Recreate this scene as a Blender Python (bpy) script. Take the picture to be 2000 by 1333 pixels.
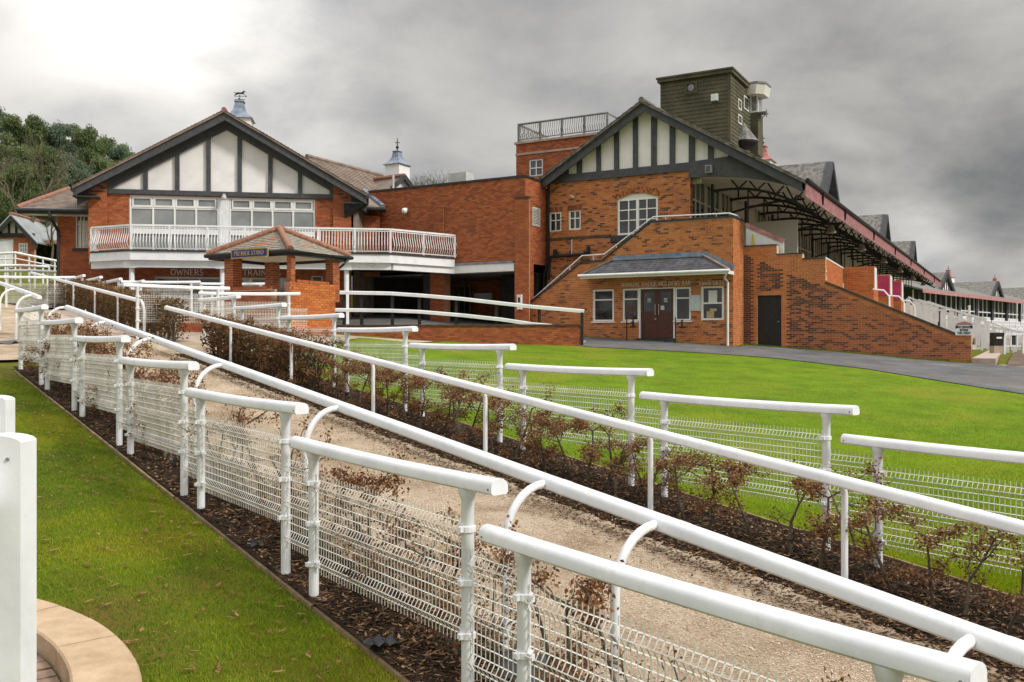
import bpy, bmesh, math, random
import numpy as np
from mathutils import Vector, Matrix
from mathutils.geometry import tessellate_polygon

for o in list(bpy.data.objects):
    bpy.data.objects.remove(o)
rnd = random.Random(7)
nrs = np.random.RandomState(11)
SC = bpy.context.scene
COL = SC.collection
R = math.radians

# ------------------------------------------------------------------ camera (eye at the origin, level)
FPX = 1740.0; HZ = 660.0
cam_d = bpy.data.cameras.new("camera"); cam = bpy.data.objects.new("camera", cam_d); COL.objects.link(cam)
cam_d.sensor_width = 36.0; cam_d.lens = 36.0 * FPX / 2000.0
cam_d.shift_y = (HZ - 666.5) / 2000.0
cam_d.clip_start = 0.05; cam_d.clip_end = 6000
cam.location = (0, 0, 0); cam.rotation_euler = (R(90), 0, 0)
SC.camera = cam

# ------------------------------------------------------------------ sky and sun
SUN_EL, SUN_AZ = R(38), R(118)
w = bpy.data.worlds.new("World"); SC.world = w; w.use_nodes = True
wn = w.node_tree.nodes; wl = w.node_tree.links; wn.clear()
def wnode(t, **k):
    n = wn.new(t)
    for a, b in k.items(): setattr(n, a, b)
    return n
def wmath(op, a, b=None, clamp=False):
    n = wnode('ShaderNodeMath', operation=op, use_clamp=clamp)
    for i, x in enumerate((a, b)):
        if x is None: continue
        if isinstance(x, (int, float)): n.inputs[i].default_value = x
        else: wl.new(x, n.inputs[i])
    return n.outputs[0]
wout = wnode('ShaderNodeOutputWorld'); tc = wnode('ShaderNodeTexCoord')
sky = wnode('ShaderNodeTexSky', sky_type='NISHITA', sun_disc=False, sun_elevation=SUN_EL, sun_rotation=SUN_AZ)
bg1 = wnode('ShaderNodeBackground'); bg1.inputs[1].default_value = 0.08; wl.new(sky.outputs[0], bg1.inputs[0])
sep = wnode('ShaderNodeSeparateXYZ'); wl.new(tc.outputs['Generated'], sep.inputs[0])
zc = wmath('MAXIMUM', sep.outputs[2], 0.0)
den = wmath('ADD', zc, 0.42)
cx = wmath('DIVIDE', sep.outputs[0], den); cy = wmath('DIVIDE', sep.outputs[1], den)
comb = wnode('ShaderNodeCombineXYZ'); wl.new(cx, comb.inputs[0]); wl.new(cy, comb.inputs[1]); comb.inputs[2].default_value = 3.7
def wnoise(scale, detail, rough, dist=0.0):
    n = wnode('ShaderNodeTexNoise'); n.inputs['Scale'].default_value = scale; n.inputs['Detail'].default_value = detail
    n.inputs['Roughness'].default_value = rough; n.inputs['Distortion'].default_value = dist
    wl.new(comb.outputs[0], n.inputs['Vector']); return n.outputs['Fac']
n1 = wnoise(1.1, 4, 0.5, 0.3); n2 = wnoise(2.6, 9, 0.52, 0.25)
n3 = wnoise(4.2, 8, 0.6, 0.15)
nn = wmath('ADD', wmath('ADD', wmath('MULTIPLY', n1, 0.44), wmath('MULTIPLY', n2, 0.40)), wmath('MULTIPLY', n3, 0.16))
def lobe(px, py, power):
    v = Vector((px - 1000, FPX, HZ - py)).normalized()
    d = wnode('ShaderNodeVectorMath', operation='DOT_PRODUCT'); wl.new(tc.outputs['Generated'], d.inputs[0]); d.inputs[1].default_value = v
    return wmath('POWER', wmath('MAXIMUM', d.outputs['Value'], 0.0), power)
ramp = wnode('ShaderNodeValToRGB'); wl.new(nn, ramp.inputs[0])
cr = ramp.color_ramp; cr.interpolation = 'EASE'
cr.elements[0].position = 0.39; cr.elements[0].color = (0.245, 0.248, 0.258, 1)
cr.elements[1].position = 0.62; cr.elements[1].color = (0.53, 0.51, 0.48, 1)
# broad light: thin cloud to the upper left, a heavy bank to the right; zenith brighter than horizon as under overcast, raised further out of view to add ambient light
gain = wmath('ADD', 0.97, wmath('MULTIPLY', lobe(330, -190, 85), wmath('ADD', 0.2, wmath('MULTIPLY', n2, 3.4))))
gain = wmath('ADD', gain, wmath('MULTIPLY', lobe(60, 330, 40), 0.12))
gain = wmath('SUBTRACT', gain, wmath('MULTIPLY', lobe(1900, 240, 45), wmath('SUBTRACT', 1.0, wmath('MULTIPLY', n2, 1.2))))
gain = wmath('SUBTRACT', gain, wmath('MULTIPLY', lobe(850, 60, 60), 0.12))
gain = wmath('ADD', gain, wmath('MULTIPLY', lobe(1790, 500, 900), 0.55))
gain = wmath('ADD', gain, wmath('MULTIPLY', lobe(640, 370, 300), 0.22))
gain = wmath('MAXIMUM', gain, 0.25)
zen = wmath('ADD', 1.0, wmath('MULTIPLY', wmath('MAXIMUM', wmath('SUBTRACT', zc, 0.36), 0.0), 5.6))
gain = wmath('MULTIPLY', gain, zen)
vm = wnode('ShaderNodeVectorMath', operation='SCALE'); wl.new(ramp.outputs[0], vm.inputs[0]); wl.new(gain, vm.inputs['Scale'])
bg2 = wnode('ShaderNodeBackground'); wl.new(vm.outputs[0], bg2.inputs[0]); bg2.inputs[1].default_value = 1.0
mixw = wnode('ShaderNodeMixShader'); mixw.inputs[0].default_value = 0.95
wl.new(bg1.outputs[0], mixw.inputs[1]); wl.new(bg2.outputs[0], mixw.inputs[2]); wl.new(mixw.outputs[0], wout.inputs[0])

sd = bpy.data.lights.new("sun", 'SUN'); so = bpy.data.objects.new("sun", sd); COL.objects.link(so)
sd.energy = 2.2; sd.angle = R(10); sd.color = (1.0, 0.95, 0.87)
sdir = Vector((math.sin(SUN_AZ) * math.cos(SUN_EL), math.cos(SUN_AZ) * math.cos(SUN_EL), math.sin(SUN_EL)))
so.rotation_euler = (-sdir).to_track_quat('-Z', 'Y').to_euler(); so.location = (30, -30, 60)
SC.view_settings.view_transform = 'Standard'; SC.view_settings.look = 'None'
SC.view_settings.gamma = 1; SC.view_settings.use_curve_mapping = False
SC.view_settings.exposure = 0.40
SC.render.engine = 'CYCLES'; SC.cycles.max_bounces = 6; SC.cycles.use_denoising = True

# ------------------------------------------------------------------ materials
MATS = {}
def new_mat(name):
    m = bpy.data.materials.new(name); m.use_nodes = True; MATS[name] = m
    nt = m.node_tree; b = nt.nodes['Principled BSDF']
    return m, nt.nodes, nt.links, b
def ramp_node(N, stops, interp='LINEAR'):
    r = N.new('ShaderNodeValToRGB'); e = r.color_ramp.elements
    r.color_ramp.interpolation = interp
    e[0].position, e[0].color = stops[0][0], (*stops[0][1], 1)
    e[1].position, e[1].color = stops[1][0], (*stops[1][1], 1)
    for p, c in stops[2:]:
        x = e.new(p); x.color = (*c, 1)
    return r
def noise_node(N, L, scale, detail=4, rough=.55, vec=None, dist=0.0):
    n = N.new('ShaderNodeTexNoise'); n.inputs['Scale'].default_value = scale; n.inputs['Detail'].default_value = detail
    n.inputs['Roughness'].default_value = rough; n.inputs['Distortion'].default_value = dist
    if vec is not None: L.new(vec, n.inputs['Vector'])
    return n.outputs['Fac']
def mixrgb(N, L, fac, a, b, mode='MIX'):
    m = N.new('ShaderNodeMix'); m.data_type = 'RGBA'; m.blend_type = mode
    for i, x in ((0, fac), (6, a), (7, b)):
        if isinstance(x, (int, float)): m.inputs[i].default_value = x
        elif isinstance(x, tuple): m.inputs[i].default_value = (*x, 1)
        else: L.new(x, m.inputs[i])
    return m.outputs[2]
def pos(N): return N.new('ShaderNodeNewGeometry').outputs['Position']
def bump(N, L, b, h, strength, dist=.02):
    u = N.new('ShaderNodeBump'); u.inputs['Strength'].default_value = strength; u.inputs['Distance'].default_value = dist
    L.new(h, u.inputs['Height']); L.new(u.outputs[0], b.inputs['Normal'])
def plain(name, c1, c2, rough=.5, scale=3.0, stops=(.35, .65), bs=0.0, bscale=40, metallic=0, ior=None, rough_var=0):
    m, N, L, b = new_mat(name)
    f = noise_node(N, L, scale, 6, .6, pos(N))
    r = ramp_node(N, [(stops[0], c1), (stops[1], c2)]); L.new(f, r.inputs[0]); L.new(r.outputs[0], b.inputs['Base Color'])
    b.inputs['Roughness'].default_value = rough; b.inputs['Metallic'].default_value = metallic
    if ior: b.inputs['IOR'].default_value = ior
    if bs: bump(N, L, b, noise_node(N, L, bscale, 5, .6, pos(N)), bs)
    return m
plain('white_paint', (.68, .705, .74), (.81, .83, .855), .32, 2.2, (.30, .55), .05, 30)
m = MATS['white_paint']; N_, L_ = m.node_tree.nodes, m.node_tree.links; b_ = N_['Principled BSDF']; src = b_.inputs['Base Color'].links[0].from_socket
f_ = noise_node(N_, L_, 7, 7, .72, pos(N_), .4); r_ = ramp_node(N_, [(.52, (0, 0, 0)), (.72, (.34, .34, .34))]); L_.new(f_, r_.inputs[0]); L_.new(mixrgb(N_, L_, r_.outputs[0], src, (.52, .53, .46)), b_.inputs['Base Color'])
plain('white_plastic', (.74, .74, .73), (.86, .86, .85), .4, 1.5)
plain('wire_white', (.66, .65, .58), (.84, .84, .80), .4, 3.0)
plain('white_render', (.74, .72, .725), (.84, .82, .83), .8, 1.6, (.3, .6), .15, 18)
plain('cream_render', (.75, .725, .735), (.85, .82, .83), .85, 2.0, (.3, .6), .25, 12)
plain('cream_panel', (.60, .58, .52), (.72, .70, .65), .7, .6)
plain('black_timber', (.012, .013, .016), (.045, .048, .055), .55, 5, (.35, .75), .25, 25)
plain('grey_timber', (.035, .038, .045), (.085, .09, .10), .6, 6, (.3, .8), .3, 30)
plain('black_metal', (.004, .004, .005), (.012, .012, .013), .6, 8)
plain('red_trim', (.32, .13, .135), (.50, .25, .255), .6, 4)
plain('magenta_panel', (.42, .03, .10), (.52, .05, .14), .4, 3)
plain('door_brown', (.055, .014, .010), (.10, .028, .02), .4, 6, (.3, .7), .1, 30)
plain('void', (.006, .006, .006), (.02, .018, .016), .9, 2)  # near-black: darkness of recesses and openings put into the colour
plain('concrete', (.32, .25, .20), (.50, .41, .34), .85, 3, (.3, .7), .3, 30)
plain('slate', (.035, .037, .046), (.13, .13, .145), .55, 3.5, (.3, .72), .4, 18)
plain('slate_grey', (.06, .06, .055), (.26, .25, .225), .75, 4.5, (.32, .68), .6, 7)
plain('slate_pale', (.26, .28, .29), (.40, .42, .43), .6, 2.0, (.3, .7), .3, 12)
plain('tile_brown', (.13, .095, .075), (.30, .235, .19), .8, 2.5, (.3, .7), .4, 10)
plain('lead', (.10, .13, .19), (.27, .32, .40), .5, 4, (.3, .7), .2, 14)
plain('ridge_tile', (.17, .075, .048), (.36, .17, .105), .75, 9, (.3, .7), .3, 30)
plain('red_roof', (.30, .095, .08), (.46, .19, .16), .6, 5)
plain('sign_blue', (.010, .018, .14), (.016, .028, .19), .4, 5)
plain('gold', (.32, .22, .04), (.45, .33, .08), .5, 9)
plain('letter_pale', (.80, .77, .70), (.86, .83, .78), .5, 9)
plain('letter_dark', (.012, .012, .014), (.02, .02, .022), .6, 9)
plain('letter_gold', (.30, .24, .15), (.50, .42, .28), .5, 20)
plain('shingle_green', (.048, .046, .025), (.115, .107, .057), .8, 1.2, (.3, .7), .5, 10)
plain('green_metal', (.035, .09, .025), (.06, .13, .045), .6, 4)
plain('grey_metal', (.13, .13, .13), (.24, .24, .24), .45, 5)
plain('pale_metal', (.45, .46, .44), (.6, .6, .58), .5, 4)
plain('sandstone', (.36, .245, .14), (.54, .40, .26), .9, 4.5, (.28, .66), .5, 45)
plain('paver', (.16, .10, .07), (.36, .25, .17), .75, 7, (.3, .7), .4, 40)
plain('edge_timber', (.14, .095, .05), (.34, .24, .13), .85, 5, (.3, .7), .4, 30)
plain('bark_grey', (.05, .038, .026), (.15, .115, .08), .9, 14, (.3, .7), .5, 60)
plain('trunk', (.04, .03, .02), (.10, .075, .05), .9, 5)
plain('black_sheet', (.006, .006, .008), (.03, .032, .036), .35, 12)
plain('paper_and_sky_white', (.66, .66, .64), (.72, .72, .70), .7, 3)
plain('yellow_card', (.60, .55, .08), (.66, .62, .15), .7, 3)
plain('notice_blue', (.42, .50, .53), (.58, .64, .66), .5, 9)
plain('curtain', (.52, .52, .47), (.68, .68, .63), .9, 9)
plain('steel', (.5, .5, .5), (.62, .62, .62), .3, 5, metallic=.8)
def glass(name, c1, c2, ior, rough=.06):
    m = plain(name, c1, c2, rough, .5, (.35, .65), ior=ior)
    N, L = m.node_tree.nodes, m.node_tree.links
    bump(N, L, N['Principled BSDF'], noise_node(N, L, .8, 2, .5, pos(N)), .02, .3)
glass('window_glass', (.006, .008, .009), (.085, .09, .095), 1.7)
glass('clubhouse_glass', (.16, .175, .175), (.30, .315, .31), 2.1)  # grey base colour stands in for reflected cloud
glass('hall_glass', (.02, .035, .03), (.10, .13, .11), 1.8)

def brick_mat(name, stops, stain=(.10, .05, .03), amount=.35, rough=.8):
    m, N, L, b = new_mat(name)
    at = N.new('ShaderNodeAttribute'); at.attribute_name = 'tint'
    oi = N.new('ShaderNodeObjectInfo')
    mth = N.new('ShaderNodeMath'); mth.operation = 'ADD'; L.new(at.outputs['Fac'], mth.inputs[0])
    m2 = N.new('ShaderNodeMath'); m2.operation = 'MULTIPLY'; L.new(oi.outputs['Random'], m2.inputs[0]); L.new(oi.outputs['Alpha'], m2.inputs[1]); m2.inputs[1].default_value = 0
    r = ramp_node(N, stops); L.new(at.outputs['Fac'], r.inputs[0])
    p = pos(N)
    f = noise_node(N, L, .9, 6, .65, p, .6)
    rr = ramp_node(N, [(.48, (0, 0, 0)), (.75, (amount,) * 3)]); L.new(f, rr.inputs[0])
    c = mixrgb(N, L, rr.outputs[0], r.outputs[0], stain)
    f2 = noise_node(N, L, 14, 3, .6, p)
    r2 = ramp_node(N, [(.2, (.72, .72, .72)), (.8, (1.2, 1.2, 1.2))]); L.new(f2, r2.inputs[0])
    c = mixrgb(N, L, 1.0, c, r2.outputs[0], 'MULTIPLY')
    L.new(c, b.inputs['Base Color']); b.inputs['Roughness'].default_value = rough
    bump(N, L, b, noise_node(N, L, 60, 4, .6, p), .25)
    for x in (mth, m2, oi): N.remove(x)
    return m
brick_mat('brick_clean', [(0, (.25, .06, .024)), (.3, (.36, .09, .03)), (.7, (.44, .125, .038)), (1, (.50, .16, .055))], stain=(.16, .055, .028), amount=.5)
brick_mat('brick_orange', [(0, (.42, .10, .022)), (.5, (.52, .15, .03)), (1, (.58, .19, .045))], amount=.15)  # brick for lit faces: light from the right put into the colour
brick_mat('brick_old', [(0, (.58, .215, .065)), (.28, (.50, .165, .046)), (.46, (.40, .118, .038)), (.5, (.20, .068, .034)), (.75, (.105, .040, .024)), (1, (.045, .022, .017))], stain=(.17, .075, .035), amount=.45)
plain('mortar', (.34, .21, .13), (.50, .36, .25), .95, 2.5)
plain('mortar_red', (.30, .13, .07), (.42, .22, .13), .95, 2.5)
plain('mortar_old', (.50, .33, .20), (.68, .53, .38), .95, 1.2)

def ground_mat(name, stops, scale, fine, rough=.95, bs=.6, bd=.03, patch=None, pscale=.6):
    m, N, L, b = new_mat(name); p = pos(N)
    f = noise_node(N, L, scale, 8, .68, p); r = ramp_node(N, stops); L.new(f, r.inputs[0]); c = r.outputs[0]
    f2 = noise_node(N, L, fine, 4, .7, p)
    r2 = ramp_node(N, [(.25, (.55, .55, .55)), (.75, (1.35, 1.35, 1.35))]); L.new(f2, r2.inputs[0])
    c = mixrgb(N, L, .85, c, r2.outputs[0], 'MULTIPLY')
    if patch:
        f3 = noise_node(N, L, pscale, 5, .6, p, .4); r3 = ramp_node(N, [(.5, (0, 0, 0)), (.68, (1, 1, 1))]); L.new(f3, r3.inputs[0])
        c = mixrgb(N, L, r3.outputs[0], c, patch)
    L.new(c, b.inputs['Base Color']); b.inputs['Roughness'].default_value = rough
    b.inputs['Specular IOR Level'].default_value = .15
    bump(N, L, b, f2, bs, bd)
    return m
ground_mat('lawn_soil', [(.3, (.08, .14, .006)), (.55, (.13, .22, .007)), (.75, (.19, .27, .010))], 1.2, 55, patch=(.19, .21, .018), pscale=.35)
ground_mat('moss_lawn', [(.3, (.055, .075, .006)), (.55, (.12, .14, .008)), (.75, (.20, .17, .012))], 1.6, 60, patch=(.14, .10, .02), pscale=.7)
ground_mat('bark_path', [(.3, (.36, .27, .18)), (.5, (.52, .41, .295)), (.72, (.66, .55, .42))], 1.3, 70, bs=.9, patch=(.30, .215, .135), pscale=.8)
ground_mat('mulch', [(.3, (.018, .012, .008)), (.55, (.055, .034, .020)), (.75, (.105, .066, .038))], 4.0, 45, bs=1.0, bd=.05)
ground_mat('asphalt', [(.3, (.085, .085, .09)), (.55, (.15, .15, .155)), (.75, (.25, .245, .245))], .7, 90, bs=.4, patch=(.16, .145, .13), pscale=.5)
ground_mat('track_soil', [(.3, (.09, .065, .045)), (.7, (.20, .15, .11))], .8, 20)
def leafy(name, cols, tr=.25, rough=.7):
    m, N, L, b = new_mat(name)
    at = N.new('ShaderNodeAttribute'); at.attribute_name = 'tint'
    st = [(i / max(1, len(cols) - 1), c) for i, c in enumerate(cols)]
    r = ramp_node(N, st); L.new(at.outputs['Fac'], r.inputs[0]); L.new(r.outputs[0], b.inputs['Base Color'])
    b.inputs['Roughness'].default_value = rough; b.inputs['Specular IOR Level'].default_value = .2
    t = N.new('ShaderNodeBsdfTranslucent'); L.new(r.outputs[0], t.inputs[0])
    mx = N.new('ShaderNodeMixShader'); mx.inputs[0].default_value = tr
    L.new(b.outputs[0], mx.inputs[1]); L.new(t.outputs[0], mx.inputs[2]); L.new(mx.outputs[0], N['Material Output'].inputs[0])
leafy('dead_leaf', [(.085, .036, .016), (.18, .08, .034), (.29, .145, .065), (.42, .25, .13)])
leafy('hedge_leaf', [(.075, .042, .018), (.15, .085, .035), (.23, .13, .06), (.13, .10, .035)])
leafy('grass_moss', [(.055, .12, .006), (.13, .245, .008), (.235, .33, .012), (.37, .34, .03)])
leafy('grass_bright', [(.12, .19, .005), (.20, .295, .006), (.28, .365, .009), (.37, .38, .02)])
leafy('chips', [(.16, .11, .07), (.42, .32, .225), (.64, .52, .39), (.78, .69, .56)], .0)
leafy('litter', [(.022, .014, .009), (.085, .048, .025), (.20, .11, .055), (.36, .23, .12)], .0)
leafy('pine_leaf', [(.06, .095, .040), (.125, .165, .065), (.19, .235, .105), (.26, .29, .165)], .35)
leafy('pine_leaf_blue', [(.065, .10, .062), (.12, .175, .11), (.18, .235, .155), (.25, .29, .21)], .35)

# ------------------------------------------------------------------ mesh helpers
ORG = {}
MESHMATS = {}
class MB:
    def __init__(s): s.v = []; s.f = []; s.t = []; s.m = []
    def add(s, vs, fs, t=.5, m=0):
        b = len(s.v); s.v.extend(vs)
        for f in fs: s.f.append(tuple(b + i for i in f)); s.t.append(t); s.m.append(m)
    def hexa(s, p, t=.5, m=0):   # p: 8 points, bottom ring then top ring
        s.add(p, [(3, 2, 1, 0), (4, 5, 6, 7), (0, 1, 5, 4), (1, 2, 6, 5), (2, 3, 7, 6), (3, 0, 4, 7)], t, m)
    def box(s, F, s0, s1, d0, d1, z0, z1, t=.5, m=0):
        s.hexa([F.p(s0, d0, z0), F.p(s1, d0, z0), F.p(s1, d1, z0), F.p(s0, d1, z0), F.p(s0, d0, z1), F.p(s1, d0, z1), F.p(s1, d1, z1), F.p(s0, d1, z1)], t, m)
    def beam(s, a, b, w, h, up=(0, 0, 1), t=.5, m=0):
        a = Vector(a); b = Vector(b); ax = (b - a).normalized(); u = Vector(up)
        if abs(ax.dot(u)) > .98: u = Vector((0, 1, 0))
        r = ax.cross(u).normalized() * (w / 2); u = r.cross(ax).normalized() * (h / 2)
        s.hexa([tuple(x) for x in (a - r - u, a + r - u, b + r - u, b - r - u, a - r + u, a + r + u, b + r + u, b - r + u)], t, m)
    def loft(s, rings, caps=True, t=.5, m=0):
        n = len(rings[0]); b = len(s.v); fs = []
        vs = [tuple(p) for r in rings for p in r]
        for i in range(len(rings) - 1):
            for j in range(n):
                k = (j + 1) % n
                fs.append((i * n + j, i * n + k, (i + 1) * n + k, (i + 1) * n + j))
        if caps:
            fs.append(tuple(range(n - 1, -1, -1))); fs.append(tuple(range((len(rings) - 1) * n, len(rings) * n)))
        s.add(vs, fs, t, m)
    def tube(s, pts, r, n=8, caps=True, t=.5, m=0, prof=None):
        pts = [Vector(p) for p in pts]; rings = []
        rr = r if isinstance(r, (list, tuple)) else [r] * len(pts)
        prev = None
        for i, p in enumerate(pts):
            ax = (pts[min(i + 1, len(pts) - 1)] - pts[max(i - 1, 0)]).normalized()
            if prev is None:
                u = Vector((0, 0, 1)) if abs(ax.z) < .95 else Vector((0, 1, 0))
                a = ax.cross(u).normalized()
            else: a = (prev - ax * prev.dot(ax)).normalized()
            prev = a; c = a.cross(ax).normalized()
            if prof: rings.append([p + a * (x * rr[i]) + c * (y * rr[i]) for x, y in prof])
            else: rings.append([p + (a * math.cos(2 * math.pi * j / n) + c * math.sin(2 * math.pi * j / n)) * rr[i] for j in range(n)])
        s.loft(rings, caps, t, m)
    def lathe(s, c, prof, n=12, t=.5, m=0, rot=0.0):
        s.loft([[(c[0] + r * math.cos(2 * math.pi * j / n + rot), c[1] + r * math.sin(2 * math.pi * j / n + rot), c[2] + z) for j in range(n)] for r, z in prof], True, t, m)
    def prism(s, pf, loop, d0, d1, holes=(), t=.5, m=0):   # pf(a, d, b) -> world; loop in (a, b)
        loops = [list(loop)] + [list(h) for h in holes]
        flat = [q for l in loops for q in l]; n = len(flat)
        tri = tessellate_polygon([[Vector((a, b, 0)) for a, b in l] for l in loops])
        vs = [pf(a, d0, b) for a, b in flat] + [pf(a, d1, b) for a, b in flat]
        fs = [tuple(x) for x in tri] + [tuple(n + i for i in reversed(x)) for x in tri]
        o = 0
        for l in loops:
            k = len(l)
            for i in range(k):
                j = (i + 1) % k; fs.append((o + i, o + j, n + o + j, n + o + i))
            o += k
        s.add(vs, fs, t, m)
    def mesh(s, name, mats, org=(0, 0, 0), smooth=False, fix=True):
        me = bpy.data.meshes.new(name)
        V = np.asarray(s.v, dtype=np.float64).reshape(-1, 3) - np.asarray(org)
        me.from_pydata(V.tolist(), [], s.f)
        for m in (mats if isinstance(mats, (list, tuple)) else [mats]): me.materials.append(MATS[m])
        if any(s.m): me.polygons.foreach_set('material_index', s.m)
        if len(set(s.t)) > 1 or s.t[:1] != [.5]:
            a = me.attributes.new('tint', 'FLOAT', 'FACE'); a.data.foreach_set('value', s.t)
        if fix and len(s.f) < 20000:
            bm = bmesh.new(); bm.from_mesh(me); bmesh.ops.recalc_face_normals(bm, faces=bm.faces); bm.to_mesh(me); bm.free()
        if smooth:
            me.polygons.foreach_set('use_smooth', [True] * len(me.polygons))
            try: me.set_sharp_from_angle(angle=R(40))
            except Exception: pass
        me.update(); return me
    def build(s, name, mat, parent=None, smooth=False, fix=True):
        org = ORG.get(root_of(parent).name, (0, 0, 0)) if parent else (0, 0, 0)
        return link(name, s.mesh(name, mat, org, smooth, fix), parent)
def root_of(o):
    while o.parent: o = o.parent
    return o
def link(name, data, parent=None, loc=None, rotz=0):
    o = bpy.data.objects.new(name, data); COL.objects.link(o)
    if parent: o.parent = parent
    if loc is not None:
        org = ORG.get(root_of(parent).name, (0, 0, 0)) if parent else (0, 0, 0)
        o.location = (loc[0] - org[0], loc[1] - org[1], loc[2] - org[2])
    o.rotation_euler[2] = rotz
    return o
def tag(o, label, cat, group=None):
    o['label'] = label; o['category'] = cat
    if group: o['group'] = group
    return o
def thing(name, label, cat, loc=(0, 0, 0), group=None, rotz=0):
    o = bpy.data.objects.new(name, None); COL.objects.link(o); o.location = loc; o.rotation_euler[2] = rotz
    o.empty_display_size = .2; ORG[o.name] = tuple(loc)
    return tag(o, label, cat, group)
def structure(o, kind='structure'): o['kind'] = kind; return o
def copy_tree(o, parent=None):
    c = o.copy(); COL.objects.link(c)
    if parent is not None: c.parent = parent
    for ch in list(o.children): copy_tree(ch, c)
    return c
class Frame:
    def __init__(s, ox, oy, rx, ry, dx=None, dy=None):
        l = math.hypot(rx, ry); s.ox, s.oy, s.rx, s.ry = ox, oy, rx / l, ry / l
        s.dx, s.dy = (-s.ry, s.rx) if dx is None else (dx, dy)
    def p(s, a, d, z): return (s.ox + a * s.rx + d * s.dx, s.oy + a * s.ry + d * s.dy, z)
    def S(s, px, d):
        k = (px - 1000) / FPX; return (k * (s.oy + d * s.dy) - (s.ox + d * s.dx)) / (s.rx - k * s.ry)
    def D(s, px, a):
        k = (px - 1000) / FPX; return (k * (s.oy + a * s.ry) - (s.ox + a * s.rx)) / (s.dx - k * s.dy)
    def Z(s, py, a, d): return (HZ - py) / FPX * (s.oy + a * s.ry + d * s.dy)
    def sz(s, px, py, d): a = s.S(px, d); return (a, s.Z(py, a, d))
    def side(s, a, d, flip=False):   # frame of the face that looks along +R: its right is +D, its depth is -R
        x, y, _ = s.p(a, d, 0); return Frame(x, y, s.dx, s.dy, -s.rx, -s.ry)
W = Frame(0, 0, 1, 0)

def spans(loop, holes, z, axis=None):
    xs = []; n = len(loop)
    for i in range(n):
        (a0, b0), (a1, b1) = loop[i], loop[(i + 1) % n]
        if (b0 <= z < b1) or (b1 <= z < b0): xs.append(a0 + (z - b0) / (b1 - b0) * (a1 - a0))
    xs.sort(); iv = [(xs[i], xs[i + 1]) for i in range(0, len(xs) - 1, 2)]
    for h in holes:
        hx = spans(h, (), z)
        for (c, d) in hx:
            out = []
            for a, b in iv:
                if d <= a or c >= b: out.append((a, b)); continue
                if c > a: out.append((a, c))
                if d < b: out.append((d, b))
            iv = out
    return iv
def brick_wall(F, loop, d, thick, parent, holes=(), mat='brick_clean', mortar='mortar_red', tint=None, single=0, name='wall', L=.225, H=.075, z_ref=0.0):
    a_lo, a_hi = min(q[0] for q in loop), max(q[0] for q in loop)
    inl = [(q[0] + (.013 if q[0] < a_lo + 1e-6 else -.013 if q[0] > a_hi - 1e-6 else 0), q[1]) for q in loop]
    base = MB(); base.prism(F.p, inl, d + .011, d + thick, holes)
    wobj = base.build(name, mortar, parent)
    zs = [b for a, b in loop]; k0 = math.floor((min(zs) - z_ref) / H); k1 = math.ceil((max(zs) - z_ref) / H)
    bricks = []
    for k in range(k0, k1):
        zb = z_ref + k * H; off = (k % 2) * L / 2
        for a, b in spans(loop, holes, zb + H * .5):
            j = math.floor((a - off) / L)
            while True:
                x0 = j * L + off; x1 = x0 + L; j += 1
                if x0 >= b: break
                x0c, x1c = max(a, x0) , min(b, x1)
                if x1c - x0c > .035: bricks.append((x0c + (.0065 if x0 >= a else 0), x1c - (.0065 if x1 <= b else 0), zb + .0065, zb + H - .0065, x1c - x0c > L - .01))
    def put(mb, q):
        x0, x1, z0, z1, _ = q; e = rnd.uniform(-.002, .0015)
        t = rnd.random()
        if tint: t = tint((x0 + x1) / 2, (z0 + z1) / 2, t)
        P = F.p
        mb.add([P(x0, d + e, z0), P(x1, d + e, z0), P(x1, d + e, z1), P(x0, d + e, z1), P(x0, d + .012, z0), P(x1, d + .012, z0), P(x1, d + .012, z1), P(x0, d + .012, z1)],
               [(0, 1, 2, 3), (1, 0, 4, 5), (3, 2, 6, 7), (0, 3, 7, 4), (2, 1, 5, 6)], t)
    rest = bricks
    if single:
        def key(q):
            x, y, z = F.p((q[0] + q[1]) / 2, d, (q[2] + q[3]) / 2); px = 1000 + FPX * x / y; py = HZ - FPX * z / y
            return (0 if 0 < px < 2000 and 0 < py < 1333 else 1, y)
        full = sorted([q for q in bricks if q[4]], key=key)[:single]
        fs = set(full); rest = [q for q in bricks if q not in fs]
        protos = []
        for i in range(14):
            mb = MB(); F0 = Frame(0, 0, F.rx, F.ry, F.dx, F.dy); t = (i + .5) / 14
            protos.append((mb, F0, t))
        meshes = {}
        for q in full:
            t = rnd.random()
            if tint: t = tint((q[0] + q[1]) / 2, (q[2] + q[3]) / 2, t)
            i = min(13, max(0, int(t * 14)))
            if i not in meshes:
                mb = MB(); F0 = protos[i][1]; P = F0.p; hl = L / 2 - .0065; hz = H / 2 - .0065
                mb.add([P(-hl, 0, -hz), P(hl, 0, -hz), P(hl, 0, hz), P(-hl, 0, hz), P(-hl, .012, -hz), P(hl, .012, -hz), P(hl, .012, hz), P(-hl, .012, hz)],
                       [(0, 1, 2, 3), (1, 0, 4, 5), (3, 2, 6, 7), (0, 3, 7, 4), (2, 1, 5, 6)], protos[i][2])
                meshes[i] = mb.mesh('brick', mat, fix=False)
            link('brick', meshes[i], wobj, F.p((q[0] + q[1]) / 2, d + rnd.uniform(-.002, .0015), (q[2] + q[3]) / 2))
    mb = MB()
    for q in rest: put(mb, q)
    if mb.f: structure(mb.build('brickwork', mat, wobj, fix=False), 'stuff')
    return wobj
def rect(s0, s1, z0, z1): return [(s0, z0), (s1, z0), (s1, z1), (s0, z1)]
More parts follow.
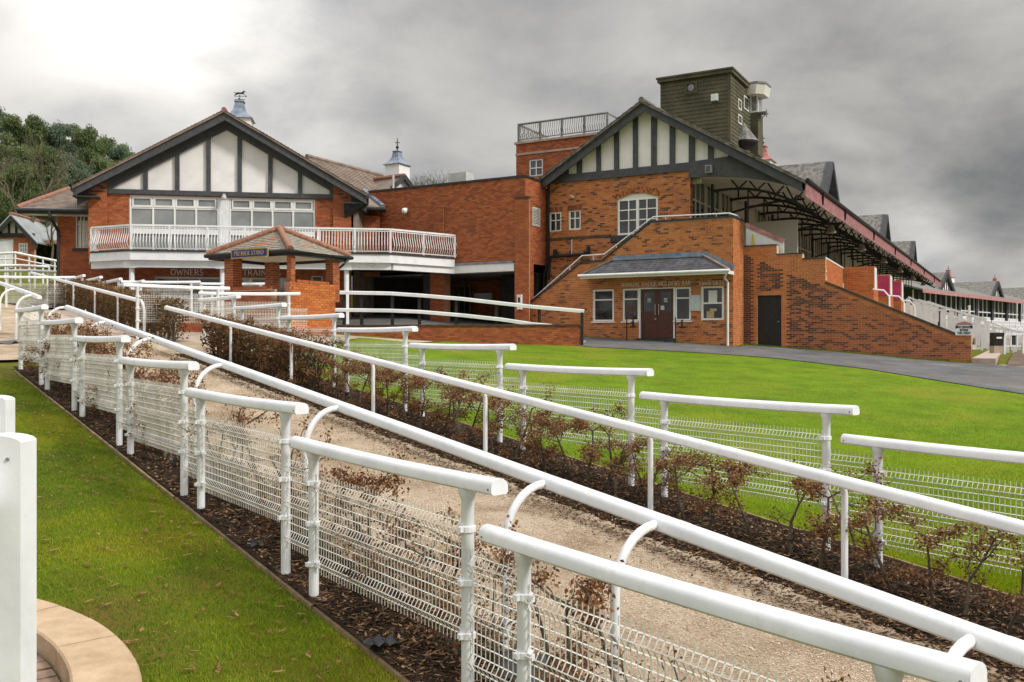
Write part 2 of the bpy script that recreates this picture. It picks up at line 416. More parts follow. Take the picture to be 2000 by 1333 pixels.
def window(F, s0, s1, z0, z1, d, parent, cols=(1,), rows=(1,), fw=.07, mat='white_plastic', gl='window_glass', bars=None, depth=.09, sill=None, name='window', mull=None):
    mb = MB(); mull = mull or fw * .7
    mb.box(F, s0, s0 + fw, d, d + depth, z0, z1); mb.box(F, s1 - fw, s1, d, d + depth, z0, z1)
    mb.box(F, s0 + fw, s1 - fw, d, d + depth, z0, z0 + fw); mb.box(F, s0 + fw, s1 - fw, d, d + depth, z1 - fw, z1)
    ct = sum(cols); rt = sum(rows); x = s0 + fw; wi = s1 - s0 - 2 * fw; hi = z1 - z0 - 2 * fw
    xs = [s0 + fw]; zs = [z0 + fw]
    for c in cols: xs.append(xs[-1] + wi * c / ct)
    for r in rows: zs.append(zs[-1] + hi * r / rt)
    for q in xs[1:-1]: mb.box(F, q - mull / 2, q + mull / 2, d + .004, d + depth, z0 + fw, z1 - fw)
    for q in zs[1:-1]: mb.box(F, s0 + fw, s1 - fw, d + .007, d + depth - .003, q - mull / 2, q + mull / 2)
    w_ = mb.build(name, mat, parent)
    for i in range(len(cols)):
        for j in range(len(rows)):
            g = MB(); g.box(F, xs[i] + .004, xs[i + 1] - .004, d + .045, d + .06, zs[j] + .004, zs[j + 1] - .004)
            g.build('pane', gl, w_)
    if sill:
        q = MB(); q.box(F, s0 - .12, s1 + .12, d - .06, d + .05, z0 - sill, z0 - .003); q.build('sill', 'black_timber', w_)
    return w_
# ---- serif capitals drawn as strokes
def arc(cx, cy, rx, ry, a0, a1, n=10): return [(cx + rx * math.cos(R(a0 + (a1 - a0) * i / n)), cy + ry * math.sin(R(a0 + (a1 - a0) * i / n))) for i in range(n + 1)]
GL = {'A': (.72, [([(.06, 0), (.36, 1)], .6), ([(.36, 1), (.66, 0)], 1), ([(.17, .34), (.55, .34)], .6)], [(.06, 0), (.66, 0)]),
 'B': (.62, [([(.12, 0), (.12, 1)], 1), ([(.12, 1)] + arc(.30, .76, .2, .24, 90, -90) + [(.12, .52)], .8), ([(.12, .52)] + arc(.32, .26, .24, .26, 90, -90) + [(.12, 0)], .8)], []),
 'D': (.74, [([(.12, 0), (.12, 1)], 1), ([(.12, 1)] + arc(.30, .5, .36, .5, 90, -90, 14) + [(.12, 0)], .85)], []),
 'E': (.60, [([(.12, 0), (.12, 1)], 1), ([(.12, 1), (.52, 1)], .6), ([(.12, .52), (.42, .52)], .6), ([(.12, 0), (.55, 0)], .6)], []),
 'G': (.76, [(arc(.40, .5, .32, .5, 50, 340, 16), .9), ([(.68, .0), (.68, .42)], .9), ([(.5, .42), (.74, .42)], .6)], []),
 'H': (.76, [([(.12, 0), (.12, 1)], 1), ([(.64, 0), (.64, 1)], 1), ([(.12, .52), (.64, .52)], .6)], [(.12, 0), (.12, 1), (.64, 0), (.64, 1)]),
 'I': (.30, [([(.15, 0), (.15, 1)], 1)], [(.15, 0), (.15, 1)]),
 'K': (.70, [([(.12, 0), (.12, 1)], 1), ([(.12, .4), (.6, 1)], .6), ([(.28, .58), (.64, 0)], 1)], [(.12, 0), (.12, 1), (.64, 0)]),
 'L': (.58, [([(.12, 0), (.12, 1)], 1), ([(.12, 0), (.54, 0)], .6)], [(.12, 1)]),
 'M': (.90, [([(.12, 0), (.15, 1)], .6), ([(.15, 1), (.44, .05)], 1), ([(.44, .05), (.74, 1)], .6), ([(.74, 1), (.78, 0)], 1)], [(.12, 0), (.78, 0)]),
 'N': (.78, [([(.12, 0), (.12, 1)], .6), ([(.12, 1), (.66, 0)], 1), ([(.66, 0), (.66, 1)], .6)], [(.12, 0), (.66, 1)]),
 'O': (.80, [(arc(.40, .5, .33, .5, 0, 360, 20), .9)], []),
 'P': (.60, [([(.12, 0), (.12, 1)], 1), ([(.12, 1)] + arc(.30, .73, .22, .27, 90, -90) + [(.12, .46)], .8)], [(.12, 0)]),
 'R': (.68, [([(.12, 0), (.12, 1)], 1), ([(.12, 1)] + arc(.30, .74, .22, .26, 90, -90) + [(.12, .48)], .8), ([(.32, .48), (.64, 0)], 1)], [(.12, 0), (.64, 0)]),
 'S': (.56, [(arc(.28, .74, .2, .26, 40, 270, 10) + arc(.28, .25, .22, .25, 90, -150, 10), .85)], []),
 'T': (.66, [([(.33, 0), (.33, 1)], 1), ([(.03, 1), (.63, 1)], .6), ([(.03, 1), (.03, .84)], .5), ([(.63, 1), (.63, .84)], .5)], [(.33, 0)]),
 'U': (.76, [([(.12, 1), (.12, .34)] + arc(.38, .34, .26, .34, 180, 360, 10) + [(.64, 1)], .85)], [(.12, 1), (.64, 1)]),
 'W': (1.0, [([(.04, 1), (.28, 0)], 1), ([(.28, 0), (.5, .9)], .6), ([(.5, .9), (.72, 0)], 1), ([(.72, 0), (.95, 1)], .6)], [(.04, 1), (.95, 1)]),
 'Y': (.70, [([(.05, 1), (.35, .48)], 1), ([(.65, 1), (.35, .48)], .6), ([(.35, .48), (.35, 0)], 1)], [(.35, 0), (.05, 1), (.65, 1)]), ' ': (.36, [], [])}
def text_width(t): return sum(GL[c][0] + .06 for c in t)
def lettering(F, txt, s0, s1, z0, h, d, parent, mat, wt=.11, serif=True, name='lettering', dep=.012):
    k = (s1 - s0) / text_width(txt); x = s0; mb = MB()
    def up(): return F.p(0, 1, 0)
    dv = (F.dx, F.dy, 0)
    for c in txt:
        gw, st, sf = GL[c]; e = 0
        for pts, wg in st:
            for i in range(len(pts) - 1):
                (a0, b0), (a1, b1) = pts[i], pts[i + 1]; e += .0006
                mb.beam(F.p(x + a0 * k, d - dep / 2 - e, z0 + b0 * h), F.p(x + a1 * k, d - dep / 2 - e, z0 + b1 * h), wt * wg * h, dep, up=dv)
        if serif:
            for a, b in sf:
                e += .0006; mb.beam(F.p(x + (a - .13) * k, d - dep / 2 - e, z0 + b * h), F.p(x + (a + .13) * k, d - dep / 2 - e, z0 + b * h), .05 * h, dep, up=dv)
        x += (gw + .06) * k
    return mb.build(name, mat, parent, fix=False)
# ------------------------------------------------------------------ terrain
def gl_(X0, z0, Y): return (X0 - .77 * Y, Y, z0 + .1322 * Y)
cp = []
for Y in (2, 5, 8, 11, 14, 17, 20, 24, 28): cp.append(gl_(3.62, -2.79, Y))
for Y in (3, 6, 9, 12, 15, 18, 21, 25, 29): cp.append(gl_(9.224, -3.05, Y))
for Y in (5, 11, 17, 23): cp.append(gl_(6.4, -2.905, Y))
cp += [(-6.4, 26, .03), (-9.6, 28.2, .22), (-5, 28.4, .0), (2.67, 33.6, -.33), (-2, 34, -.22), (-6, 34.5, .1), (2.9, 36.2, -.02), (5.73, 34.9, -.17), (8.4, 33.4, -.38), (12, 32.1, -.62),
       (15.24, 30.6, -.92), (17.5, 30, -1.0), (12.5, 21.75, -1.42), (9.5, 26.5, -.92), (6, 29, -.62), (20, 26, -1.25), (30, 30, -1.35), (40, 60, -.9), (60, 110, -.6), (12, 8, -2.35), (18, 14, -2.0),
       (3, 20, -1.22), (7, 16, -1.66), (0, 26, -.62), (-3, 22, -.62),
       (-12, 36, .75), (-5, 37.5, .55), (-18, 36.5, 1.2), (-20, 42, 2.0), (-28, 50, 3.2), (-36, 62, 5.0), (-40, 80, 7), (-60, 90, 9), (-25, 90, 6), (-30, 30, 2.7), (-12, 12, -.75), (-6, 5, -1.92),
       (-20, 18, .4), (0, -4, -2.9), (10, 0, -3.0), (0, 60, 1.0), (10, 90, .5), (60, 30, -1.5), (-10, 70, 3), (40, 0, -2.5), (-40, 0, 0.5), (-60, 40, 4)]
CP = np.array(cp, float)
def tps(r2): return np.where(r2 > 1e-9, .5 * r2 * np.log(np.maximum(r2, 1e-9)), 0)
_n = len(CP); _d = ((CP[:, None, :2] - CP[None, :, :2]) ** 2).sum(2)
_A = np.zeros((_n + 3, _n + 3)); _A[:_n, :_n] = tps(_d) + np.eye(_n) * .6; _A[:_n, _n] = 1; _A[:_n, _n + 1:] = CP[:, :2]; _A[_n:, :_n] = _A[:_n, _n:].T
_w = np.linalg.solve(_A, np.r_[CP[:, 2], 0, 0, 0])
def H(x, y):
    x = np.asarray(x, float); y = np.asarray(y, float); sh = np.broadcast(x, y).shape
    x, y = np.broadcast_to(x, sh).ravel(), np.broadcast_to(y, sh).ravel()
    out = np.empty(x.size)
    for i in range(0, x.size, 20000):
        a, b = x[i:i + 20000], y[i:i + 20000]
        ac, bc = np.clip(a, -65, 65), np.clip(b, -6, 115)
        r2 = (ac[:, None] - CP[None, :, 0]) ** 2 + (bc[:, None] - CP[None, :, 1]) ** 2
        out[i:i + 20000] = tps(r2) @ _w[:_n] + _w[_n] + _w[_n + 1] * ac + _w[_n + 2] * bc
    return out.reshape(sh)
def h1(x, y): return float(H(x, y))
def ray(px, py, dz=0.0):
    Y = np.linspace(1.5, 120, 6000); X = (px - 1000) / FPX * Y; Z = (HZ - py) / FPX * Y
    i = int(np.argmax(Z - dz < H(X, Y))); return float(X[i]), float(Y[i])
def grid_mesh(name, X, Y, Z, mat, keep=None, kind='structure'):
    ny, nx = X.shape; me = bpy.data.meshes.new(name)
    V = np.stack([X, Y, Z], -1).reshape(-1, 3)
    I = np.arange(ny * nx).reshape(ny, nx)
    Q = np.stack([I[:-1, :-1], I[:-1, 1:], I[1:, 1:], I[1:, :-1]], -1).reshape(-1, 4)
    me.from_pydata(V.tolist(), [], Q.tolist()); me.materials.append(MATS[mat])
    me.polygons.foreach_set('use_smooth', [True] * len(me.polygons)); me.update()
    o = link(name, me); o['kind'] = kind; return o
def sheet(name, left, right, ny, nx, off, mat, wob=.0):
    """left, right: functions t in 0..1 -> (x, y)"""
    t = np.linspace(0, 1, ny); L = np.array([left(a) for a in t]); Rr = np.array([right(a) for a in t])
    if wob:
        for A, sg in ((L, 1), (Rr, -1)):
            q = sum(np.sin(t * f * 6.28 + p) * a for f, p, a in ((9, 1, .5), (23, 2, .4), (57, .4, .35), (131, 2, .45), (290, 1, .45)))
            A += np.outer(q * sg * wob, (1.0, 0.0))
    u = np.linspace(0, 1, nx)[None, :, None]; P = L[:, None, :] * (1 - u) + Rr[:, None, :] * u
    return grid_mesh(name, P[..., 0], P[..., 1], H(P[..., 0], P[..., 1]) + off, mat)
ax = np.r_[-2500, -1200, -500, -220, -120, np.arange(-80, 80.1, 1.0), 120, 220, 500, 1200, 2500]
ay = np.r_[-300, -80, -25, np.arange(-6, 62, 1.0), np.arange(64, 116, 4), 160, 260, 600, 1500, 4000]
GX, GY = np.meshgrid(ax, ay)
grid_mesh('ground', GX, GY, H(GX, GY) - .04, 'moss_lawn')
def lane(pts):
    P = np.array(pts); s = np.r_[0, np.cumsum(np.hypot(*np.diff(P, axis=0).T))]; s /= s[-1]
    return lambda t: (np.interp(t, s, P[:, 0]), np.interp(t, s, P[:, 1]))
def strip(X0a, X0b, Ya, Yb): return (lambda t: (X0a - .77 * (Ya + (Yb - Ya) * t), Ya + (Yb - Ya) * t)), (lambda t: (X0b - .77 * (Ya + (Yb - Ya) * t), Ya + (Yb - Ya) * t))
VX, VY = .792, .610           # across the path, to the right
DX, DY = .610, -.792          # along the path, downhill
sheet('path_bed', *strip(3.53, 4.7, 1.0, 16.9), 100, 8, .012, 'mulch')
sheet('hedge_bed', *strip(7.15, 9.56, 1.0, 20.2), 120, 16, .012, 'mulch')
sheet('upper_hedge_bed', *strip(7.5, 9.9, 21.3, 33), 60, 16, .012, 'mulch')
sheet('path', *strip(4.35, 7.65, 1.0, 34.0), 900, 14, .019, 'bark_path', .055)
sheet('cross_path', lambda t: (-17 + 11.6 * t, 12.2 + 8.9 * t), lambda t: (-18.3 + 11.6 * t, 14.5 + 8.9 * t), 60, 10, .022, 'bark_path', .05)
sheet('shelter_pavement', lane([(-7.2, 20.6), (-13.2, 25.4), (-16.5, 33.2)]), lane([(-5.25, 19.9), (-4.75, 28.5), (-3.0, 33.9)]), 40, 24, .02, 'concrete')
sheet('upper_path', *strip(-14, 4.5, 19.0, 36.0), 60, 16, .024, 'bark_path', .08)
# bright lawn on the far side of the hedge
sheet('lawn', lambda t: (9.6 - .77 * (1 + 18.6 * t), 1 + 18.6 * t), lane([(44, 2), (26, 12), (14.5, 25.5), (7, 30.6), (2.6, 34.6), (-2.5, 34.6), (-4.7, 28.5), (-5.2, 20)]), 90, 50, .014, 'lawn_soil')
wall_side = lane([(44, 19), (17.2, 29.9), (15.6, 31.2), (9.0, 34.8), (2.7, 37.4), (1.2, 38.4)])
sheet('asphalt_path', lane([(44, 3), (12.7, 21.6), (10.6, 26.6), (8.6, 28.9), (5.9, 30.7), (2.72, 33.2), (.6, 36.9)]), wall_side, 90, 24, .034, 'asphalt')
sheet('race_track', lane([(16.6, 29.9), (26.0, 46), (59, 98)]), lane([(44, 17), (60, 40), (110, 90)]), 40, 12, .03, 'track_soil')
PLAT = [(-20, 34.3), (-9.4, 31.8), (-7.0, 33.2), (2.3, 33.8), (2.0, 37.6), (-3, 45), (-20, 45)]

# ------------------------------------------------------------------ stepped rail fences with wire panels
def dshape(wd, ht, n=6):
    pts = [(-wd / 2 + .012, -ht / 2), (wd / 2 - .012, -ht / 2), (wd / 2, -ht / 2 + .012)]
    pts += [(wd / 2 * math.cos(a), -ht / 2 + .045 + (ht - .045) * math.sin(a)) for a in np.linspace(.12, math.pi - .12, n)]
    return pts + [(-wd / 2, -ht / 2 + .012)]
RAILP = [(x, y) for x, y in dshape(.112, .088, 7)]
def wire_panel(x0, x1, zt, hgt, flip=1):
    mb = MB(); zb = zt - hgt; vs = [zt]
    bends = [zt - .09, zt - hgt * .5, zb + .09]; prof = [(zt, 0)]
    for b in bends: prof += [(b + .045, 0), (b, .027 * flip), (b - .045, 0)]
    prof.append((zb, 0))
    n = max(2, int(round((x1 - x0) / .041))); tri = [(math.cos(a), math.sin(a)) for a in (0, 2.094, 4.189)]; r = .0036
    for i in range(n + 1):
        x = x0 + (x1 - x0) * i / n
        mb.tube([(x, y, z) for z, y in prof], r, prof=tri, caps=False)
    hz = []
    for b in bends: hz += [(b + .045, 0), (b, .027 * flip), (b - .045, 0)]
    for a, b in ((bends[0] - .045, bends[1] + .045), (bends[1] - .045, bends[2] + .045)): hz += [(a + (b - a) / 3, 0), (a + (b - a) * 2 / 3, 0)]
    for z, y in hz: mb.tube([(x0 - .03, y + .005, z), (x1 + .03, y + .005, z)], .0042, prof=tri, caps=False)
    return mb
PR = .0375
def make_section(panel=True, gap=True, sag=.014):
    t = thing('rail_fence_section', 'x', 'fence', (0, 0, 0))
    mb = MB(); xs = [-.33 + 2.63 * i / 8 for i in range(9)]
    mb.tube([(x, 0, 1.076 - sag * (1 - ((x - 1.0) / 1.34) ** 2)) for x in xs], 1.0, prof=[(a, b) for a, b in RAILP])
    rail = mb.build('top_rail', 'white_paint', t, smooth=True)
    for x in (-.30, 2.27):
        s = MB(); s.tube([(x, -.0575, 1.06), (x, -.05, 1.06)], .007, 8); s.build('screw', 'grey_metal', rail)
    for x, zb in ((0, -.35), (2.0, -.6)):
        dz = sag * (1 - ((x - 1) / 1.34) ** 2)
        p = MB(); p.lathe((x, 0, 0), [(PR, zb), (PR, .965 - dz), (PR + .004, .975 - dz), (.052, 1.005 - dz), (.056, 1.035 - dz)], 14)
        po = p.build('post', 'white_paint', t, smooth=True)
        if panel:
            for z in (.80, .50, .20):
                for q in ((z, z - .17) if False else (z,)):
                    c = MB(); c.lathe((x, 0, q), [(PR + .003, -.018), (PR + .009, -.016), (PR + .009, .016), (PR + .003, .018)], 14)
                    e = 1 if x == 0 else -1
                    c.box(W, min(x + e * .04, x + e * .075), max(x + e * .04, x + e * .075), -.012, .012, q - .016, q + .016)
                    c.box(W, x - .018, x + .018, -.062, -.03, q - .014, q + .014)
                    c.build('clamp', 'white_paint', po)
    if panel: wire_panel(.045, 1.955, .87, .73, -1).build('wire_panel', 'wire_white', t, fix=False)
    if gap: wire_panel(2.05, 2.46, .70, .73, -1).build('wire_panel', 'wire_white', t, fix=False)
    return t
SEC = make_section(); SEC_USED = [False]
ORD = ['lowest', 'second', 'third', 'fourth', 'fifth', 'sixth', 'seventh', 'eighth', 'ninth', 'tenth', 'eleventh', 'twelfth', 'thirteenth', 'fourteenth', 'fifteenth', 'sixteenth']
ANG = math.atan2(DY, DX)
def place_section(x, y, z, ang, label, group, proto=None):
    proto = proto or SEC
    if not SEC_USED[0] and proto is SEC: o = proto; SEC_USED[0] = True
    else: o = copy_tree(proto)
    o.location = (x, y, z); o.rotation_euler[2] = ang; o['label'] = label; o['group'] = group
    return o
for k in range(7):
    Y = 4.62 + 1.99 * k; X = 3.62 - .77 * Y
    place_section(X, Y, -2.75 + .1322 * Y, ANG, f'{ORD[k]} white rail and wire panel up the slope beside the mossy grass', 'stepped rail fence on the near side of the bark path')
for k in range(0, 14):
    if k in (8, 9): continue
    Y = 7.81 + 1.99 * k; X = 9.224 - .77 * Y; z = -3.02 + .1322 * Y
    if k > 9: z -= (Y - 25.7) * .035
    lab = f'{ORD[k]} white rail and wire panel up the slope along the bright lawn' if k < 8 else f'{ORD[k - 10]} white stepped rail above the clipped hedge before the clubhouse'
    place_section(X, Y, z, ANG, lab, 'stepped rail fence behind the beech hedge')
# fences along the cross path, between the hedges and the little brick shelter
XS = [(-9.25, 22.0, math.atan2(.61, .792), .30, 'white wire panelled rail beside the gap in the hedge, end nearest the path'),
      (-12.9, 30.2, math.atan2(.05, 1), .90, 'white rail and wire panel before the white glazed doors under the balcony'),
      (-10.6, 30.4, math.atan2(.05, 1), .85, 'white rail and wire panel left of the little brick shelter'),
      (-7.95, 23.6, math.atan2(.1, 1), .18, 'white rail and wire panel in front of the dark side of the brick shelter')]
for x, y, a, z, lab in XS: place_section(x, y, z - .08, a, lab, 'rail fences by the brick shelter')

for i, (X0, Y) in enumerate(((2.6, 22.0), (2.6, 24.0), (2.6, 26.0), (2.6, 28.0))):
    X = X0 - .77 * Y; place_section(X, Y, h1(X, Y) + .05, ANG, f'{["lowest", "second", "third", "topmost"][i]} white rail and wire panel at the far left beyond the path gap', 'rail fence at the far left beyond the gap')
for i, (X, Y, a) in enumerate(((-17.6, 31.0, .1), (-20.3, 30.6, .1), (-23.0, 30.3, .1))):
    place_section(X, Y, h1(X, Y) + .0, a, f'white rail and wire panel crossing the top of the bark path, {["nearest the clipped hedge", "middle one", "furthest left"][i]}', 'rail fence across the top of the path')
# ------------------------------------------------------------------ long running rails on curved posts
def running_rail(name, label, X0, z0, Y0, Y1, joints, posts, side, droop=None, group=None):
    def pt(Y, dz=0): return (X0 - .77 * Y, Y, z0 + .1322 * Y + dz)
    t = thing(name, label, 'rail', pt(Y0, -1.1), group)
    js = [Y0] + [j for j in sorted(joints) if Y0 < j < Y1] + [Y1]
    prof = [(a * .95, b * 1.05) for a, b in RAILP]
    for i in range(len(js) - 1):
        g = .006 * min(1, i); mb = MB(); n = 3
        mb.tube([pt(js[i] + g + (js[i + 1] - js[i] - g) * q / n) for q in range(n + 1)], 1.0, prof=prof)
        mb.build('rail_length', 'white_paint', t, smooth=True)
        if i:
            c = MB(); c.tube([pt(js[i] - .045), pt(js[i] + .02)], 1.0, prof=[(a * 1.035, b * 1.035) for a, b in prof]); c.build('joint_sleeve', 'white_paint', t, smooth=True)
    for Y in posts:
        j = Vector(pt(Y, -.012)); b = j + Vector((VX, VY, 0)) * side
        g = h1(b.x, b.y) - .3; rr = abs(side) * .78
        path = [(b.x, b.y, g), (b.x, b.y, j.z - rr * 1.25)]
        for a in np.linspace(12, 90, 8):
            q = b + (j - b) * (1 - math.cos(R(a))) * .86; path.append((q.x, q.y, j.z - rr * 1.25 * (1 - math.sin(R(a)))))
        path.append(tuple(j + (b - j) * .02))
        mb = MB(); mb.tube(path, .0275, 12); mb.build('hoop_post', 'white_paint', t, smooth=True)
    if droop:
        for Y, e in droop:
            p = pt(Y); q = [(p[0], p[1], p[2])]
            for a in np.linspace(10, 90, 7): q.append((p[0] + e * DX * .32 * math.sin(R(a)), p[1] + e * DY * .32 * math.sin(R(a)), p[2] + e * -.042 * math.sin(R(a)) * 1 - .32 * (1 - math.cos(R(a)))))
            q.append((q[-1][0], q[-1][1], h1(q[-1][0], q[-1][1]) - .3))
            mb = MB(); mb.tube(q, .036, 12); mb.build('hoop_end', 'white_paint', t, smooth=True)
    return t
def yj(px): return 8526 / (px + 340)
running_rail('running_rail', 'long white sloping rail on curved hoop posts along the near edge of the bark path', 4.90, -1.772, 2.4, 18.1,
             [yj(p) - .12 for p in (1905, 1290, 1072, 668, 440, 300, 210)], [yj(p) for p in (1905, 1290, 1072, 668, 440, 300, 210, 130)], -.37)
running_rail('running_rail', 'white sloping hooped rail at the top of the bark path, above the open gap', 4.90, -1.772, 20.45, 31.5,
             [yj(50)], [yj(66), yj(32), yj(-10), yj(-40)], -.37)
DP = [13833 / (p + 340) for p in (435, 552, 710, 927, 1248, 1627)]
running_rail('running_rail', 'long white sloping rail in front of the brown beech hedge across the path', 7.95, -2.043, 4.4, 20.8, [5.75, 8.1, 11.6, 14.6], DP, .16)
EPX = (83, 97, 133, 174, 218)
running_rail('running_rail', 'white rail with hooped end running up the slope before the clipped brown hedge', 7.95, -2.043, 22.5, 34.5, [26.0], [13833 / (p + 340) for p in EPX], .16, droop=[(22.5, 1)])
t = thing('wire_fence', 'short white wire fence under the hooped rail past the path gap', 'fence', (4.75 - .77 * 19.7, 19.7, h1(4.75 - .77 * 19.7, 19.7)), rotz=ANG + math.pi)
q = link('wire_panel', wire_panel(0, 2.6, .80, .80).mesh('wire_panel', 'wire_white', fix=False), t); q.rotation_euler[1] = -R(6); q.location[2] = .08
for x in (0.0, 2.6):
    mb = MB(); mb.lathe((x, 0, 0), [(.03, -.3), (.03, .92 + x * .1), (.028, .93 + x * .1)], 10); link('post', mb.mesh('post', 'white_paint'), t)

# ------------------------------------------------------------------ timber edging boards, sheet scraps
def edge_board(X0, Ya, Yb, label):
    t = thing('edging_board', label, 'edging', (X0 - .77 * Ya, Ya, h1(X0 - .77 * Ya, Ya)))
    n = int((Yb - Ya) / 2.4)
    for i in range(n):
        a = Ya + (Yb - Ya) * i / n; b = Ya + (Yb - Ya) * (i + 1) / n - .012; e = rnd.uniform(-.02, .02); mb = MB()
        xa, xb = X0 + e - .77 * a, X0 + e - .77 * b; top = rnd.uniform(-.012, .004) if X0 < 5 else rnd.uniform(.02, .04)
        mb.beam((xa, a, h1(xa, a) + top - .06), (xb, b, h1(xb, b) + top - .06), .028, .12); mb.build('board', 'edge_timber', t)
edge_board(3.53, 1.4, 16.6, 'thin timber edging between mossy grass and mulch, near side')
edge_board(9.57, 1.4, 21.0, 'thin timber edging between mulch bed and bright lawn')
for i, (px, py, w_, l_) in enumerate(((745, 1272, .10, .22), (500, 1075, .05, .13), (350, 905, .06, .2), (20, 672, .45, .7), (1020, 1325, .3, .4))):
    x, y = ray(px, py); mb = MB(); n = 7; pts = []
    a = rnd.uniform(0, 3)
    G = [[(x + (u - .5) * l_ * math.cos(a) - (v - .5) * w_ * math.sin(a), y + (u - .5) * l_ * math.sin(a) + (v - .5) * w_ * math.cos(a)) for u in np.linspace(0, 1, n)] for v in np.linspace(0, 1, n)]
    for up in (0, 1):
        pts += [[(qx, qy, h1(qx, qy) + .03 + up * .006 + .05 * abs(math.sin(qx * 37 + qy * 23)) * (.3 + rnd.random())) for qx, qy in r] for r in G]
    V = [p for r in pts for p in r]; fs = [(j * n + k, j * n + k + 1, (j + 1) * n + k + 1, (j + 1) * n + k) for j in range(n - 1) for k in range(n - 1)]
    mb.add(V[:n * n], fs); o = mb.build('plastic_sheet', 'black_sheet', smooth=True)
    tag(o, ['crumpled black plastic sheet in the mulch at the foot of the grass edge', 'small black plastic scrap beside the edging board, middle of the slope', 'black plastic strip lying between two low fence posts', 'black plastic sheet heaped under the wire fence past the gap', 'black plastic sheet under the lowest wire panel'][i], 'plastic sheet', 'weed sheet scraps')

# ------------------------------------------------------------------ near corner: stone kerb, pavers, white rail ends
KC = (-5.15, 3.39); KZ = -1.86
kerb = thing('stone_kerb', 'curved low kerb of pale sandstone blocks at the corner of the grass', 'kerb', (KC[0] + 2.4, KC[1] + 2.4, KZ - .1))
a = -14.0
while a < 96:
    da = 7.6 + rnd.uniform(-.3, .3); mb = MB(); z1 = KZ + rnd.uniform(-.004, .004)
    rings = []
    for q in np.linspace(a + .09, a + da - .09, 4):
        c, s_ = math.cos(R(q)), math.sin(R(q)); ri, ro = 3.11, 3.46
        rings.append([(KC[0] + r * c, KC[1] + r * s_, z) for r, z in ((ri, KZ - .3), (ro, KZ - .3), (ro, z1 - .012), (ro - .012, z1), (ri + .012, z1), (ri, z1 - .012))])
    mb.loft(rings); mb.build('block', 'sandstone', kerb); a += da
pav = structure(link('paving', None, None)); pav.empty_display_size = .1
b_ = MB(); b_.lathe((KC[0], KC[1], KZ - .5), [(3.2, 0), (3.2, .33)], 60); structure(b_.build('paving_base', 'mulch'))
for ring in range(5):
    ro = 3.09 - ring * .212; a = -14 + ring * 1.3
    while a < 92:
        da = math.degrees(.145 / ro) ; mb = MB(); z1 = KZ - .13 + rnd.uniform(-.006, .006); rg = []
        for q in (a + .15, a + da - .15):
            c, s_ = math.cos(R(q)), math.sin(R(q)); rg.append([(KC[0] + r * c, KC[1] + r * s_, z) for r, z in ((ro - .205, KZ - .2), (ro, KZ - .2), (ro, z1), (ro - .205, z1))])
        mb.loft(rg); x = KC[0] + ro * math.cos(R(a)); y = KC[1] + ro * math.sin(R(a))
        if y > 2.8: mb.build('paver', 'paver', pav, fix=False)
        a += da
def flat_post(xr, y, top, wd, label):
    t = thing('rail_end_post', label, 'post', (xr - wd / 2, y, -2.2), 'white rail ends at the steps')
    mb = MB(); loop = [(xr - wd, -2.2), (xr, -2.2), (xr, top - .010)] + [(xr - wd / 2 + wd / 2 * math.cos(a_), top - .010 + .018 * math.sin(a_)) for a_ in np.linspace(.15, math.pi - .15, 9)] + [(xr - wd, top - .010)]
    mb.prism(W.p, loop, y, y + .075); po = mb.build('post', 'white_paint', t)
    s = MB(); s.tube([(xr - wd * .22, y - .004, top - .05), (xr - wd * .22, y + .01, top - .05)], .0045, 8); s.build('screw', 'grey_metal', po)
    rail = MB(); zc = top - .115; x1 = xr - wd * .56 - .01
    rail.tube([(x1, y - .02, zc), (x1 - .5, y - .55, zc - .16)], 1.0, prof=[(.05 * math.cos(a_) * (1 + .25 * abs(math.sin(2 * a_))), .05 * math.sin(a_) * (1 + .25 * abs(math.sin(2 * a_)))) for a_ in np.linspace(0, 2 * math.pi, 20, endpoint=False)])
    rail.build('rail', 'white_paint', t, smooth=True)
    m = wire_panel(0, .6, zc - .25, .73)
    m.v = [(x1 - .02 - p[0] * .68, y - .03 - p[0] * .73 + p[1], p[2] - p[0] * .2) for p in m.v]; m.build('wire_panel', 'wire_white', t, fix=False)
flat_post(-1.214, 2.2, -.250, .14, 'broad white rounded-top rail post at the very front beside the stone kerb')
flat_post(-2.105, 3.7, -.250, .14, 'broad white rounded-top rail post just behind the frontmost one')
# ------------------------------------------------------------------ frames of the buildings
G = Frame(5.73, 35.0, .871, -.492)          # stand: bar front at d = 0
P = Frame(-17.9, 37.72, .9866, .1635)       # clubhouse front at d = 0

# ================================================================== grandstand
plain('tan_metal', (.16, .14, .10), (.26, .23, .17), .6, 5)
gs = thing('grandstand', 'long brick racecourse grandstand with black and white timbered gable end', 'grandstand', G.p(0, 1.5, -.3))
D1 = 1.5                                     # gable wall plane
sL = G.S(1068, D1); sC = G.S(1348, D1)
sBR = G.S(1432, 0)                           # corner of the bar block
def q0(*pts, d=0): return [G.sz(px, py, d) for px, py in pts]
# -- bar front and stair wall
zt = G.Z(425, sBR, 0)
stairtop = q0((1036, 592), (1137, 513), (1176, 511), (1271, 434))
barw = [(G.S(1036, 0), -.6), (sBR, -.6), (sBR, zt), (stairtop[3][0], zt)] + stairtop[2::-1]
def hole(x0, y0, x1, y1, d=0):
    s0, s1 = G.S(x0, d), G.S(x1, d); sm = (s0 + s1) / 2
    return s0, s1, G.Z(y1, sm, d), G.Z(y0, sm, d)
w1 = hole(1158, 566, 1199, 629); w2 = hole(1216, 564, 1248, 628); dr = hole(1248, 562, 1318, 667); w3 = hole(1317, 562, 1349, 628); w4 = hole(1369, 561, 1414, 628)
zs0, zs1 = w2[2], w2[3]
w1 = (*w1[:2], zs0, zs1); w3 = (dr[1], w3[1], zs0, zs1); w2 = (w2[0], dr[0], zs0, zs1); w4 = (*w4[:2], zs0, zs1 + .02)
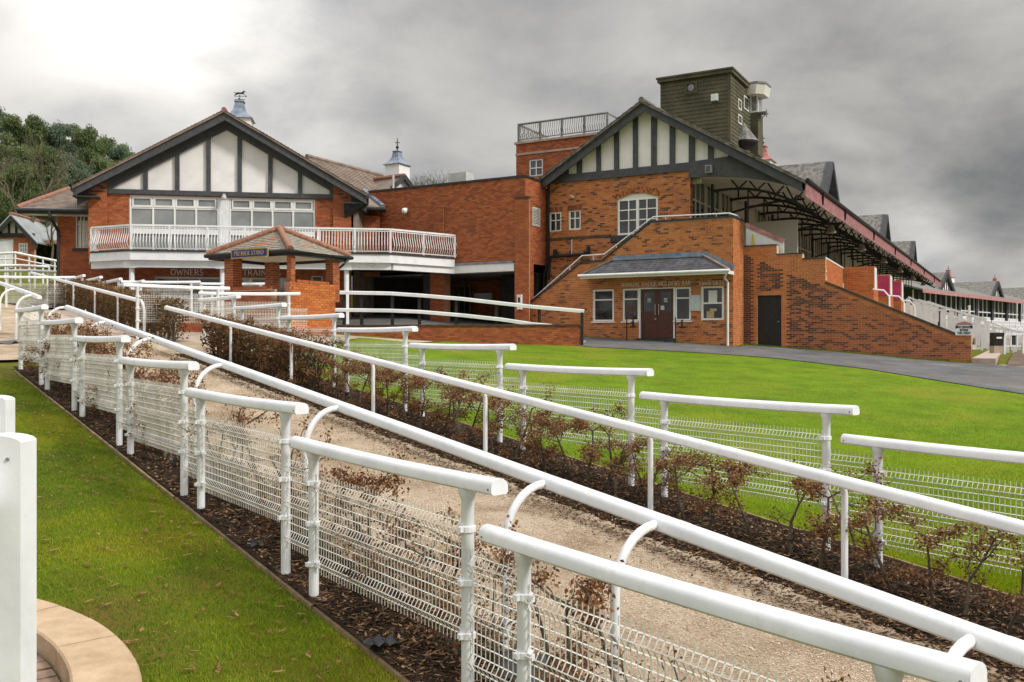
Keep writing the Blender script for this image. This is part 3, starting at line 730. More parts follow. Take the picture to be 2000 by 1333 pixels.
hl = [rect(*w) for w in (w1, w4)] + [[(w2[0], zs0), (dr[0], zs0), (dr[0], dr[2]), (dr[1], dr[2]), (dr[1], zs0), (w3[1], zs0), (w3[1], zs1), (w2[0], zs1)]]
brick_wall(G, barw, 0, .3, gs, hl, 'brick_old', 'mortar_old', tint=lambda s, z, t: t * .50 if t < .88 else .47 + (t - .88) * 1.6, single=300, name='wall')
FS = G.side(sBR, 0)
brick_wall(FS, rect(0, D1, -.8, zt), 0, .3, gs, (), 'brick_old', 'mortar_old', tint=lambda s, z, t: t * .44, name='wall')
cop = MB()
for a, b in zip(stairtop[:-1], stairtop[1:]): cop.beam(G.p(a[0], .13, a[1] + .03), G.p(b[0], .13, b[1] + .03), .34, .07)
cop.box(G, stairtop[3][0], sBR + .04, -.04, .3, zt + .002, zt + .075); cop.box(G, sBR - .3, sBR + .045, .302, D1 - .02, zt + .002, zt + .075)
cop.build('coping', 'black_timber', gs)
st = MB(); sa = stairtop[3]                    # stair flight behind the wall
for i in range(18):
    f = i / 17; s_ = stairtop[0][0] + (sa[0] - stairtop[0][0]) * f; z_ = stairtop[0][1] - .5 + (zt - .9 - stairtop[0][1] + .5) * f
    st.box(G, s_, s_ + .34, .31, D1 - .01, z_ - .3, z_)
st.box(G, sa[0] + .35, sBR - .31, .31, D1 - .01, zt - 1.1, zt - .95); st.build('stair', 'concrete', gs)
window(G, *w1[:2], w1[2], w1[3], .03, gs, (1,), (2.3, 1), .075, sill=None)
window(G, w2[0], w2[1], zs0, zs1, .03, gs, (1,), (2.3, 1), .07)
window(G, w3[0], w3[1], zs0, zs1, .03, gs, (1,), (2.3, 1), .07)
wls = window(G, *w4[:2], w4[2], w4[3], .03, gs, (1,), (1, 1), .085)
mb = MB(); mb.box(G, w4[0] + .28, w4[1] - .28, .058, .07, zs1 - .62, zs1 - .16); mb.build('notice', 'paper_and_sky_white', wls)
mb = MB(); mb.box(G, w4[0] + .2, w4[1] - .4, .062, .074, zs0 + .11, zs0 + .36, m=0); mb.box(G, w4[0] + .33, w4[1] - .3, .066, .074, zs0 + .36, zs0 + .46); mb.build('goods', 'sandstone', wls)
sl = MB()
for a, b in ((w1[0], w1[1]), (w2[0], w2[1]), (w3[0], w3[1])): sl.box(G, a - .06, b + .06 if b != w2[1] else b - .01, -.05, .03, zs0 - .05, zs0 - .002)
sl.build('sill', 'white_plastic', gs)
# double door
dm = (dr[0] + dr[1]) / 2
mb = MB(); mb.box(G, dr[0], dr[0] + .06, .0, .12, dr[2], dr[3]); mb.box(G, dr[1] - .06, dr[1], .0, .12, dr[2], dr[3]); mb.box(G, dr[0] + .06, dr[1] - .06, .0, .12, dr[3] - .05, dr[3]); mb.build('door_frame', 'white_plastic', gs)
for i, (a, b) in enumerate(((dr[0] + .065, dm - .004), (dm + .004, dr[1] - .065))):
    zb, zt_ = dr[2] + .13, dr[3] - .055; zm = dr[2] + 1.18; mb = MB()
    mb.box(G, a, b, .07, .115, zb, zm); mb.box(G, a, b, .07, .115, zt_ - .12, zt_); mb.box(G, a, a + .11, .07, .115, zm, zt_ - .12); mb.box(G, b - .11, b, .07, .115, zm, zt_ - .12)
    d_ = mb.build('door', 'door_brown', gs)
    g = MB(); g.box(G, a + .112, b - .112, .085, .1, zm + .002, zt_ - .122); g.build('pane', 'window_glass', d_)
    hx = b - .07 if i == 0 else a + .07
    h_ = MB(); h_.tube([G.p(hx, .02, zm - .15), G.p(hx, .02, zm + .28)], .014, 8); h_.tube([G.p(hx, .02, zm - .12), G.p(hx, .08, zm - .12)], .01, 6); h_.tube([G.p(hx, .02, zm + .25), G.p(hx, .08, zm + .25)], .01, 6); h_.build('handle', 'steel', d_)
    if i == 0: h_ = MB(); h_.tube([G.p(hx, .055, zm - .3), G.p(hx, .075, zm - .3)], .03, 12); h_.build('lock', 'steel', d_)
    e_ = MB(); c0 = (a + b) / 2   # etched emblem on the glass: small cup shape
    for k in range(3): e_.box(G, c0 - .07 + k * .05, c0 - .035 + k * .05, .08, .084, zm + .42, zm + .52)
    e_.box(G, c0 - .08, c0 + .08, .0795, .0838, zm + .36, zm + .39); e_.build('emblem', 'letter_dark' if False else 'pale_metal', d_)
    if i == 1:
        e_ = MB(); e_.box(G, a + .13, a + .28, .078, .0836, zm + .05, zm + .22); e_.build('notice', 'magenta_panel' if False else 'curtain', d_)
mb = MB(); mb.box(G, dr[0] - .05, dr[1] + .05, -.16, .1, dr[2] - .4, dr[2] + .12); mb.build('door_step', 'black_timber', gs)
nb = MB(); nx0, nx1 = G.S(1348, 0), G.S(1369, 0); nb.box(G, nx0, nx1, -.05, -.003, G.Z(608, nx0, 0), G.Z(577, nx0, 0)); nbo = nb.build('notice_board', 'pale_metal', gs)
nb = MB(); nb.box(G, nx0 + .03, nx1 - .03, -.056, -.051, G.Z(603, nx0, 0), G.Z(578.5, nx0, 0)); nb.build('notice', 'notice_blue', nbo)
lettering(G, 'ANNUAL BADGE HOLDERS BAR', G.S(1214, 0), G.S(1350, 0), G.Z(558.5, G.S(1280, 0), 0), .15, -.004, gs, 'letter_pale', .13)
lettering(G, 'LAWN SALES', G.S(1366, 0), G.S(1414.5, 0), G.Z(556.5, G.S(1390, 0), 0), .13, -.004, gs, 'letter_pale', .13)
# canopy
ce0, ce1 = G.S(1133, -.75), G.S(1423, -.75); cz = G.Z(538, ce0, -.75); ctz = G.Z(499, G.S(1372, 0), 0); ca0, ca1 = G.S(1199, 0), G.S(1372, 0)
mb = MB()
A_, B_, C_, D_ = G.p(ce0, -.75, cz), G.p(ce1, -.75, cz), G.p(ca1, -.002, ctz), G.p(ca0, -.002, ctz); E_, F_ = G.p(ce0 + .1, -.002, cz), G.p(ce1 - .02, -.002, cz)
mb.add([A_, B_, C_, D_, E_, F_], [(0, 1, 2, 3), (0, 3, 4), (1, 5, 2), (0, 4, 5, 1)]); canopy = mb.build('canopy', 'slate', gs)
sm = MB(); rows = 8                           # slates, each a thin plate lapping the one below
for r_ in range(rows):
    t0, t1 = r_ / rows, min(1, (r_ + 1.25) / rows); a0 = ce0 + (ca0 - ce0) * t0; a1 = ce1 + (ca1 - ce1) * t0; n = int((a1 - a0) / .26)
    for k in range(n + 1):
        x0 = a0 + k * .26 + (r_ % 2) * .13 - .13; x1 = x0 + .25
        x0, x1 = max(x0, a0), min(x1, a1)
        if x1 - x0 < .06: continue
        lift = rnd.uniform(.006, .014)
        def cpnt(x, t): return Vector(G.p(x, -.75 + .748 * t, cz + (ctz - cz) * t))
        nrm = Vector((-G.dx * (ctz - cz), -G.dy * (ctz - cz), .75)).normalized()
        a = [cpnt(x0, t0) + nrm * (lift + .008), cpnt(x1, t0) + nrm * (lift + .008), cpnt(min(x1, ce1 + (ca1 - ce1) * t1), t1) + nrm * .006, cpnt(max(x0, ce0 + (ca0 - ce0) * t1), t1) + nrm * .006]
        b = [p - nrm * .007 for p in a]
        sm.hexa([tuple(p) for p in b + a], rnd.random())
structure(sm.build('slates', 'slate', canopy, fix=False), 'stuff')
mb = MB(); mb.beam(G.p(ce0, -.74, cz + .02), G.p(ca0, 0, ctz + .03), .16, .05); mb.beam(G.p(ce1, -.74, cz + .02), G.p(ca1, 0, ctz + .03), .16, .05); mb.build('hip', 'tile_brown', canopy)
mb = MB(); mb.box(G, ca0 - .02, ca1 + .02, -.14, -.004, ctz - .06, ctz + .02); mb.box(G, ca0 - .05, ca1 + .05, -.012, -.004, ctz + .02, ctz + .14); mb.beam(G.p(ca1, -.03, ctz + .08), G.p(ce1 - .02, -.03, cz + .12), .04, .22); mb.build('flashing', 'lead', canopy)
mb = MB(); mb.box(G, ce0, ce1, -.77, -.73, cz - .15, cz - .02); mb.box(G, ce0, ce0 + .04, -.73, -.01, cz - .15, cz - .02); mb.box(G, ce1 - .04, ce1, -.73, -.01, cz - .15, cz - .02); mb.build('fascia', 'white_plastic', canopy)
mb = MB(); mb.tube([G.p(ce0 - .06, -.82, cz - .03), G.p(ce1 + .06, -.82, cz - .03)], .055, 10); mb.build('gutter', 'white_plastic', canopy, smooth=True)
mb = MB(); dx_ = G.S(1421, -.1); mb.tube([G.p(ce1 - .03, -.8, cz - .06), G.p(dx_, -.5, cz - .3), G.p(dx_, -.07, cz - .42), G.p(dx_, -.07, G.Z(676, dx_, -.07))], .042, 10); mb.build('downpipe', 'white_plastic', gs, smooth=True)

# -- terrace wall (same plane as the gable)
tw = [G.sz(px, py, D1) for px, py in ((1450, 483), (1517, 480.5), (1517, 498), (1567, 496.5), (1567, 507), (1612, 505), (1612, 553), (1868, 655), (1897, 655))]
zz = G.Z(497.5, G.S(1540, D1), D1); tw[1] = (tw[1][0], tw[0][1]); tw[2] = (tw[1][0], zz); tw[3] = (tw[3][0], zz); tw[5] = (tw[5][0], tw[4][1]); tw[8] = (tw[8][0], tw[7][1])
twl = tw + [(tw[8][0], -1.5), (tw[0][0], -1.2)]
ho = hole(1479, 577, 1526, 681, D1)
sl0 = G.sz(1455, 500, D1); sl1 = G.sz(1612, 563, D1)
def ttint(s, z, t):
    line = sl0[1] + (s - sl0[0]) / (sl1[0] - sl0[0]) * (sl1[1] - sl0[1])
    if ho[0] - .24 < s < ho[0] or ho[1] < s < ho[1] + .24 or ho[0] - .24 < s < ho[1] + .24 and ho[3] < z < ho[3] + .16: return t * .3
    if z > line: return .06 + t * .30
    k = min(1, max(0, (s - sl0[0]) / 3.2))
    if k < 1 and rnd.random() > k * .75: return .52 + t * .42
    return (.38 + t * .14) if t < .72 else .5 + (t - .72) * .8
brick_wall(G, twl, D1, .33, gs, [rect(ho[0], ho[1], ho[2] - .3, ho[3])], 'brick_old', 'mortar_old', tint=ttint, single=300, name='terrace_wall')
mb = MB(); mb.box(G, ho[0] + .01, ho[1] - .01, D1 + .08, D1 + .13, ho[2] - .3, ho[3] - .01); dd = mb.build('door', 'black_metal', gs)
mb = MB(); mb.tube([G.p(ho[1] - .12, D1 + .03, (ho[2] + ho[3]) / 2), G.p(ho[1] - .12, D1 + .09, (ho[2] + ho[3]) / 2)], .02, 8); mb.build('handle', 'steel', dd)
mb = MB()
for a, b in ((0, 1), (2, 3), (4, 5)): mb.box(G, tw[a][0], tw[b][0], D1 - .03, D1 + .36, tw[a][1] + .002, tw[a][1] + .05)
mb.beam(G.p(tw[6][0], D1 + .16, tw[6][1] + .03), G.p(tw[7][0], D1 + .16, tw[7][1] + .03), .4, .08); mb.build('coping', 'trunk', gs)
# parapet, stub walls and fins down the terrace side
sP = tw[6][0]; FP = G.side(sP, D1); zP = tw[5][1]
brick_wall(FP, [(.02, G.Z(570, sP, D1)), (3.9, G.Z(570, sP, D1)), (3.9, zP - .12), (.02, zP)], 0, .3, gs, (), 'brick_orange', 'mortar_old', tint=lambda s, z, t: t * .6, name='wall')
mb = MB(); mb.beam(G.p(sP - .15, D1, zP + .03), G.p(sP - .15, D1 + 3.9, zP - .1), .34, .05); mb.build('coping', 'white_paint', gs)
for i, (d_, s1_) in enumerate(((5.6, 7.2), (10.4, 7.25), (14.6, 7.3))):
    z1 = 2.92 - .05 * i
    brick_wall(Frame(*G.p(0, d_, 0)[:2], G.rx, G.ry), rect(sP, s1_, -.9, z1), 0, .3, gs, (), 'brick_orange', 'mortar_old', tint=lambda s, z, t: t, name='wall')
    FF = G.side(s1_, d_)
    brick_wall(FF, [(0, -.9), (2.2, -.9), (1.2, z1 - .6), (.8, z1), (0, z1)], 0, .25, gs, (), 'brick_orange', 'mortar_old', tint=lambda s, z, t: t * .6, name='wall')
    mb = MB(); mb.box(FF, .1, .7, -.03, -.004, z1 - .9, z1 - .05); mb.build('sign_board', 'white_paint', gs)
    if i:
        mb = MB(); mb.box(G, sP + .25, s1_ - .02, d_ - .05, d_ - .006, z1 - .95, z1 - .05); mb.build('panel', 'magenta_panel', gs)
    q = MB(); q.tube([G.p(s1_ + .1, d_ - 1, z1 - 1.0), G.p(s1_ + .5, d_ - 1, z1 - 1.05), G.p(s1_ + .7, d_ - 1, z1 - 1.3), G.p(s1_ + .75, d_ - 1, -.6)], .035, 8); q.build('handrail', 'white_paint', gs, smooth=True)
# terrace steps behind the wall
mb = MB()
for i in range(16):
    s_ = sP - 1.8 + i * .47; z_ = 3.2 - i * .28
    if s_ < 11: mb.box(G, s_, s_ + .52, D1 + .34, 62, -1.6, min(z_, zP - .6) if s_ + .5 < sP else min(z_ - 1.35, tw[6][1] + (tw[7][1] - tw[6][1]) * (s_ + .6 - tw[6][0]) / (tw[7][0] - tw[6][0]) - .25))
mb.build('terrace', 'concrete', gs)
kb = MB(); e0 = tw[8][0]
kb.box(G, e0 + .02, e0 + .75, D1 - .05, 45, -1.6, G.Z(700, e0, D1)); kb.box(G, e0 + .76, e0 + 1.7, D1 - .25, 45, -1.6, G.Z(714, e0, D1)); kb.build('kerb_step', 'concrete', gs)
# white balustrade panels along the terrace stairs
for j, (d_, a, b, z0, z1) in enumerate(((18, 7.3, 12.2, 2.15, -.15), (26, 7.6, 13.4, 2.2, -.1), (8.5, 8.6, 11.2, 1.62, .75))):
    mb = MB(); mb.beam(G.p(a, d_, z0), G.p(b, d_, z1), .09, .09); n = int((b - a) / .32)
    for i in range(n + 1):
        f = i / n; s_ = a + (b - a) * f; z_ = z0 + (z1 - z0) * f
        mb.box(G, s_ - .10, s_ + .10 if j != 1 else s_ - .03, d_ - .02, d_ + .02, z_ - 1.0, z_ - .06)
    bo = mb.build('balustrade', 'white_paint', gs)
# upper gable wall
bz = G.Z(358, sL, D1) ; bzr = G.Z(335.5, sC, D1); bz = (bz + bzr) / 2
ww = hole(1205, 377, 1285, 458, D1); t1 = hole(1073, 415, 1096, 453, D1); t2 = hole(1111, 411, 1134, 449, D1)
arch = [(ww[0] + (ww[1] - ww[0]) * i / 12, ww[3] - .22 + .22 * math.sin(math.pi * i / 12)) for i in range(13)]
warch = [(ww[0], ww[2]), (ww[1], ww[2])] + arch[::-1]
brick_wall(G, rect(sL, sC, -.6, bz), D1, .3, gs, [warch, rect(*t1), rect(*t2)], 'brick_old', 'mortar_old', tint=lambda s, z, t: t * .55 if t < .82 else .44 + (t - .82) * 1.9, name='gable_wall')
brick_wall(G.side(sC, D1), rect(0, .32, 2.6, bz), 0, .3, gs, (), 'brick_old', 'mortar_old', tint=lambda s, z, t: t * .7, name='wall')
aw = window(G, ww[0] + .01, ww[1] - .01, ww[2], ww[3] - .20, D1 + .05, gs, (1, 1, 1.0, 1), (1.2, 1, .9), .09, mull=.045)
mb = MB(); mb.prism(G.p, [(arch[0][0], ww[3] - .2)] + [(a, b - .01) for a, b in arch[1:-1]] + [(arch[-1][0], ww[3] - .2)], D1 + .05, D1 + .12); mb.build('arch_panel', 'cream_panel', aw)
mb = MB(); sm_ = (ww[0] + ww[1]) / 2; mb.box(G, sm_ - .06, sm_ + .06, D1 + .03, D1 + .1, ww[2] + .1, ww[3] - .3); mb.build('mullion', 'white_plastic', aw)
mb = MB(); mb.box(G, ww[0] - .25, ww[1] + .1, D1 - .12, D1 + .04, ww[2] - .28, ww[2] - .01); mb.build('sill', 'black_timber', aw)
# arch bricks, each stood on end
for row in (0, 1):
    n = 34
    for i in range(n):
        f = (i + .5) / n; a = ww[0] - .1 + (ww[1] - ww[0] + .2) * f; zc_ = ww[3] - .22 + .22 * math.sin(math.pi * min(1, max(0, (a - ww[0]) / (ww[1] - ww[0])))) + .02 + row * .125
        lean = (f - .5) * -.5; hw = (ww[1] - ww[0] + .2) / n / 2 - .006; mb = MB(); up_ = .105
        L_ = [(a - hw, zc_), (a + hw, zc_), (a + hw - lean * up_, zc_ + up_), (a - hw - lean * up_, zc_ + up_)]
        mb.prism(G.p, L_, D1 - .008, D1 + .02, t=.1 + .55 * rnd.random()); mb.build('brick', 'brick_old', aw, fix=False)
for t_ in (t1, t2):
    wo = window(G, t_[0], t_[1], t_[2], t_[3], D1 + .03, gs, (1, 1), (1.5, 1), .06)
    mb = MB()
    for i in range(6):
        x = t_[0] - .06 + (t_[1] - t_[0] + .12) * i / 6; mb.box(G, x + .005, x + (t_[1] - t_[0] + .12) / 6 - .005, D1 - .006, D1 + .02, t_[3] + .01, t_[3] + .22, t=.45 + .2 * rnd.random())
    structure(mb.build('brickwork', 'brick_old', wo), 'stuff')
mb = MB(); zc_ = G.Z(465, G.S(1130, D1), D1); mb.box(G, sL, ww[0] - .25, D1 - .03, D1 + .02, zc_ - .05, zc_ + .06); mb.build('string_course', 'trunk', gs)
# gable boarding
DB = D1 - .42                                 # barge board plane
sE0, sE1, sR = G.S(1060, DB), G.S(1567, DB), G.S(1255, DB)
zE0, zE1, zR = G.Z(350, sE0, DB), G.Z(352, sE1, DB), G.Z(198, sR, DB)
def roofz(s): return zR + (zE0 - zR) * (sR - s) / (sR - sE0) if s < sR else zR + (zE1 - zR) * (s - sR) / (sE1 - sR)
mb = MB(); mb.prism(G.p, [(sL, bz + .01), (sC, bz + .01), (sC, 6.9), (sE1 - .3, roofz(sE1 - .3) - .1), (sR, zR - .12), (sL, roofz(sL) - .12)], D1 + .02, D1 + .12); mb.build('gable_panel', 'cream_render', gs)
mb = MB(); mb.box(G, sL - .02, sC + .12, D1 - .09, D1 + .018, bz - .01, bz + .32)
mb.build('gable_beam', 'grey_timber', gs)
# dark boarding over the open terrace with an arched lower edge, sitting on the beam line
s_b = G.S(1462, D1 - .03)
SPX = ((1346, 348), (1370, 346), (1396, 345), (1430, 346), (1462, 348.5), (1490, 352), (1511, 356), (1540, 363), (1566, 371))
arc_ = [G.sz(px, py, D1 - .05) for px, py in SPX]; arc_ = [(a, z) for a, z in arc_ if a < sE1 - .06] + [(sE1 - .05, zE1 - .42)]
bo_top = [(sE1 - .05, roofz(sE1 - .05) - .16), (s_b, bz + .42), (sC - .03, bz + .33)]
mb = MB(); mb.prism(G.p, arc_ + bo_top, D1 - .10, D1 + .016); mb.build('spandrel', 'grey_timber', gs)
pxs = ((1131.5, 9), (1169, 8), (1204, 9), (1241, 9), (1277, 10), (1313, 10), (1351, 11), (1388, 10), (1427, 9), (1106, 8))
for px, wpx in pxs:
    a, b = G.S(px - wpx / 2, D1 - .04), G.S(px + wpx / 2, D1 - .04); mb = MB()
    mb.prism(G.p, [(a, bz + .321), (b, bz + .321), (b, roofz(b) - .12), (a, roofz(a) - .12)], D1 - .075, D1 + .018); mb.build('timber_post', 'grey_timber', gs)
for a, b in (((sE0, zE0), (sR, zR)), ((sR, zR), (sE1, zE1))):
    mb = MB(); mb.prism(G.p, [(a[0], a[1] - .42), (b[0], b[1] - .46), (b[0], b[1] - .06), (a[0], a[1] - .06)], DB - .05, DB + .03); mb.build('barge_board', 'grey_timber', gs)
# roof
for a, b in (((sE0 - .1, zE0), (sR, zR)), ((sR, zR), (sE1 + .12, zE1 - .05))):
    mb = MB(); mb.prism(G.p, [(a[0], a[1] - .10), (b[0], b[1] - .10), (b[0], b[1]), (a[0], a[1])], DB - .16, 69.6); ro = mb.build('roof', 'slate_grey', gs)
    L_ = math.hypot(b[0] - a[0], b[1] - a[1]); sm = MB(); nr = int(L_ / .32); nx, nz = -(b[1] - a[1]) / L_, (b[0] - a[0]) / L_
    for i in range(nr):   # tile courses as shallow steps
        f0, f1 = i / nr, (i + 1) / nr; lo, hi = (f0, f1) if a[1] < b[1] else (f1, f0)
        p0 = (a[0] + (b[0] - a[0]) * lo, a[1] + (b[1] - a[1]) * lo); p1 = (a[0] + (b[0] - a[0]) * hi, a[1] + (b[1] - a[1]) * hi)
        sm.prism(G.p, [p0, p1, (p1[0] + nx * .006, p1[1] + nz * .006), (p0[0] + nx * .035, p0[1] + nz * .035)], DB - .18, 69.6)
    structure(sm.build('tile_courses', 'slate_grey', ro), 'stuff')
mb = MB()
for i in range(156): mb.tube([G.p(sR, DB - .18 + i * .45, zR + .03), G.p(sR, DB - .18 + i * .45 + .43, zR + .045)], .12, 7)
structure(mb.build('ridge_tiles', 'slate_grey', gs), 'stuff')
mb = MB(); mb.box(G, sE1 + .10, sE1 + .14, DB, 69.4, zE1 - .62, zE1 - .10)
for i in range(0, 460): mb.box(G, sE1 + .142, sE1 + .152, DB + i * .15, DB + i * .15 + .10, zE1 - .64, zE1 - .12)
mb.build('valance', 'red_trim', gs)
mb = MB(); mb.tube([G.p(sE1 + .21, DB - .1, zE1 - .03), G.p(sE1 + .21, 69.5, zE1 - .03)], .075, 8); mb.build('gutter', 'black_metal', gs)
for dd_ in (D1 + 2.6, 9.5, 19, 29, 39, 50, 61):
    mb = MB(); mb.tube([G.p(sE1 + .21, dd_, zE1 - .08), G.p(sE1 + .17, dd_ + .1, zE1 - .5), G.p(sE1 - .1, dd_ + .15, zE1 - .75), G.p(sE1 - .9, dd_ + .2, zE1 - .55)], .05, 8); mb.build('downpipe', 'black_metal', gs)
# ceiling, back wall and trusses of the open side
def ceilz(f): return float(np.interp(sC + (sE1 - sC) * f, [q[0] for q in arc_], [q[1] for q in arc_])) + .06
mb = MB(); n = 8
mb.prism(G.p, [(sC + (sE1 - sC) * i / n, ceilz(i / n)) for i in range(n + 1)] + [(sC + (sE1 - sC) * i / n, ceilz(i / n) + .05) for i in range(n, -1, -1)], D1 + .14, 69.3); mb.build('ceiling', 'cream_panel', gs)
mb = MB(); FB = G.side(sC - .12, D1 + .34); mb.box(FB, 0, 67, .08, .2, -.5, bz + .3); mb.build('back_wall', 'cream_panel', gs)
for i in range(17):
    d_ = .05 + i * 2.15
    if i in (3, 4):
        mb = MB(); mb.box(FB, d_ + .1, d_ + 1.0, .02, .09, 3.3, 5.4); q = mb.build('door', 'void', gs)
        continue
    window(FB, d_, d_ + 2.0, 3.9 if i < 4 else 3.4, bz - .12, -.02, gs, (1, 1, 1), (2, 1), .09, 'cream_panel', 'hall_glass', depth=.1)
nT = 26
for i in range(nT):
    d_ = D1 + 1.2 + i * 2.6; c0 = sC + .55
    mb = MB(); arcp = [(c0 + (sE1 - .25 - c0) * f, ceilz(0) - .50 + .26 * math.sin(math.pi * min(1, f * .95 + .05) * .6) - (.62 + ceilz(0) - ceilz(1) - .45) * f ** 2.0) for f in np.linspace(0, 1, 11)]
    for a, b in zip(arcp[:-1], arcp[1:]): mb.beam(G.p(a[0], d_, a[1]), G.p(b[0], d_, b[1]), .07, .10)
    for j in (3, 5, 7, 9):
        a = arcp[j]
        for e in (-.33, .33):
            f = (a[0] + e - sC) / (sE1 - sC); mb.beam(G.p(a[0], d_, a[1]), G.p(a[0] + e, d_, ceilz(min(1, f)) + .02), .05, .06)
    mb.beam(G.p(c0, d_, bz - .42), G.p(c0 + .01, d_, 3.2), .09, .10) if i % 2 == 0 else mb.beam(G.p(arcp[1][0], d_, arcp[1][1]), G.p(arcp[1][0], d_, ceilz(.15)), .06, .07)
    mb.beam(G.p(arcp[4][0], d_, arcp[4][1]), G.p(arcp[4][0], d_, 3.0 if i % 3 == 0 else arcp[4][1] - .9), .05, .05)
    mb.build('truss', 'black_metal', gs)
for i, d_ in enumerate((D1 + 1.6, 12, 24, 36)):
    mb = MB(); s0_ = sC + .6
    for a, b in zip(np.linspace(0, 1, 7)[:-1], np.linspace(0, 1, 7)[1:]):
        mb.beam(G.p(s0_ + 3.2 * a, d_ + 1.7 * a, 5.0 + .75 * math.sin(a * 1.5)), G.p(s0_ + 3.2 * b, d_ + 1.7 * b, 5.0 + .75 * math.sin(b * 1.5)), .07, .09)
    mb.build('brace', 'black_metal', gs)
mb = MB(); mb.box(G, sC + .3, sE1 - 1.4, 7.0, 7.1, 2.8, 5.2); mb.build('screen_wall', 'cream_panel', gs)
# white notice panel on the terrace edge
pn = [G.sz(px, py, D1 + .45) for px, py in ((1457, 442), (1531, 474), (1531, 497), (1566, 497), (1566, 520), (1457, 520))]
mb = MB(); mb.prism(G.p, pn, D1 + .45, D1 + .5); pno = mb.build('notice_panel', 'white_paint', gs)
mb = MB(); mb.beam(G.p(pn[0][0], D1 + .46, pn[0][1] + .06), G.p(pn[1][0], D1 + .46, pn[1][1] + .06), .12, .16); mb.build('rail_cap', 'red_trim', pno)
a = G.sz(1470, 467, D1 + .44); mb = MB(); mb.prism(G.p, [(a[0] - .07, a[1] - .32), (a[0] + .1, a[1] - .32), (a[0] + .03, a[1] + .2), (a[0] - .02, a[1] + .2)], D1 + .436, D1 + .446); mb.build('notice', 'yellow_card', pno)
a = G.sz(1516, 490, D1 + .44); mb = MB(); mb.box(G, a[0] - .1, a[0] + .08, D1 + .436, D1 + .446, a[1] - .2, a[1] + .2); mb.build('notice', 'yellow_card', pno)
# dormers along the roof
for d_ in (13.3, 35.2, 55.2):
    dm_ = thing('x', 'x', 'x') if False else None
    sF, zD, hw = 3.9, 8.83, 1.9; zB = roofz(sF) + .25; sB = sR + (zR - zD) / ((zR - zE1) / (sE1 - sR))
    mb = MB(); Q = G.p
    for e in (-1, 1):
        o_ = [Q(sF + .3, d_, zD), Q(sF + .3, d_ + e * hw, zB - .15), Q(sF - .1, d_ + e * hw, roofz(sF - .1) + .05), Q(sB, d_, zD)]
        mb.add(o_ + [(x, y, z - .12) for x, y, z in o_], [(0, 1, 2, 3), (7, 6, 5, 4), (0, 4, 5, 1), (1, 5, 6, 2), (2, 6, 7, 3), (3, 7, 4, 0)])
    do = mb.build('dormer_roof', 'slate_grey', gs)
    mb = MB(); mb.prism(G.side(0, 0).p, [(d_ - hw * .85, zB - .3), (d_ + hw * .85, zB - .3), (d_, zD - .2)], -sF, -sF + .1); mb.build('gable_panel', 'cream_render', do)
    mb = MB()
    for e in (-1, 1): mb.beam(Q(sF + .27, d_, zD - .16), Q(sF + .27, d_ + e * hw, zB - .28), .3, .34, up=(G.rx, G.ry, 0))
    for e in (-.9, -.3, .3, .9): mb.box(G, sF + .001, sF + .05, d_ + e - .07, d_ + e + .07, zB - .3, zD - .25 - abs(e) * .9)
    mb.build('barge_board', 'black_timber', do)
def cupola(F, s, d, z, parent, mroof, k=1.0, vane=False, body='white_render'):  # louvred roof lantern with a flared cap
    x, y, _ = F.p(s, d, 0); mb = MB()
    rot = math.atan2(F.ry, F.rx) + math.pi / 4
    mb.lathe((x, y, z), [(1.06 * k, -.6 * k), (1.02 * k, .75 * k), (1.08 * k, .80 * k), (1.08 * k, .86 * k)], 4, rot=rot); cu = mb.build('cupola', body, parent)
    mb = MB(); mb.lathe((x, y, z), [(1.25 * k, .87 * k), (1.2 * k, .93 * k), (.78 * k, 1.18 * k), (.50 * k, 1.52 * k), (.36 * k, 1.98 * k), (.44 * k, 2.0 * k), (.44 * k, 2.06 * k), (.2 * k, 2.14 * k)], 4, rot=rot); mb.build('cupola_roof', mroof, cu)
    if vane: return cu
    mb = MB(); mb.lathe((x, y, z + 2.1 * k), [(.04, 0), (.04, .12), (.09, .18), (.09, .22), (.03, .28), (.025, .6), (.01, .72)], 8)
    mb.beam((x - .14, y, z + 2.1 * k + .45), (x + .14, y, z + 2.1 * k + .45), .03, .03); mb.beam((x, y - .14, z + 2.1 * k + .45), (x, y + .14, z + 2.1 * k + .45), .03, .03)
    mb.build('finial', 'black_metal', cu)
    return cu
cupola(G, sR, 21, 9.9, gs, 'red_roof', .8)
cupola(G, sR, 44, 9.9, gs, 'red_roof', .8)
# pipes and lamps on the wall
mb = MB(); pz = G.Z(503, sL, D1)
mb.tube([G.p(sL + .12, D1 - .08, bz), G.p(sL + .12, D1 - .08, pz - .25), G.p(sL - .05, D1 - .1, pz - .6), G.p(sL - .25, D1 - .1, -.2)], .055, 8)
mb.tube([G.p(sL + .15, D1 - .14, pz - 1.0), G.p(sL + .2, D1 - .14, pz), G.p(G.S(1140, D1), D1 - .14, pz + .03), G.p(G.S(1152, D1), D1 - .14, pz + .12), G.p(G.S(1152, D1), D1 - .14, pz + .35)], .075, 8)
mb.tube([G.p(G.S(1087, D1), D1 - .14, pz), G.p(G.S(1087, D1), D1 - .14, pz + .3)], .09, 8); mb.build('soil_pipe', 'black_metal', gs, smooth=True)
mb = MB(); a = G.S(1118, D1); mb.tube([G.p(a, D1 - .05, pz + .1), G.p(a, D1 - .05, pz + .7)], .02, 6); mb.build('vent_pipe', 'white_paint', gs)
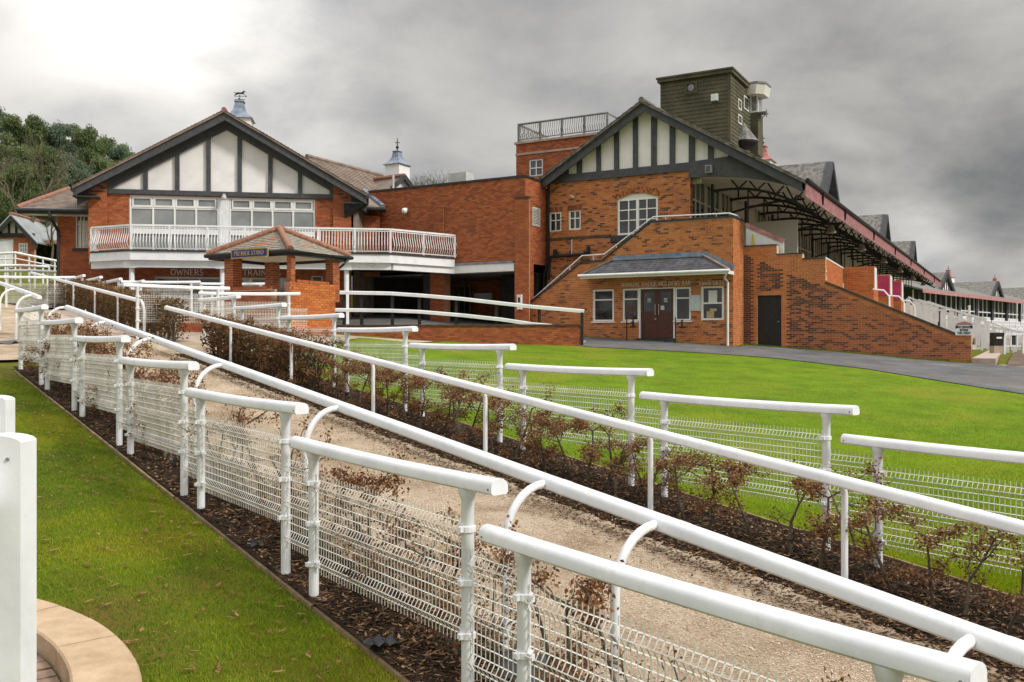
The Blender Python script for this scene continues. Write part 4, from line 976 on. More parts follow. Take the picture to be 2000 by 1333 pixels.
for px, py in ((1385, 331),):
    a, z_ = G.sz(px, py, D1 - .2); mb = MB(); mb.box(G, a - .12, a + .12, D1 - .34, D1 - .14, z_ - .14, z_ + .14); fl = mb.build('floodlight', 'pale_metal', gs); mb = MB(); mb.box(G, a - .1, a + .1, D1 - .352, D1 - .342, z_ - .12, z_ + .12); mb.build('lens', 'window_glass', fl)
a, z_ = G.sz(1361, 355, D1 + .5); mb = MB(); mb.box(G, a - .2, a + .2, D1 + .4, D1 + .6, z_ - .1, z_ + .1); mb.build('speaker_box', 'pale_metal', gs)
a, z_ = G.sz(1119, 384, D1); mb = MB(); mb.tube([G.p(a, D1, z_), G.p(a, D1 - .16, z_)], .05, 8); mb.tube([G.p(a + .04, D1 - .1, z_ - .03), G.p(a + .12, D1 - .18, z_ - .07)], .05, 8); mb.build('wall_lamp', 'pale_metal', gs)
for i in range(6):
    d_ = 10 + i * 9.5; mb = MB(); mb.lathe(G.p(sE1 - .5, d_, zE1 - 1.05), [(.08, .45), (.1, .4), (.22, .05), (.24, 0)], 10); mb.build('loudspeaker', 'tan_metal', gs)
# ================================================================== stair handrail
hr = thing('stair_handrail', 'thin white handrail climbing the stair wall to the upper landing', 'handrail', G.p(stairtop[0][0], .15, .6))
hp = [G.sz(px, py, .13) for px, py in ((1042, 583), (1137, 500), (1180, 497), (1276, 424), (1425, 417))]
mb = MB(); mb.tube([G.p(a, .13, z) for a, z in hp] + [G.p(sBR - .1, .9, hp[-1][1]), G.p(sBR - .1, D1 - .1, hp[-1][1] - .05)], .028, 8); mb.build('rail', 'white_paint', hr, smooth=True)
for i in range(4):
    (a, za), (b, zb) = hp[i], hp[i + 1]; n = max(1, int((b - a) / .9))
    for k in range(n):
        f = (k + .5) / n; s_ = a + (b - a) * f; mb = MB(); mb.tube([G.p(s_, .13, za + (zb - za) * f), G.p(s_ + .02, .13, za + (zb - za) * f - .28)], .016, 6); mb.build('bracket', 'white_paint', hr)
# bar-front ash stands: thin poles with a tray
for px, lab in ((1224, 'thin black pole stand with a small tray left of the brown double door'), (1319, 'thin black pole stand with a small tray right of the brown double door')):
    a = G.S(px, -.45); x, y, _ = G.p(a, -.45, 0); z0 = h1(x, y); t = thing('pole_stand', lab, 'stand', (x, y, z0), 'black pole stands beside the bar door')
    zt_ = G.Z(620, a, -.45); mb = MB(); mb.tube([(x, y, z0), (x, y, zt_)], .022, 8); mb.build('pole', 'black_metal', t)
    mb = MB(); p = G.p(a + .27, -.45, zt_ - .42); mb.lathe(p, [(.05, 0), (.15, .02), (.16, .05), (.05, .06), (.03, .3), (.05, .32)], 10); mb.beam((x, y, zt_ - .3), (p[0], p[1], p[2] + .25), .03, .03); mb.build('tray', 'black_metal', t)

# ================================================================== observation tower on the roof
T0 = (G.S(1290, 9.2), 9.2); tw_ = thing('observation_tower', 'square green shingled lookout tower rising above the gable roof', 'tower', G.p(T0[0], T0[1], 8))
s0 = T0[0]; s1 = G.S(1426, 9.2); dT = G.D(1464, s1); ztop = G.Z(163, s0, 9.2)
mb = MB(); mb.box(G, s0 + .03, s1 - .03, 9.23, dT - .03, 6.5, ztop); mb.build('body', 'shingle_green', tw_)
sh = MB(); Fr = G.side(s1, 9.2)
for Fq, a0, a1, dq in ((G, s0, s1, 9.2), (Fr, 0, dT - 9.2, 0)):
    nz = int((ztop - 6.6) / .19)
    for k in range(nz):
        z = 6.6 + k * .19; x = a0 - (k % 2) * .14
        while x < a1:
            xa, xb = max(a0, x), min(a1, x + .275); x += .28
            if xb - xa < .05: continue
            e = rnd.uniform(.0, .012); B = [Fq.p(xa, dq - .022 - e, z), Fq.p(xb, dq - .022 - e, z), Fq.p(xb, dq + .02, z), Fq.p(xa, dq + .02, z)]; T = [Fq.p(xa, dq - .002, z + .21), Fq.p(xb, dq - .002, z + .21), Fq.p(xb, dq + .02, z + .21), Fq.p(xa, dq + .02, z + .21)]
            sh.hexa(B + T)
structure(sh.build('shingles', 'shingle_green', tw_, fix=False), 'stuff')
mb = MB(); mb.box(G, s0 - .12, s1 + .14, 9.05, dT + .1, ztop, ztop + .16); mb.box(G, s0 - .17, s1 + .19, 9.0, dT + .15, ztop + .16, ztop + .24); mb.build('roof', 'shingle_green', tw_)
mb = MB(); mb.box(G, s1 - .12, s1 + .03, 9.16, 9.21, 6.6, ztop); mb.box(Fr, 0, .12, -.035, .02, 6.6, ztop); mb.build('corner_board', 'shingle_green', tw_)
a, z_ = G.sz(1350, 172, 9.2); mb = MB()
for q in (rect(a - .32, a - .19, z_ - .3, z_ + .3), rect(a + .19, a + .32, z_ - .3, z_ + .3), rect(a - .19, a + .19, z_ + .19, z_ + .3), rect(a - .19, a + .19, z_ - .3, z_ - .19)): mb.prism(G.p, q, 9.14, 9.2)
vf = mb.build('vent', 'shingle_green', tw_); mb = MB(); mb.box(G, a - .19, a + .19, 9.185, 9.2, z_ - .19, z_ + .19); mb.build('opening', 'void', vf); mb = MB(); mb.tube([G.p(a, 9.15, z_), G.p(a, 9.184, z_)], .17, 16); mb.build('fan_disc', 'grey_metal', vf)
a, z_ = G.sz(1397, 192, 9.2); mb = MB(); mb.box(G, a - .17, a + .17, 9.02, 9.17, z_ - .17, z_ + .17); fl = mb.build('floodlight', 'pale_metal', tw_)
mb = MB()
for i in (0, 1):
    for j in (0, 1): mb.box(G, a - .15 + i * .155, a - .005 + i * .155, 9.005, 9.019, z_ - .15 + j * .155, z_ - .005 + j * .155)
mb.build('lens', 'white_paint', fl)
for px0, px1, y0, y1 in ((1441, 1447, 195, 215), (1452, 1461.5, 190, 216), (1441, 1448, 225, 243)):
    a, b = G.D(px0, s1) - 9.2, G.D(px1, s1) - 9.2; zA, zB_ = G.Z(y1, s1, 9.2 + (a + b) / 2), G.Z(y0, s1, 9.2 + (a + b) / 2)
    window(Fr, a, b, zA, zB_, -.04, tw_, (1,), (1,), .06, 'white_plastic', 'paper_and_sky_white')  # pale panes: white sky reflection painted into the pane colour
# bay, hood and dish on the far corner
mb = MB(); mb.box(G, s1 + .05, s1 + .46, dT - .1, dT + .9, 9.4, G.Z(223, s1, dT)); mb.build('bay', 'shingle_green', tw_)
mb = MB(); zb_ = G.Z(222, s1, dT); zt_ = G.Z(182, s1, dT); mb.box(G, s1 + .06, s1 + .44, dT - .08, dT + .85, zb_, zt_); by = mb.build('bay_glazing', 'clubhouse_glass', tw_)
mb = MB(); mb.box(G, s1 + .04, s1 + .12, dT - .1, dT - .02, zb_, zt_); mb.box(G, s1 + .38, s1 + .46, dT - .1, dT - .02, zb_, zt_); mb.box(G, s1 + .12, s1 + .38, dT - .1, dT - .02, zt_ - .08, zt_); mb.box(G, s1 + .12, s1 + .38, dT - .1, dT - .02, zb_, zb_ + .08); mb.build('frame', 'white_plastic', by)
mb = MB(); hz_ = G.Z(191, s1, dT); hd = [(s1 - .1, dT - .6), (s1 + .45, dT - .65), (s1 + .8, dT - .3), (s1 + .85, dT + .6), (s1 - .1, dT + .9)]
mb.loft([[G.p(a, d_, hz_) for a, d_ in hd], [G.p(a * 1 + (.1 if a > s1 else 0), d_ - .05, hz_ + .5) for a, d_ in hd]]); mb.build('hood', 'cream_panel', tw_)
mb = MB(); mb.loft([[G.p(a + (.13 if a > s1 else 0), d_ - .08, hz_ + .505) for a, d_ in hd], [G.p(a + (.13 if a > s1 else 0), d_ - .08, hz_ + .6) for a, d_ in hd]]); mb.build('hood_cap', 'grey_metal', tw_)
mb = MB(); mb.box(G, s1 + .46, s1 + .85, dT - .1, dT + .5, zb_ - .05, zb_); mb.beam(G.p(s1 + .45, dT, zb_ - .45), G.p(s1 + .9, dT, zb_ - .1), .04, .04); mb.beam(G.p(s1 + .87, dT, zb_ - .3), G.p(s1 + .87, dT, zb_ + .1), .04, .04); mb.build('platform', 'grey_metal', tw_)
mb = MB(); c = G.p(s1 + .1, dT - 1.5, G.Z(275, s1, dT - 1.5)); mb.lathe((c[0], c[1], c[2] - .1), [(.5, -.3), (.70, -.10), (.72, 0)], 16); cw = mb.build('cowl', 'black_metal', tw_); mb = MB(); mb.lathe((c[0], c[1], c[2] - .1), [(.74, .003), (.40, .45), (.16, .78), (.03, .98)], 16); mb.build('cowl_cap', 'slate_grey', cw)

# ================================================================== brick block with roof rail, behind the gable
bb = thing('brick_block', 'flat-roofed brick block with grey roof railing behind the gable', 'building', G.p(-11.4, 9, 0))
b0 = G.S(1008, 9); b1 = G.S(1200, 9); zt_ = G.Z(283, b0, 9); wv = hole(1033, 311, 1060, 345, 9)
brick_wall(G, rect(b0, b1, 4, zt_), 9, .3, bb, [rect(*wv)], 'brick_clean', 'mortar_red', tint=lambda s, z, t: t, name='wall')
window(G, *wv[:2], wv[2], wv[3], 9.05, bb, (1, 1), (1, 1), .08)
mb = MB(); mb.box(G, b0 + .05, b1 + .1, 9.31, 14, 3, zt_ - .02); mb.build('body', 'mortar_red', bb)
mb = MB(); mb.box(G, b0 - .08, b1 + .1, 8.92, 14.1, zt_, zt_ + .12); mb.box(G, b0 - .03, b1 + .1, 8.96, 9.0, G.Z(305, b0, 9), G.Z(305, b0, 9) + .1); mb.build('coping', 'concrete', bb)
rl = thing('roof_railing', 'grey bowed metal railing round the flat roof of the brick block', 'railing', G.p(b0, 9, zt_))
zr = zt_ + .12; mb = MB()
b1r = G.S(1186, 9.1)
mb.tube([G.p(b0 + .1, 9.1, zr + .98), G.p(b1r, 9.1, zr + .98), G.p(b1r, 12, zr + .98)], .06, 6); mb.tube([G.p(b0 + .1, 9.1, zr + .98), G.p(b0 + .1, 12.5, zr + .98)], .06, 6)
mb.tube([G.p(b0 + .1, 9.1, zr + .14), G.p(b1r, 9.1, zr + .14), G.p(b1r, 12, zr + .14)], .03, 6); mb.tube([G.p(b0 + .1, 9.1, zr + .14), G.p(b0 + .1, 12.5, zr + .14)], .03, 6); mb.build('rail', 'grey_metal', rl)
bal = MB(); bal.tube([(0, 0, .14), (0, -.04, .3), (0, -.12, .45), (0, -.02, .68), (0, 0, .98)], .018, 5); bm_ = bal.mesh('baluster', 'grey_metal')
n = int((b1r - b0) / .13); ang = math.atan2(G.ry, G.rx)
for i in range(1, n): link('baluster', bm_, rl, G.p(b0 + .1 + i * .13, 9.1, zr), ang)
for i in range(1, 22): link('baluster', bm_, rl, G.p(b0 + .1, 9.1 + i * .15, zr), ang - math.pi / 2)
for i in range(5):
    mb = MB(); s_ = b0 + .1 + (b1r - b0 - .1) * i / 4; mb.box(G, s_ - .05, s_ + .05, 9.06, 9.14, zr - .0, zr + 1.0); mb.build('post', 'grey_metal', rl)
# ================================================================== link block with underpass
DL = D1 - 1.92
lk = thing('link_building', 'plain flat-roofed red brick block between clubhouse and grandstand, over a dark passage', 'building', G.p(-8, DL, .5))
l0, l1 = G.S(722, DL), sL - .03; zT = G.Z(346, G.S(1027, DL), DL); zB = G.Z(513, G.S(1005, DL), DL)
p0 = G.S(1005, DL)
brick_wall(G, [(l0, zB), (p0, zB), (p0, .2), (l1, .2), (l1, zT), (l0, zT)], DL, .35, lk, [], 'brick_clean', 'mortar_red', tint=lambda s, z, t: t * .95, name='wall')
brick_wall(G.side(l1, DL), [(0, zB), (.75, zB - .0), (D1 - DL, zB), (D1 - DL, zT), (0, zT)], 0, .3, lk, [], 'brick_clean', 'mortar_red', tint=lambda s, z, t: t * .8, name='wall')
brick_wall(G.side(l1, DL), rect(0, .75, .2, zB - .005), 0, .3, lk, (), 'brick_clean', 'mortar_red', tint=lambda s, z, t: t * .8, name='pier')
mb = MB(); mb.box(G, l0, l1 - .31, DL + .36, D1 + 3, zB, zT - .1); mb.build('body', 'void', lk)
pz = G.Z(390, p0, DL)
pp0, pp1 = G.S(1006, DL - .1), l1 + .01
brick_wall(G, rect(pp0, G.S(1036, DL), .2, pz), DL - .12, .11, lk, (), 'brick_clean', 'mortar_red', tint=lambda s, z, t: .25 + t * .7, name='pier')
mb = MB(); mb.box(G, pp0 - .03, G.S(1037, DL), DL - .16, DL + .02, pz + .002, pz + .07); mb.build('pier_cap', 'trunk', lk)
q0_, q1_ = G.S(849, DL), G.S(868, DL)
brick_wall(G, rect(q0_, q1_, 3.3, G.Z(403, q0_, DL)), DL - .09, .085, lk, (), 'brick_clean', 'mortar_red', tint=lambda s, z, t: t * .8, name='pier')
mb = MB(); mb.box(G, l0 - .05, l1 + .05, DL - .05, DL + .4, zT + .002, zT + .09); mb.box(G, l1 - .3, l1 + .05, DL + .402, D1 - .02, zT + .002, zT + .09); mb.build('coping', 'black_timber', lk)
mb = MB(); mb.box(G, G.S(884, DL), p0 - .003, DL - .06, DL + .3, zB - .36, zB - .02); mb.build('fascia', 'white_plastic', lk)
mb = MB(); mb.box(G, G.S(884, DL), p0, DL - .1, DL - .003, zB - .018, zB + .07); mb.build('flashing', 'lead', lk)
mb = MB(); mb.box(G, l0, p0, DL + .31, 4.5, zB - .36, zB - .30); mb.build('soffit', 'grey_metal', lk)
# passage behind
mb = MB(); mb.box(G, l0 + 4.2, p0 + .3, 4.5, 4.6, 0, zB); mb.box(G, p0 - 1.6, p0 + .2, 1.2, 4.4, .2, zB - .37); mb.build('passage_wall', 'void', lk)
brick_wall(G, rect(l0 + .2, l0 + 4.2, 0, zB - .3), 4.5, .2, lk, (), 'brick_clean', 'mortar_red', name='passage_wall')
window(G, G.S(884, 3.9), G.S(919, 3.9), .55, 2.6, 3.9, lk, (1, 1, 1), (1,), .07, 'tile_brown', 'window_glass')
brick_wall(G, rect(G.S(921, 4.42), G.S(965, 4.42), .2, 2.3), 4.42, .05, lk, (), 'brick_clean', 'mortar_red', name='passage_wall')
mb = MB(); mb.box(G, G.S(925, 4.3), G.S(960, 4.3), 4.3, 4.36, G.Z(586, G.S(940, 4.3), 4.3), G.Z(573, G.S(940, 4.3), 4.3)); mb.build('bench_board', 'white_paint', lk)
k0_ = G.S(852, .2); brick_wall(G, rect(k0_, G.S(880, .2), .2, zB - .3), DL + .12, .5, lk, (), 'brick_clean', 'mortar_red', name='pier')
mb = MB(); mb.box(G, k0_ - .5, k0_, DL + .3, .5, .2, zB - .3); mb.build('door_panel', 'black_timber', lk)
Fl = G.side(l1, DL); a0, a1 = G.D(1039, l1) - DL, G.D(1054, l1) - DL; za, zb2 = G.Z(442, l1, DL + .9), G.Z(406, l1, DL + .9)
mb = MB(); mb.box(Fl, a0, a1, -.03, .02, zb2 - .05, zb2); mb.box(Fl, a0, a1, -.03, .02, za, za + .05); mb.box(Fl, a0, a0 + .05, -.029, .02, za + .05, zb2 - .05); mb.box(Fl, a1 - .05, a1, -.029, .02, za + .05, zb2 - .05); lv = mb.build('louvre', 'pale_metal', lk)
for i in range(11):
    z_ = za + .05 + (zb2 - za - .1) * i / 11; q = MB(); q.beam(Fl.p(a0 + .05, -.012, z_ + .03), Fl.p(a1 - .05, -.012, z_ + .03), .05, .03); q.build('slat', 'pale_metal', lv)
x_, z_ = G.sz(795, 413, DL); t = thing('security_camera', 'small white dome camera on the plain red brick wall', 'camera', G.p(x_, DL, z_))
mb = MB(); mb.box(G, x_ - .06, x_ + .06, DL - .2, DL, z_ + .05, z_ + .13); mb.build('bracket', 'white_plastic', t); mb = MB(); mb.lathe(G.p(x_, DL - .2, z_ - .15), [(.03, 0), (.1, .04), (.13, .12), (.13, .2), (.08, .26)], 12); mb.build('dome', 'white_plastic', t, smooth=True)
x_ = G.S(1016, DL - .12); t = thing('intercom_box', 'slim white entry box on the brick pier beside the passage', 'entry box', G.p(x_, DL - .12, .8))
mb = MB(); za = G.Z(605, x_, DL); mb.box(G, x_ - .11, x_ + .11, DL - .22, DL - .125, za, za + .62); mb.build('box', 'white_plastic', t); mb = MB(); mb.box(G, x_ - .05, x_ + .05, DL - .23, DL - .221, za + .3, za + .5); mb.build('screen', 'letter_dark', t)
x_, z_ = G.sz(897, 352, 2); t = thing('air_conditioner', 'pale boxy air conditioning unit on the flat roof', 'air conditioner', G.p(x_, 2, zT))
mb = MB(); mb.box(G, x_ - .48, x_ + .5, 1.8, 2.5, zT - .1, G.Z(339, x_, 2)); mb.build('casing', 'pale_metal', t); mb = MB(); mb.box(G, x_ + .1, x_ + .42, 1.78, 1.802, zT + .12, zT + .34); mb.build('grille', 'grey_metal', t)
mb = MB(); x_ = G.S(1035, 1.2); mb.box(G, x_ - .35, x_ + .4, .9, 1.6, zT - .1, zT + .22); o = mb.build('roof_cabinet', 'lead'); tag(o, 'small bluish grey metal cabinet on the roof edge beside the gable', 'cabinet')

# ================================================================== clubhouse
ch = thing('clubhouse', 'clubhouse with wide black and white timbered gable over a white balcony', 'clubhouse', P.p(5.4, 0, .8))
c0, c1 = P.S(174, 0), P.S(686, 0); zb = P.Z(379, P.S(440, 0), 0)
e0, e1 = P.S(143, -.6), P.S(716, -.6); pR = P.S(438, -.6); zR_ = P.Z(216, pR, -.6); zE_ = P.Z(366, e0, -.6); zE2 = P.Z(378, e1, -.6); zE_ = zE2 = (zE_ + zE2) / 2
def crz(s): return zE_ + (zR_ - zE_) * (s - e0) / (pR - e0) if s < pR else zE_ + (zR_ - zE_) * (e1 - s) / (e1 - pR)
g0, g1 = P.S(252, 0), P.S(616, 0); zDk = 3.45; zw0, zw1 = zDk + .1, P.Z(380, P.S(252, 0), 0) - .02
q1s, q2s = P.S(211, 0), P.S(650, 0)
gl0 = [(c0, .4), (c1, .4), (c1, crz(c1) - .2), (q2s, crz(q2s) - .2), (q2s, zb), (q1s, zb), (q1s, crz(q1s) - .2), (c0, crz(c0) - .2)]
brick_wall(P, gl0, 0, .3, ch, [rect(g0, g1, zw0, zw1), rect(P.S(300, .0), P.S(560, 0), .5, P.Z(541, P.S(360, 0), 0)), rect(P.S(608, 0), P.S(630, 0), P.Z(554, P.S(620, 0), 0), P.Z(539, P.S(620, 0), 0))], 'brick_clean', 'mortar_red', name='wall')
for a, b in ((c0, q1s - .02), (q2s + .02, c1)):
    brick_wall(P, [(a, zDk), (b, zDk), (b, crz(b) - .3), (a, crz(a) - .3)], -.1, .09, ch, (), 'brick_clean', 'mortar_red', tint=lambda s, z, t: .2 + t * .8, name='pier')
mb = MB(); mb.prism(P.p, [(q1s, zb + .02), (q2s, zb + .02), (q2s, crz(q2s) - .25), (pR, zR_ - .25), (q1s, crz(q1s) - .25)], .03, .13); mb.build('gable_panel', 'white_render', ch)
mb = MB(); mb.box(P, q1s, q2s, -.09, .028, zb - .12, zb + .08); mb.prism(P.p, [(q1s, zb + .081), (q1s + .14, zb + .081), (q1s + .14, crz(q1s + .14) - .3), (q1s, crz(q1s) - .3)], -.08, .028); mb.prism(P.p, [(q2s - .14, zb + .081), (q2s, zb + .081), (q2s, crz(q2s) - .3), (q2s - .14, crz(q2s - .14) - .3)], -.08, .028); mb.build('gable_beam', 'grey_timber', ch)
for px in (284, 346, 407, 468, 528, 586):
    a = P.S(px, -.05); mb = MB(); mb.prism(P.p, [(a - .09, zb + .081), (a + .09, zb + .081), (a + .09, crz(a + .09) - .3), (a - .09, crz(a - .09) - .3)], -.075, .028); mb.build('timber_post', 'grey_timber', ch)
for a, b, za_, zb_ in ((e0, pR, zE_, zR_), (pR, e1, zR_, zE2)):
    mb = MB(); mb.prism(P.p, [(a, za_ - .40), (b, zb_ - .44), (b, zb_ - .05), (a, za_ - .05)], -.62, -.55); mb.build('barge_board', 'grey_timber', ch)
    mb = MB(); mb.prism(P.p, [(a, za_ - .70), (b, zb_ - .72), (b, zb_ - .22), (a, za_ - .2)], -.10, -.02) ; mb.build('inner_barge_board', 'grey_timber', ch)
    mb = MB(); mb.prism(P.p, [(a, za_ - .1), (b, zb_ - .1), (b, zb_), (a, za_)], -.7, 9.5); ro = mb.build('roof', 'tile_brown', ch)
    mb = MB(); mb.prism(P.p, [(a, za_ - .16), (b, zb_ - .16), (b, zb_ - .102), (a, za_ - .102)], -.54, .02); mb.build('soffit', 'white_plastic', ro)
    tl = MB(); L_ = math.hypot(b - a, zb_ - za_); n = int(L_ / .17); nx, nz = -(zb_ - za_) / L_, (b - a) / L_
    for i in range(n):
        f0, f1 = i / n, (i + 1) / n; lo, hi = (f0, f1) if za_ < zb_ else (f1, f0)
        pa = (a + (b - a) * lo, za_ + (zb_ - za_) * lo); pb = (a + (b - a) * hi, za_ + (zb_ - za_) * hi)
        tl.prism(P.p, [pa, pb, (pb[0] + nx * .006, pb[1] + nz * .006), (pa[0] + nx * .03, pa[1] + nz * .03)], -.72, 9.5)
    structure(tl.build('tile_courses', 'tile_brown', ro), 'stuff')
for i in range(24):
    mb = MB(); mb.tube([P.p(pR, -.72 + i * .42, zR_ + .01), P.p(pR, -.72 + i * .42 + .41, zR_ + .022)], .11, 8); mb.build('ridge_tile', 'ridge_tile', ch)
for a, px in ((e0, 1), (e1, -1)):   # boxed eave ends
    mb = MB(); mb.box(P, a - .05 if px > 0 else a - .95, a + .95 if px > 0 else a + .05, -.53, 0, zE_ - .42, zE_ - .36); mb.box(P, a - .1, a + .1, -.64, 9.4, zE_ - .2, zE_ - .06); mb.build('gutter', 'black_timber', ch)
mb = MB(); mb.loft([[P.p(a, d_, z_) for a, d_, z_ in ((e1 - 1.0, -.5, zE_ - .42), (e1 - .05, -.5, zE_ - .42), (e1 - .05, .0, zE_ - .42), (e1 - 1.0, 0, zE_ - .42))], [P.p(a, d_, zE_ - 1.0) for a, d_ in ((e1 - .95, -.12), (e1 - .9, -.12), (e1 - .9, 0), (e1 - .95, 0))]]); mb.build('eave_bracket', 'black_timber', ch)
# glazing
pm0, pm1 = P.S(428, 0), P.S(447, 0)
for a, b in ((g0, pm0), (pm1, g1)):
    window(P, a + .01, b - .01, zw0, zw1, .05, ch, (1, 1, 1, 1), (1.35, 1.25, .62), .07, 'white_plastic', 'clubhouse_glass', mull=.07)
    tr = MB()
    for i in range(4):
        x = a + .08 + (b - a - .16) * i / 4; wq = (b - a - .16) / 4
        tr.box(P, x + .04, x + wq - .04, .035, .06, zw1 - .5, zw1 - .42); tr.box(P, x + .04, x + wq - .04, .035, .06, zw1 - .14, zw1 - .06); tr.box(P, x + .04, x + .1, .036, .06, zw1 - .42, zw1 - .14); tr.box(P, x + wq - .1, x + wq - .04, .036, .06, zw1 - .42, zw1 - .14)
    tr.box(P, a + .05, b - .05, .02, .06, zDk + 1.0, zDk + 1.22)
    tr.build('opening_light', 'white_plastic', ch)
mb = MB(); mb.box(P, pm0, pm1, .02, .2, zw0, zw1); mb.build('window_pier', 'white_paint', ch)
cu = MB(); ca, cb = P.S(562, .0), P.S(612, 0)
for i in range(14):
    x = ca + (cb - ca) * i / 14; cu.tube([P.p(x + .04, .10 + .02 * (i % 2), zw0 + .1), P.p(x + .04, .10 + .02 * (i % 2), zw1 - .6)], .045, 6)
x_, z_ = P.sz(438, 383, -.2); mb = MB(); mb.box(P, x_ - .05, x_ + .05, -.26, -.05, z_ + .0, z_ + .08); mb.lathe(P.p(x_, -.26, z_ - .2), [(.02, 0), (.1, .04), (.12, .12), (.07, .2)], 10); mb.build('wall_lamp', 'pale_metal', ch)
cupola(P, pR, 4.2, zR_ + .08, ch, 'lead', .75, vane=True)
# ground floor
zG = .55; zl = P.Z(541, P.S(360, 0), 0)
window(P, P.S(300, 0), P.S(434, 0), zG + .1, zl, .15, ch, (1, 1, 1), (3, .9), .07, 'white_plastic', 'window_glass')
window(P, P.S(455, 0), P.S(487, 0), P.Z(561, P.S(470, 0), 0), zl, .15, ch, (1,), (1,), .09, 'white_plastic', 'clubhouse_glass')
window(P, P.S(489, 0), P.S(529, 0), P.Z(561, P.S(470, 0), 0), zl, .15, ch, (1,), (1,), .07)
window(P, P.S(533, 0), P.S(560, 0), zG, zl, .15, ch, (1,), (1.6, 1), .07, 'white_plastic', 'clubhouse_glass', name='glazed_door')
mb = MB(); mb.box(P, P.S(434, 0), P.S(533, 0), .16, .3, zG - .2, P.Z(561, P.S(470, 0), 0) - .01); mb.build('wall_panel', 'brick_clean', ch)
window(P, P.S(608, 0), P.S(630, 0), P.Z(554, P.S(620, 0), 0), P.Z(539, P.S(620, 0), 0), .08, ch, (1,), (1,), .05, 'white_plastic')
lettering(P, 'OWNERS', P.S(333, 0), P.S(398, 0), P.Z(537.5, P.S(360, 0), 0), .24, -.004, ch, 'letter_pale', .15)
lettering(P, 'TRAINERS', P.S(474, 0), P.S(549, 0), P.Z(538.5, P.S(510, 0), 0), .24, -.004, ch, 'letter_pale', .15)
# left wing, set back, with hipped roof
wg0, wg1 = P.S(112, 1.0), c0 + .05; wz = P.Z(408, wg0, 1.0)
ww0, ww1 = P.S(147, 1), P.S(173.5, 1); wza, wzb = P.Z(485, ww0, 1), P.Z(415, ww0, 1)
brick_wall(P, rect(wg0, wg1, .3, wz), 1.0, .3, ch, [rect(ww0, ww1, wza, wzb)], 'brick_clean', 'mortar_red', tint=lambda s, z, t: t * .7, name='wall')
wi = window(P, ww0, ww1, wza, wzb, 1.05, ch, (1, 1, 1), (2.2, 1), .06, 'cream_panel', 'window_glass', sill=.14)
for i in range(3):
    x = ww0 + .08 + (ww1 - ww0 - .16) * i / 3; mb = MB(); mb.box(P, x + .02, x + .13, 1.085, 1.1, wza + .08, wza + 1.2); mb.build('curtain', 'curtain', wi)
mb = MB(); lo = P.S(33, .2); hi_z = P.Z(370, P.S(150, 3.5), 3.5); wzl = P.Z(407, lo, .2)
mb.add([P.p(lo, .2, wzl), P.p(e0 + 1.2, .2, wzl), P.p(e0 + 1.2, 3.6, hi_z), P.p(P.S(135, 3.6), 3.6, hi_z), P.p(lo, 7.5, wzl), P.p(lo + .1, .2, wzl - .12), P.p(e0 + 1.2, .2, wzl - .12), P.p(lo + .1, 7.5, wzl - .12)],
       [(0, 1, 2, 3), (0, 3, 4), (0, 5, 6, 1), (0, 4, 7, 5)]); wr = mb.build('wing_roof', 'tile_brown', ch)
tl = MB(); n = 16
for i in range(n):
    f0, f1 = i / n, (i + 1) / n; L0 = lo + (P.S(135, 3.6) - lo) * f0; L1 = lo + (P.S(135, 3.6) - lo) * f1
    def q_(s, f, e): return P.p(s, .2 + 3.4 * f - e * .5, wzl + (hi_z - wzl) * f + e)
    tl.hexa([q_(L0, f0, 0), q_(e0 + 1.2, f0, 0), q_(e0 + 1.2, f1, 0), q_(L1, f1, 0), q_(L0, f0, .03), q_(e0 + 1.2, f0, .03), q_(e0 + 1.2, f1, .008), q_(L1, f1, .008)])
structure(tl.build('tile_courses', 'tile_brown', wr), 'stuff')
for i in range(14):
    f0, f1 = i / 14, (i + .97) / 14; A = Vector(P.p(lo, .2, wzl + .04)); B = Vector(P.p(P.S(135, 3.6), 3.6, hi_z + .04)); mb = MB(); mb.tube([A.lerp(B, f0), A.lerp(B, f1)], .1, 7); mb.build('ridge_tile', 'ridge_tile', wr)
mb = MB(); mb.tube([P.p(lo, .12, wzl - .06), P.p(e0 + 1.2, .12, wzl - .06)], .075, 8); mb.box(P, lo, e0 + 1.2, .18, .24, wzl - .22, wzl - .10); mb.build('gutter', 'black_timber', wr)
mb = MB(); mb.box(P, lo + .1, e0 + 1.2, .25, 1.0, wzl - .2, wzl - .16); mb.build('soffit', 'white_plastic', wr)
mb = MB(); dq = P.S(114, .9); mb.tube([P.p(P.S(96, .12), .12, wzl - .1), P.p(P.S(98, .12), .14, wzl - .35), P.p(dq, .85, wzl - .85), P.p(dq, .88, wzl - 1.1), P.p(dq, .88, .5)], .065, 8); mb.build('downpipe', 'black_timber', ch, smooth=True)
# right return, set back roof and rear wing with its own ridge and little gable
rb0, rb1 = c1 + .02, P.S(748, 1.4)
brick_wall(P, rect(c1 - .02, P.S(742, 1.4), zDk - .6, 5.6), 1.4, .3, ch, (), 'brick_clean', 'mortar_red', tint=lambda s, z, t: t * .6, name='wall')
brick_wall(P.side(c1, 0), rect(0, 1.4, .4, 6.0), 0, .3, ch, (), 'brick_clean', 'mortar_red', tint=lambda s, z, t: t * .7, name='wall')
rz = P.Z(405, rb1, .9); mb = MB(); mb.add([P.p(c1 - .3, .9, rz), P.p(rb1, .9, rz), P.p(rb1 - .9, 2.6, rz + 1.0), P.p(c1 - .3, 2.6, rz + 1.0), P.p(rb1, 3.5, rz), P.p(c1 - .3, .9, rz - .12), P.p(rb1, .9, rz - .12)], [(0, 1, 2, 3), (1, 4, 2), (0, 5, 6, 1)]); lo_r = mb.build('low_roof', 'tile_brown', ch)
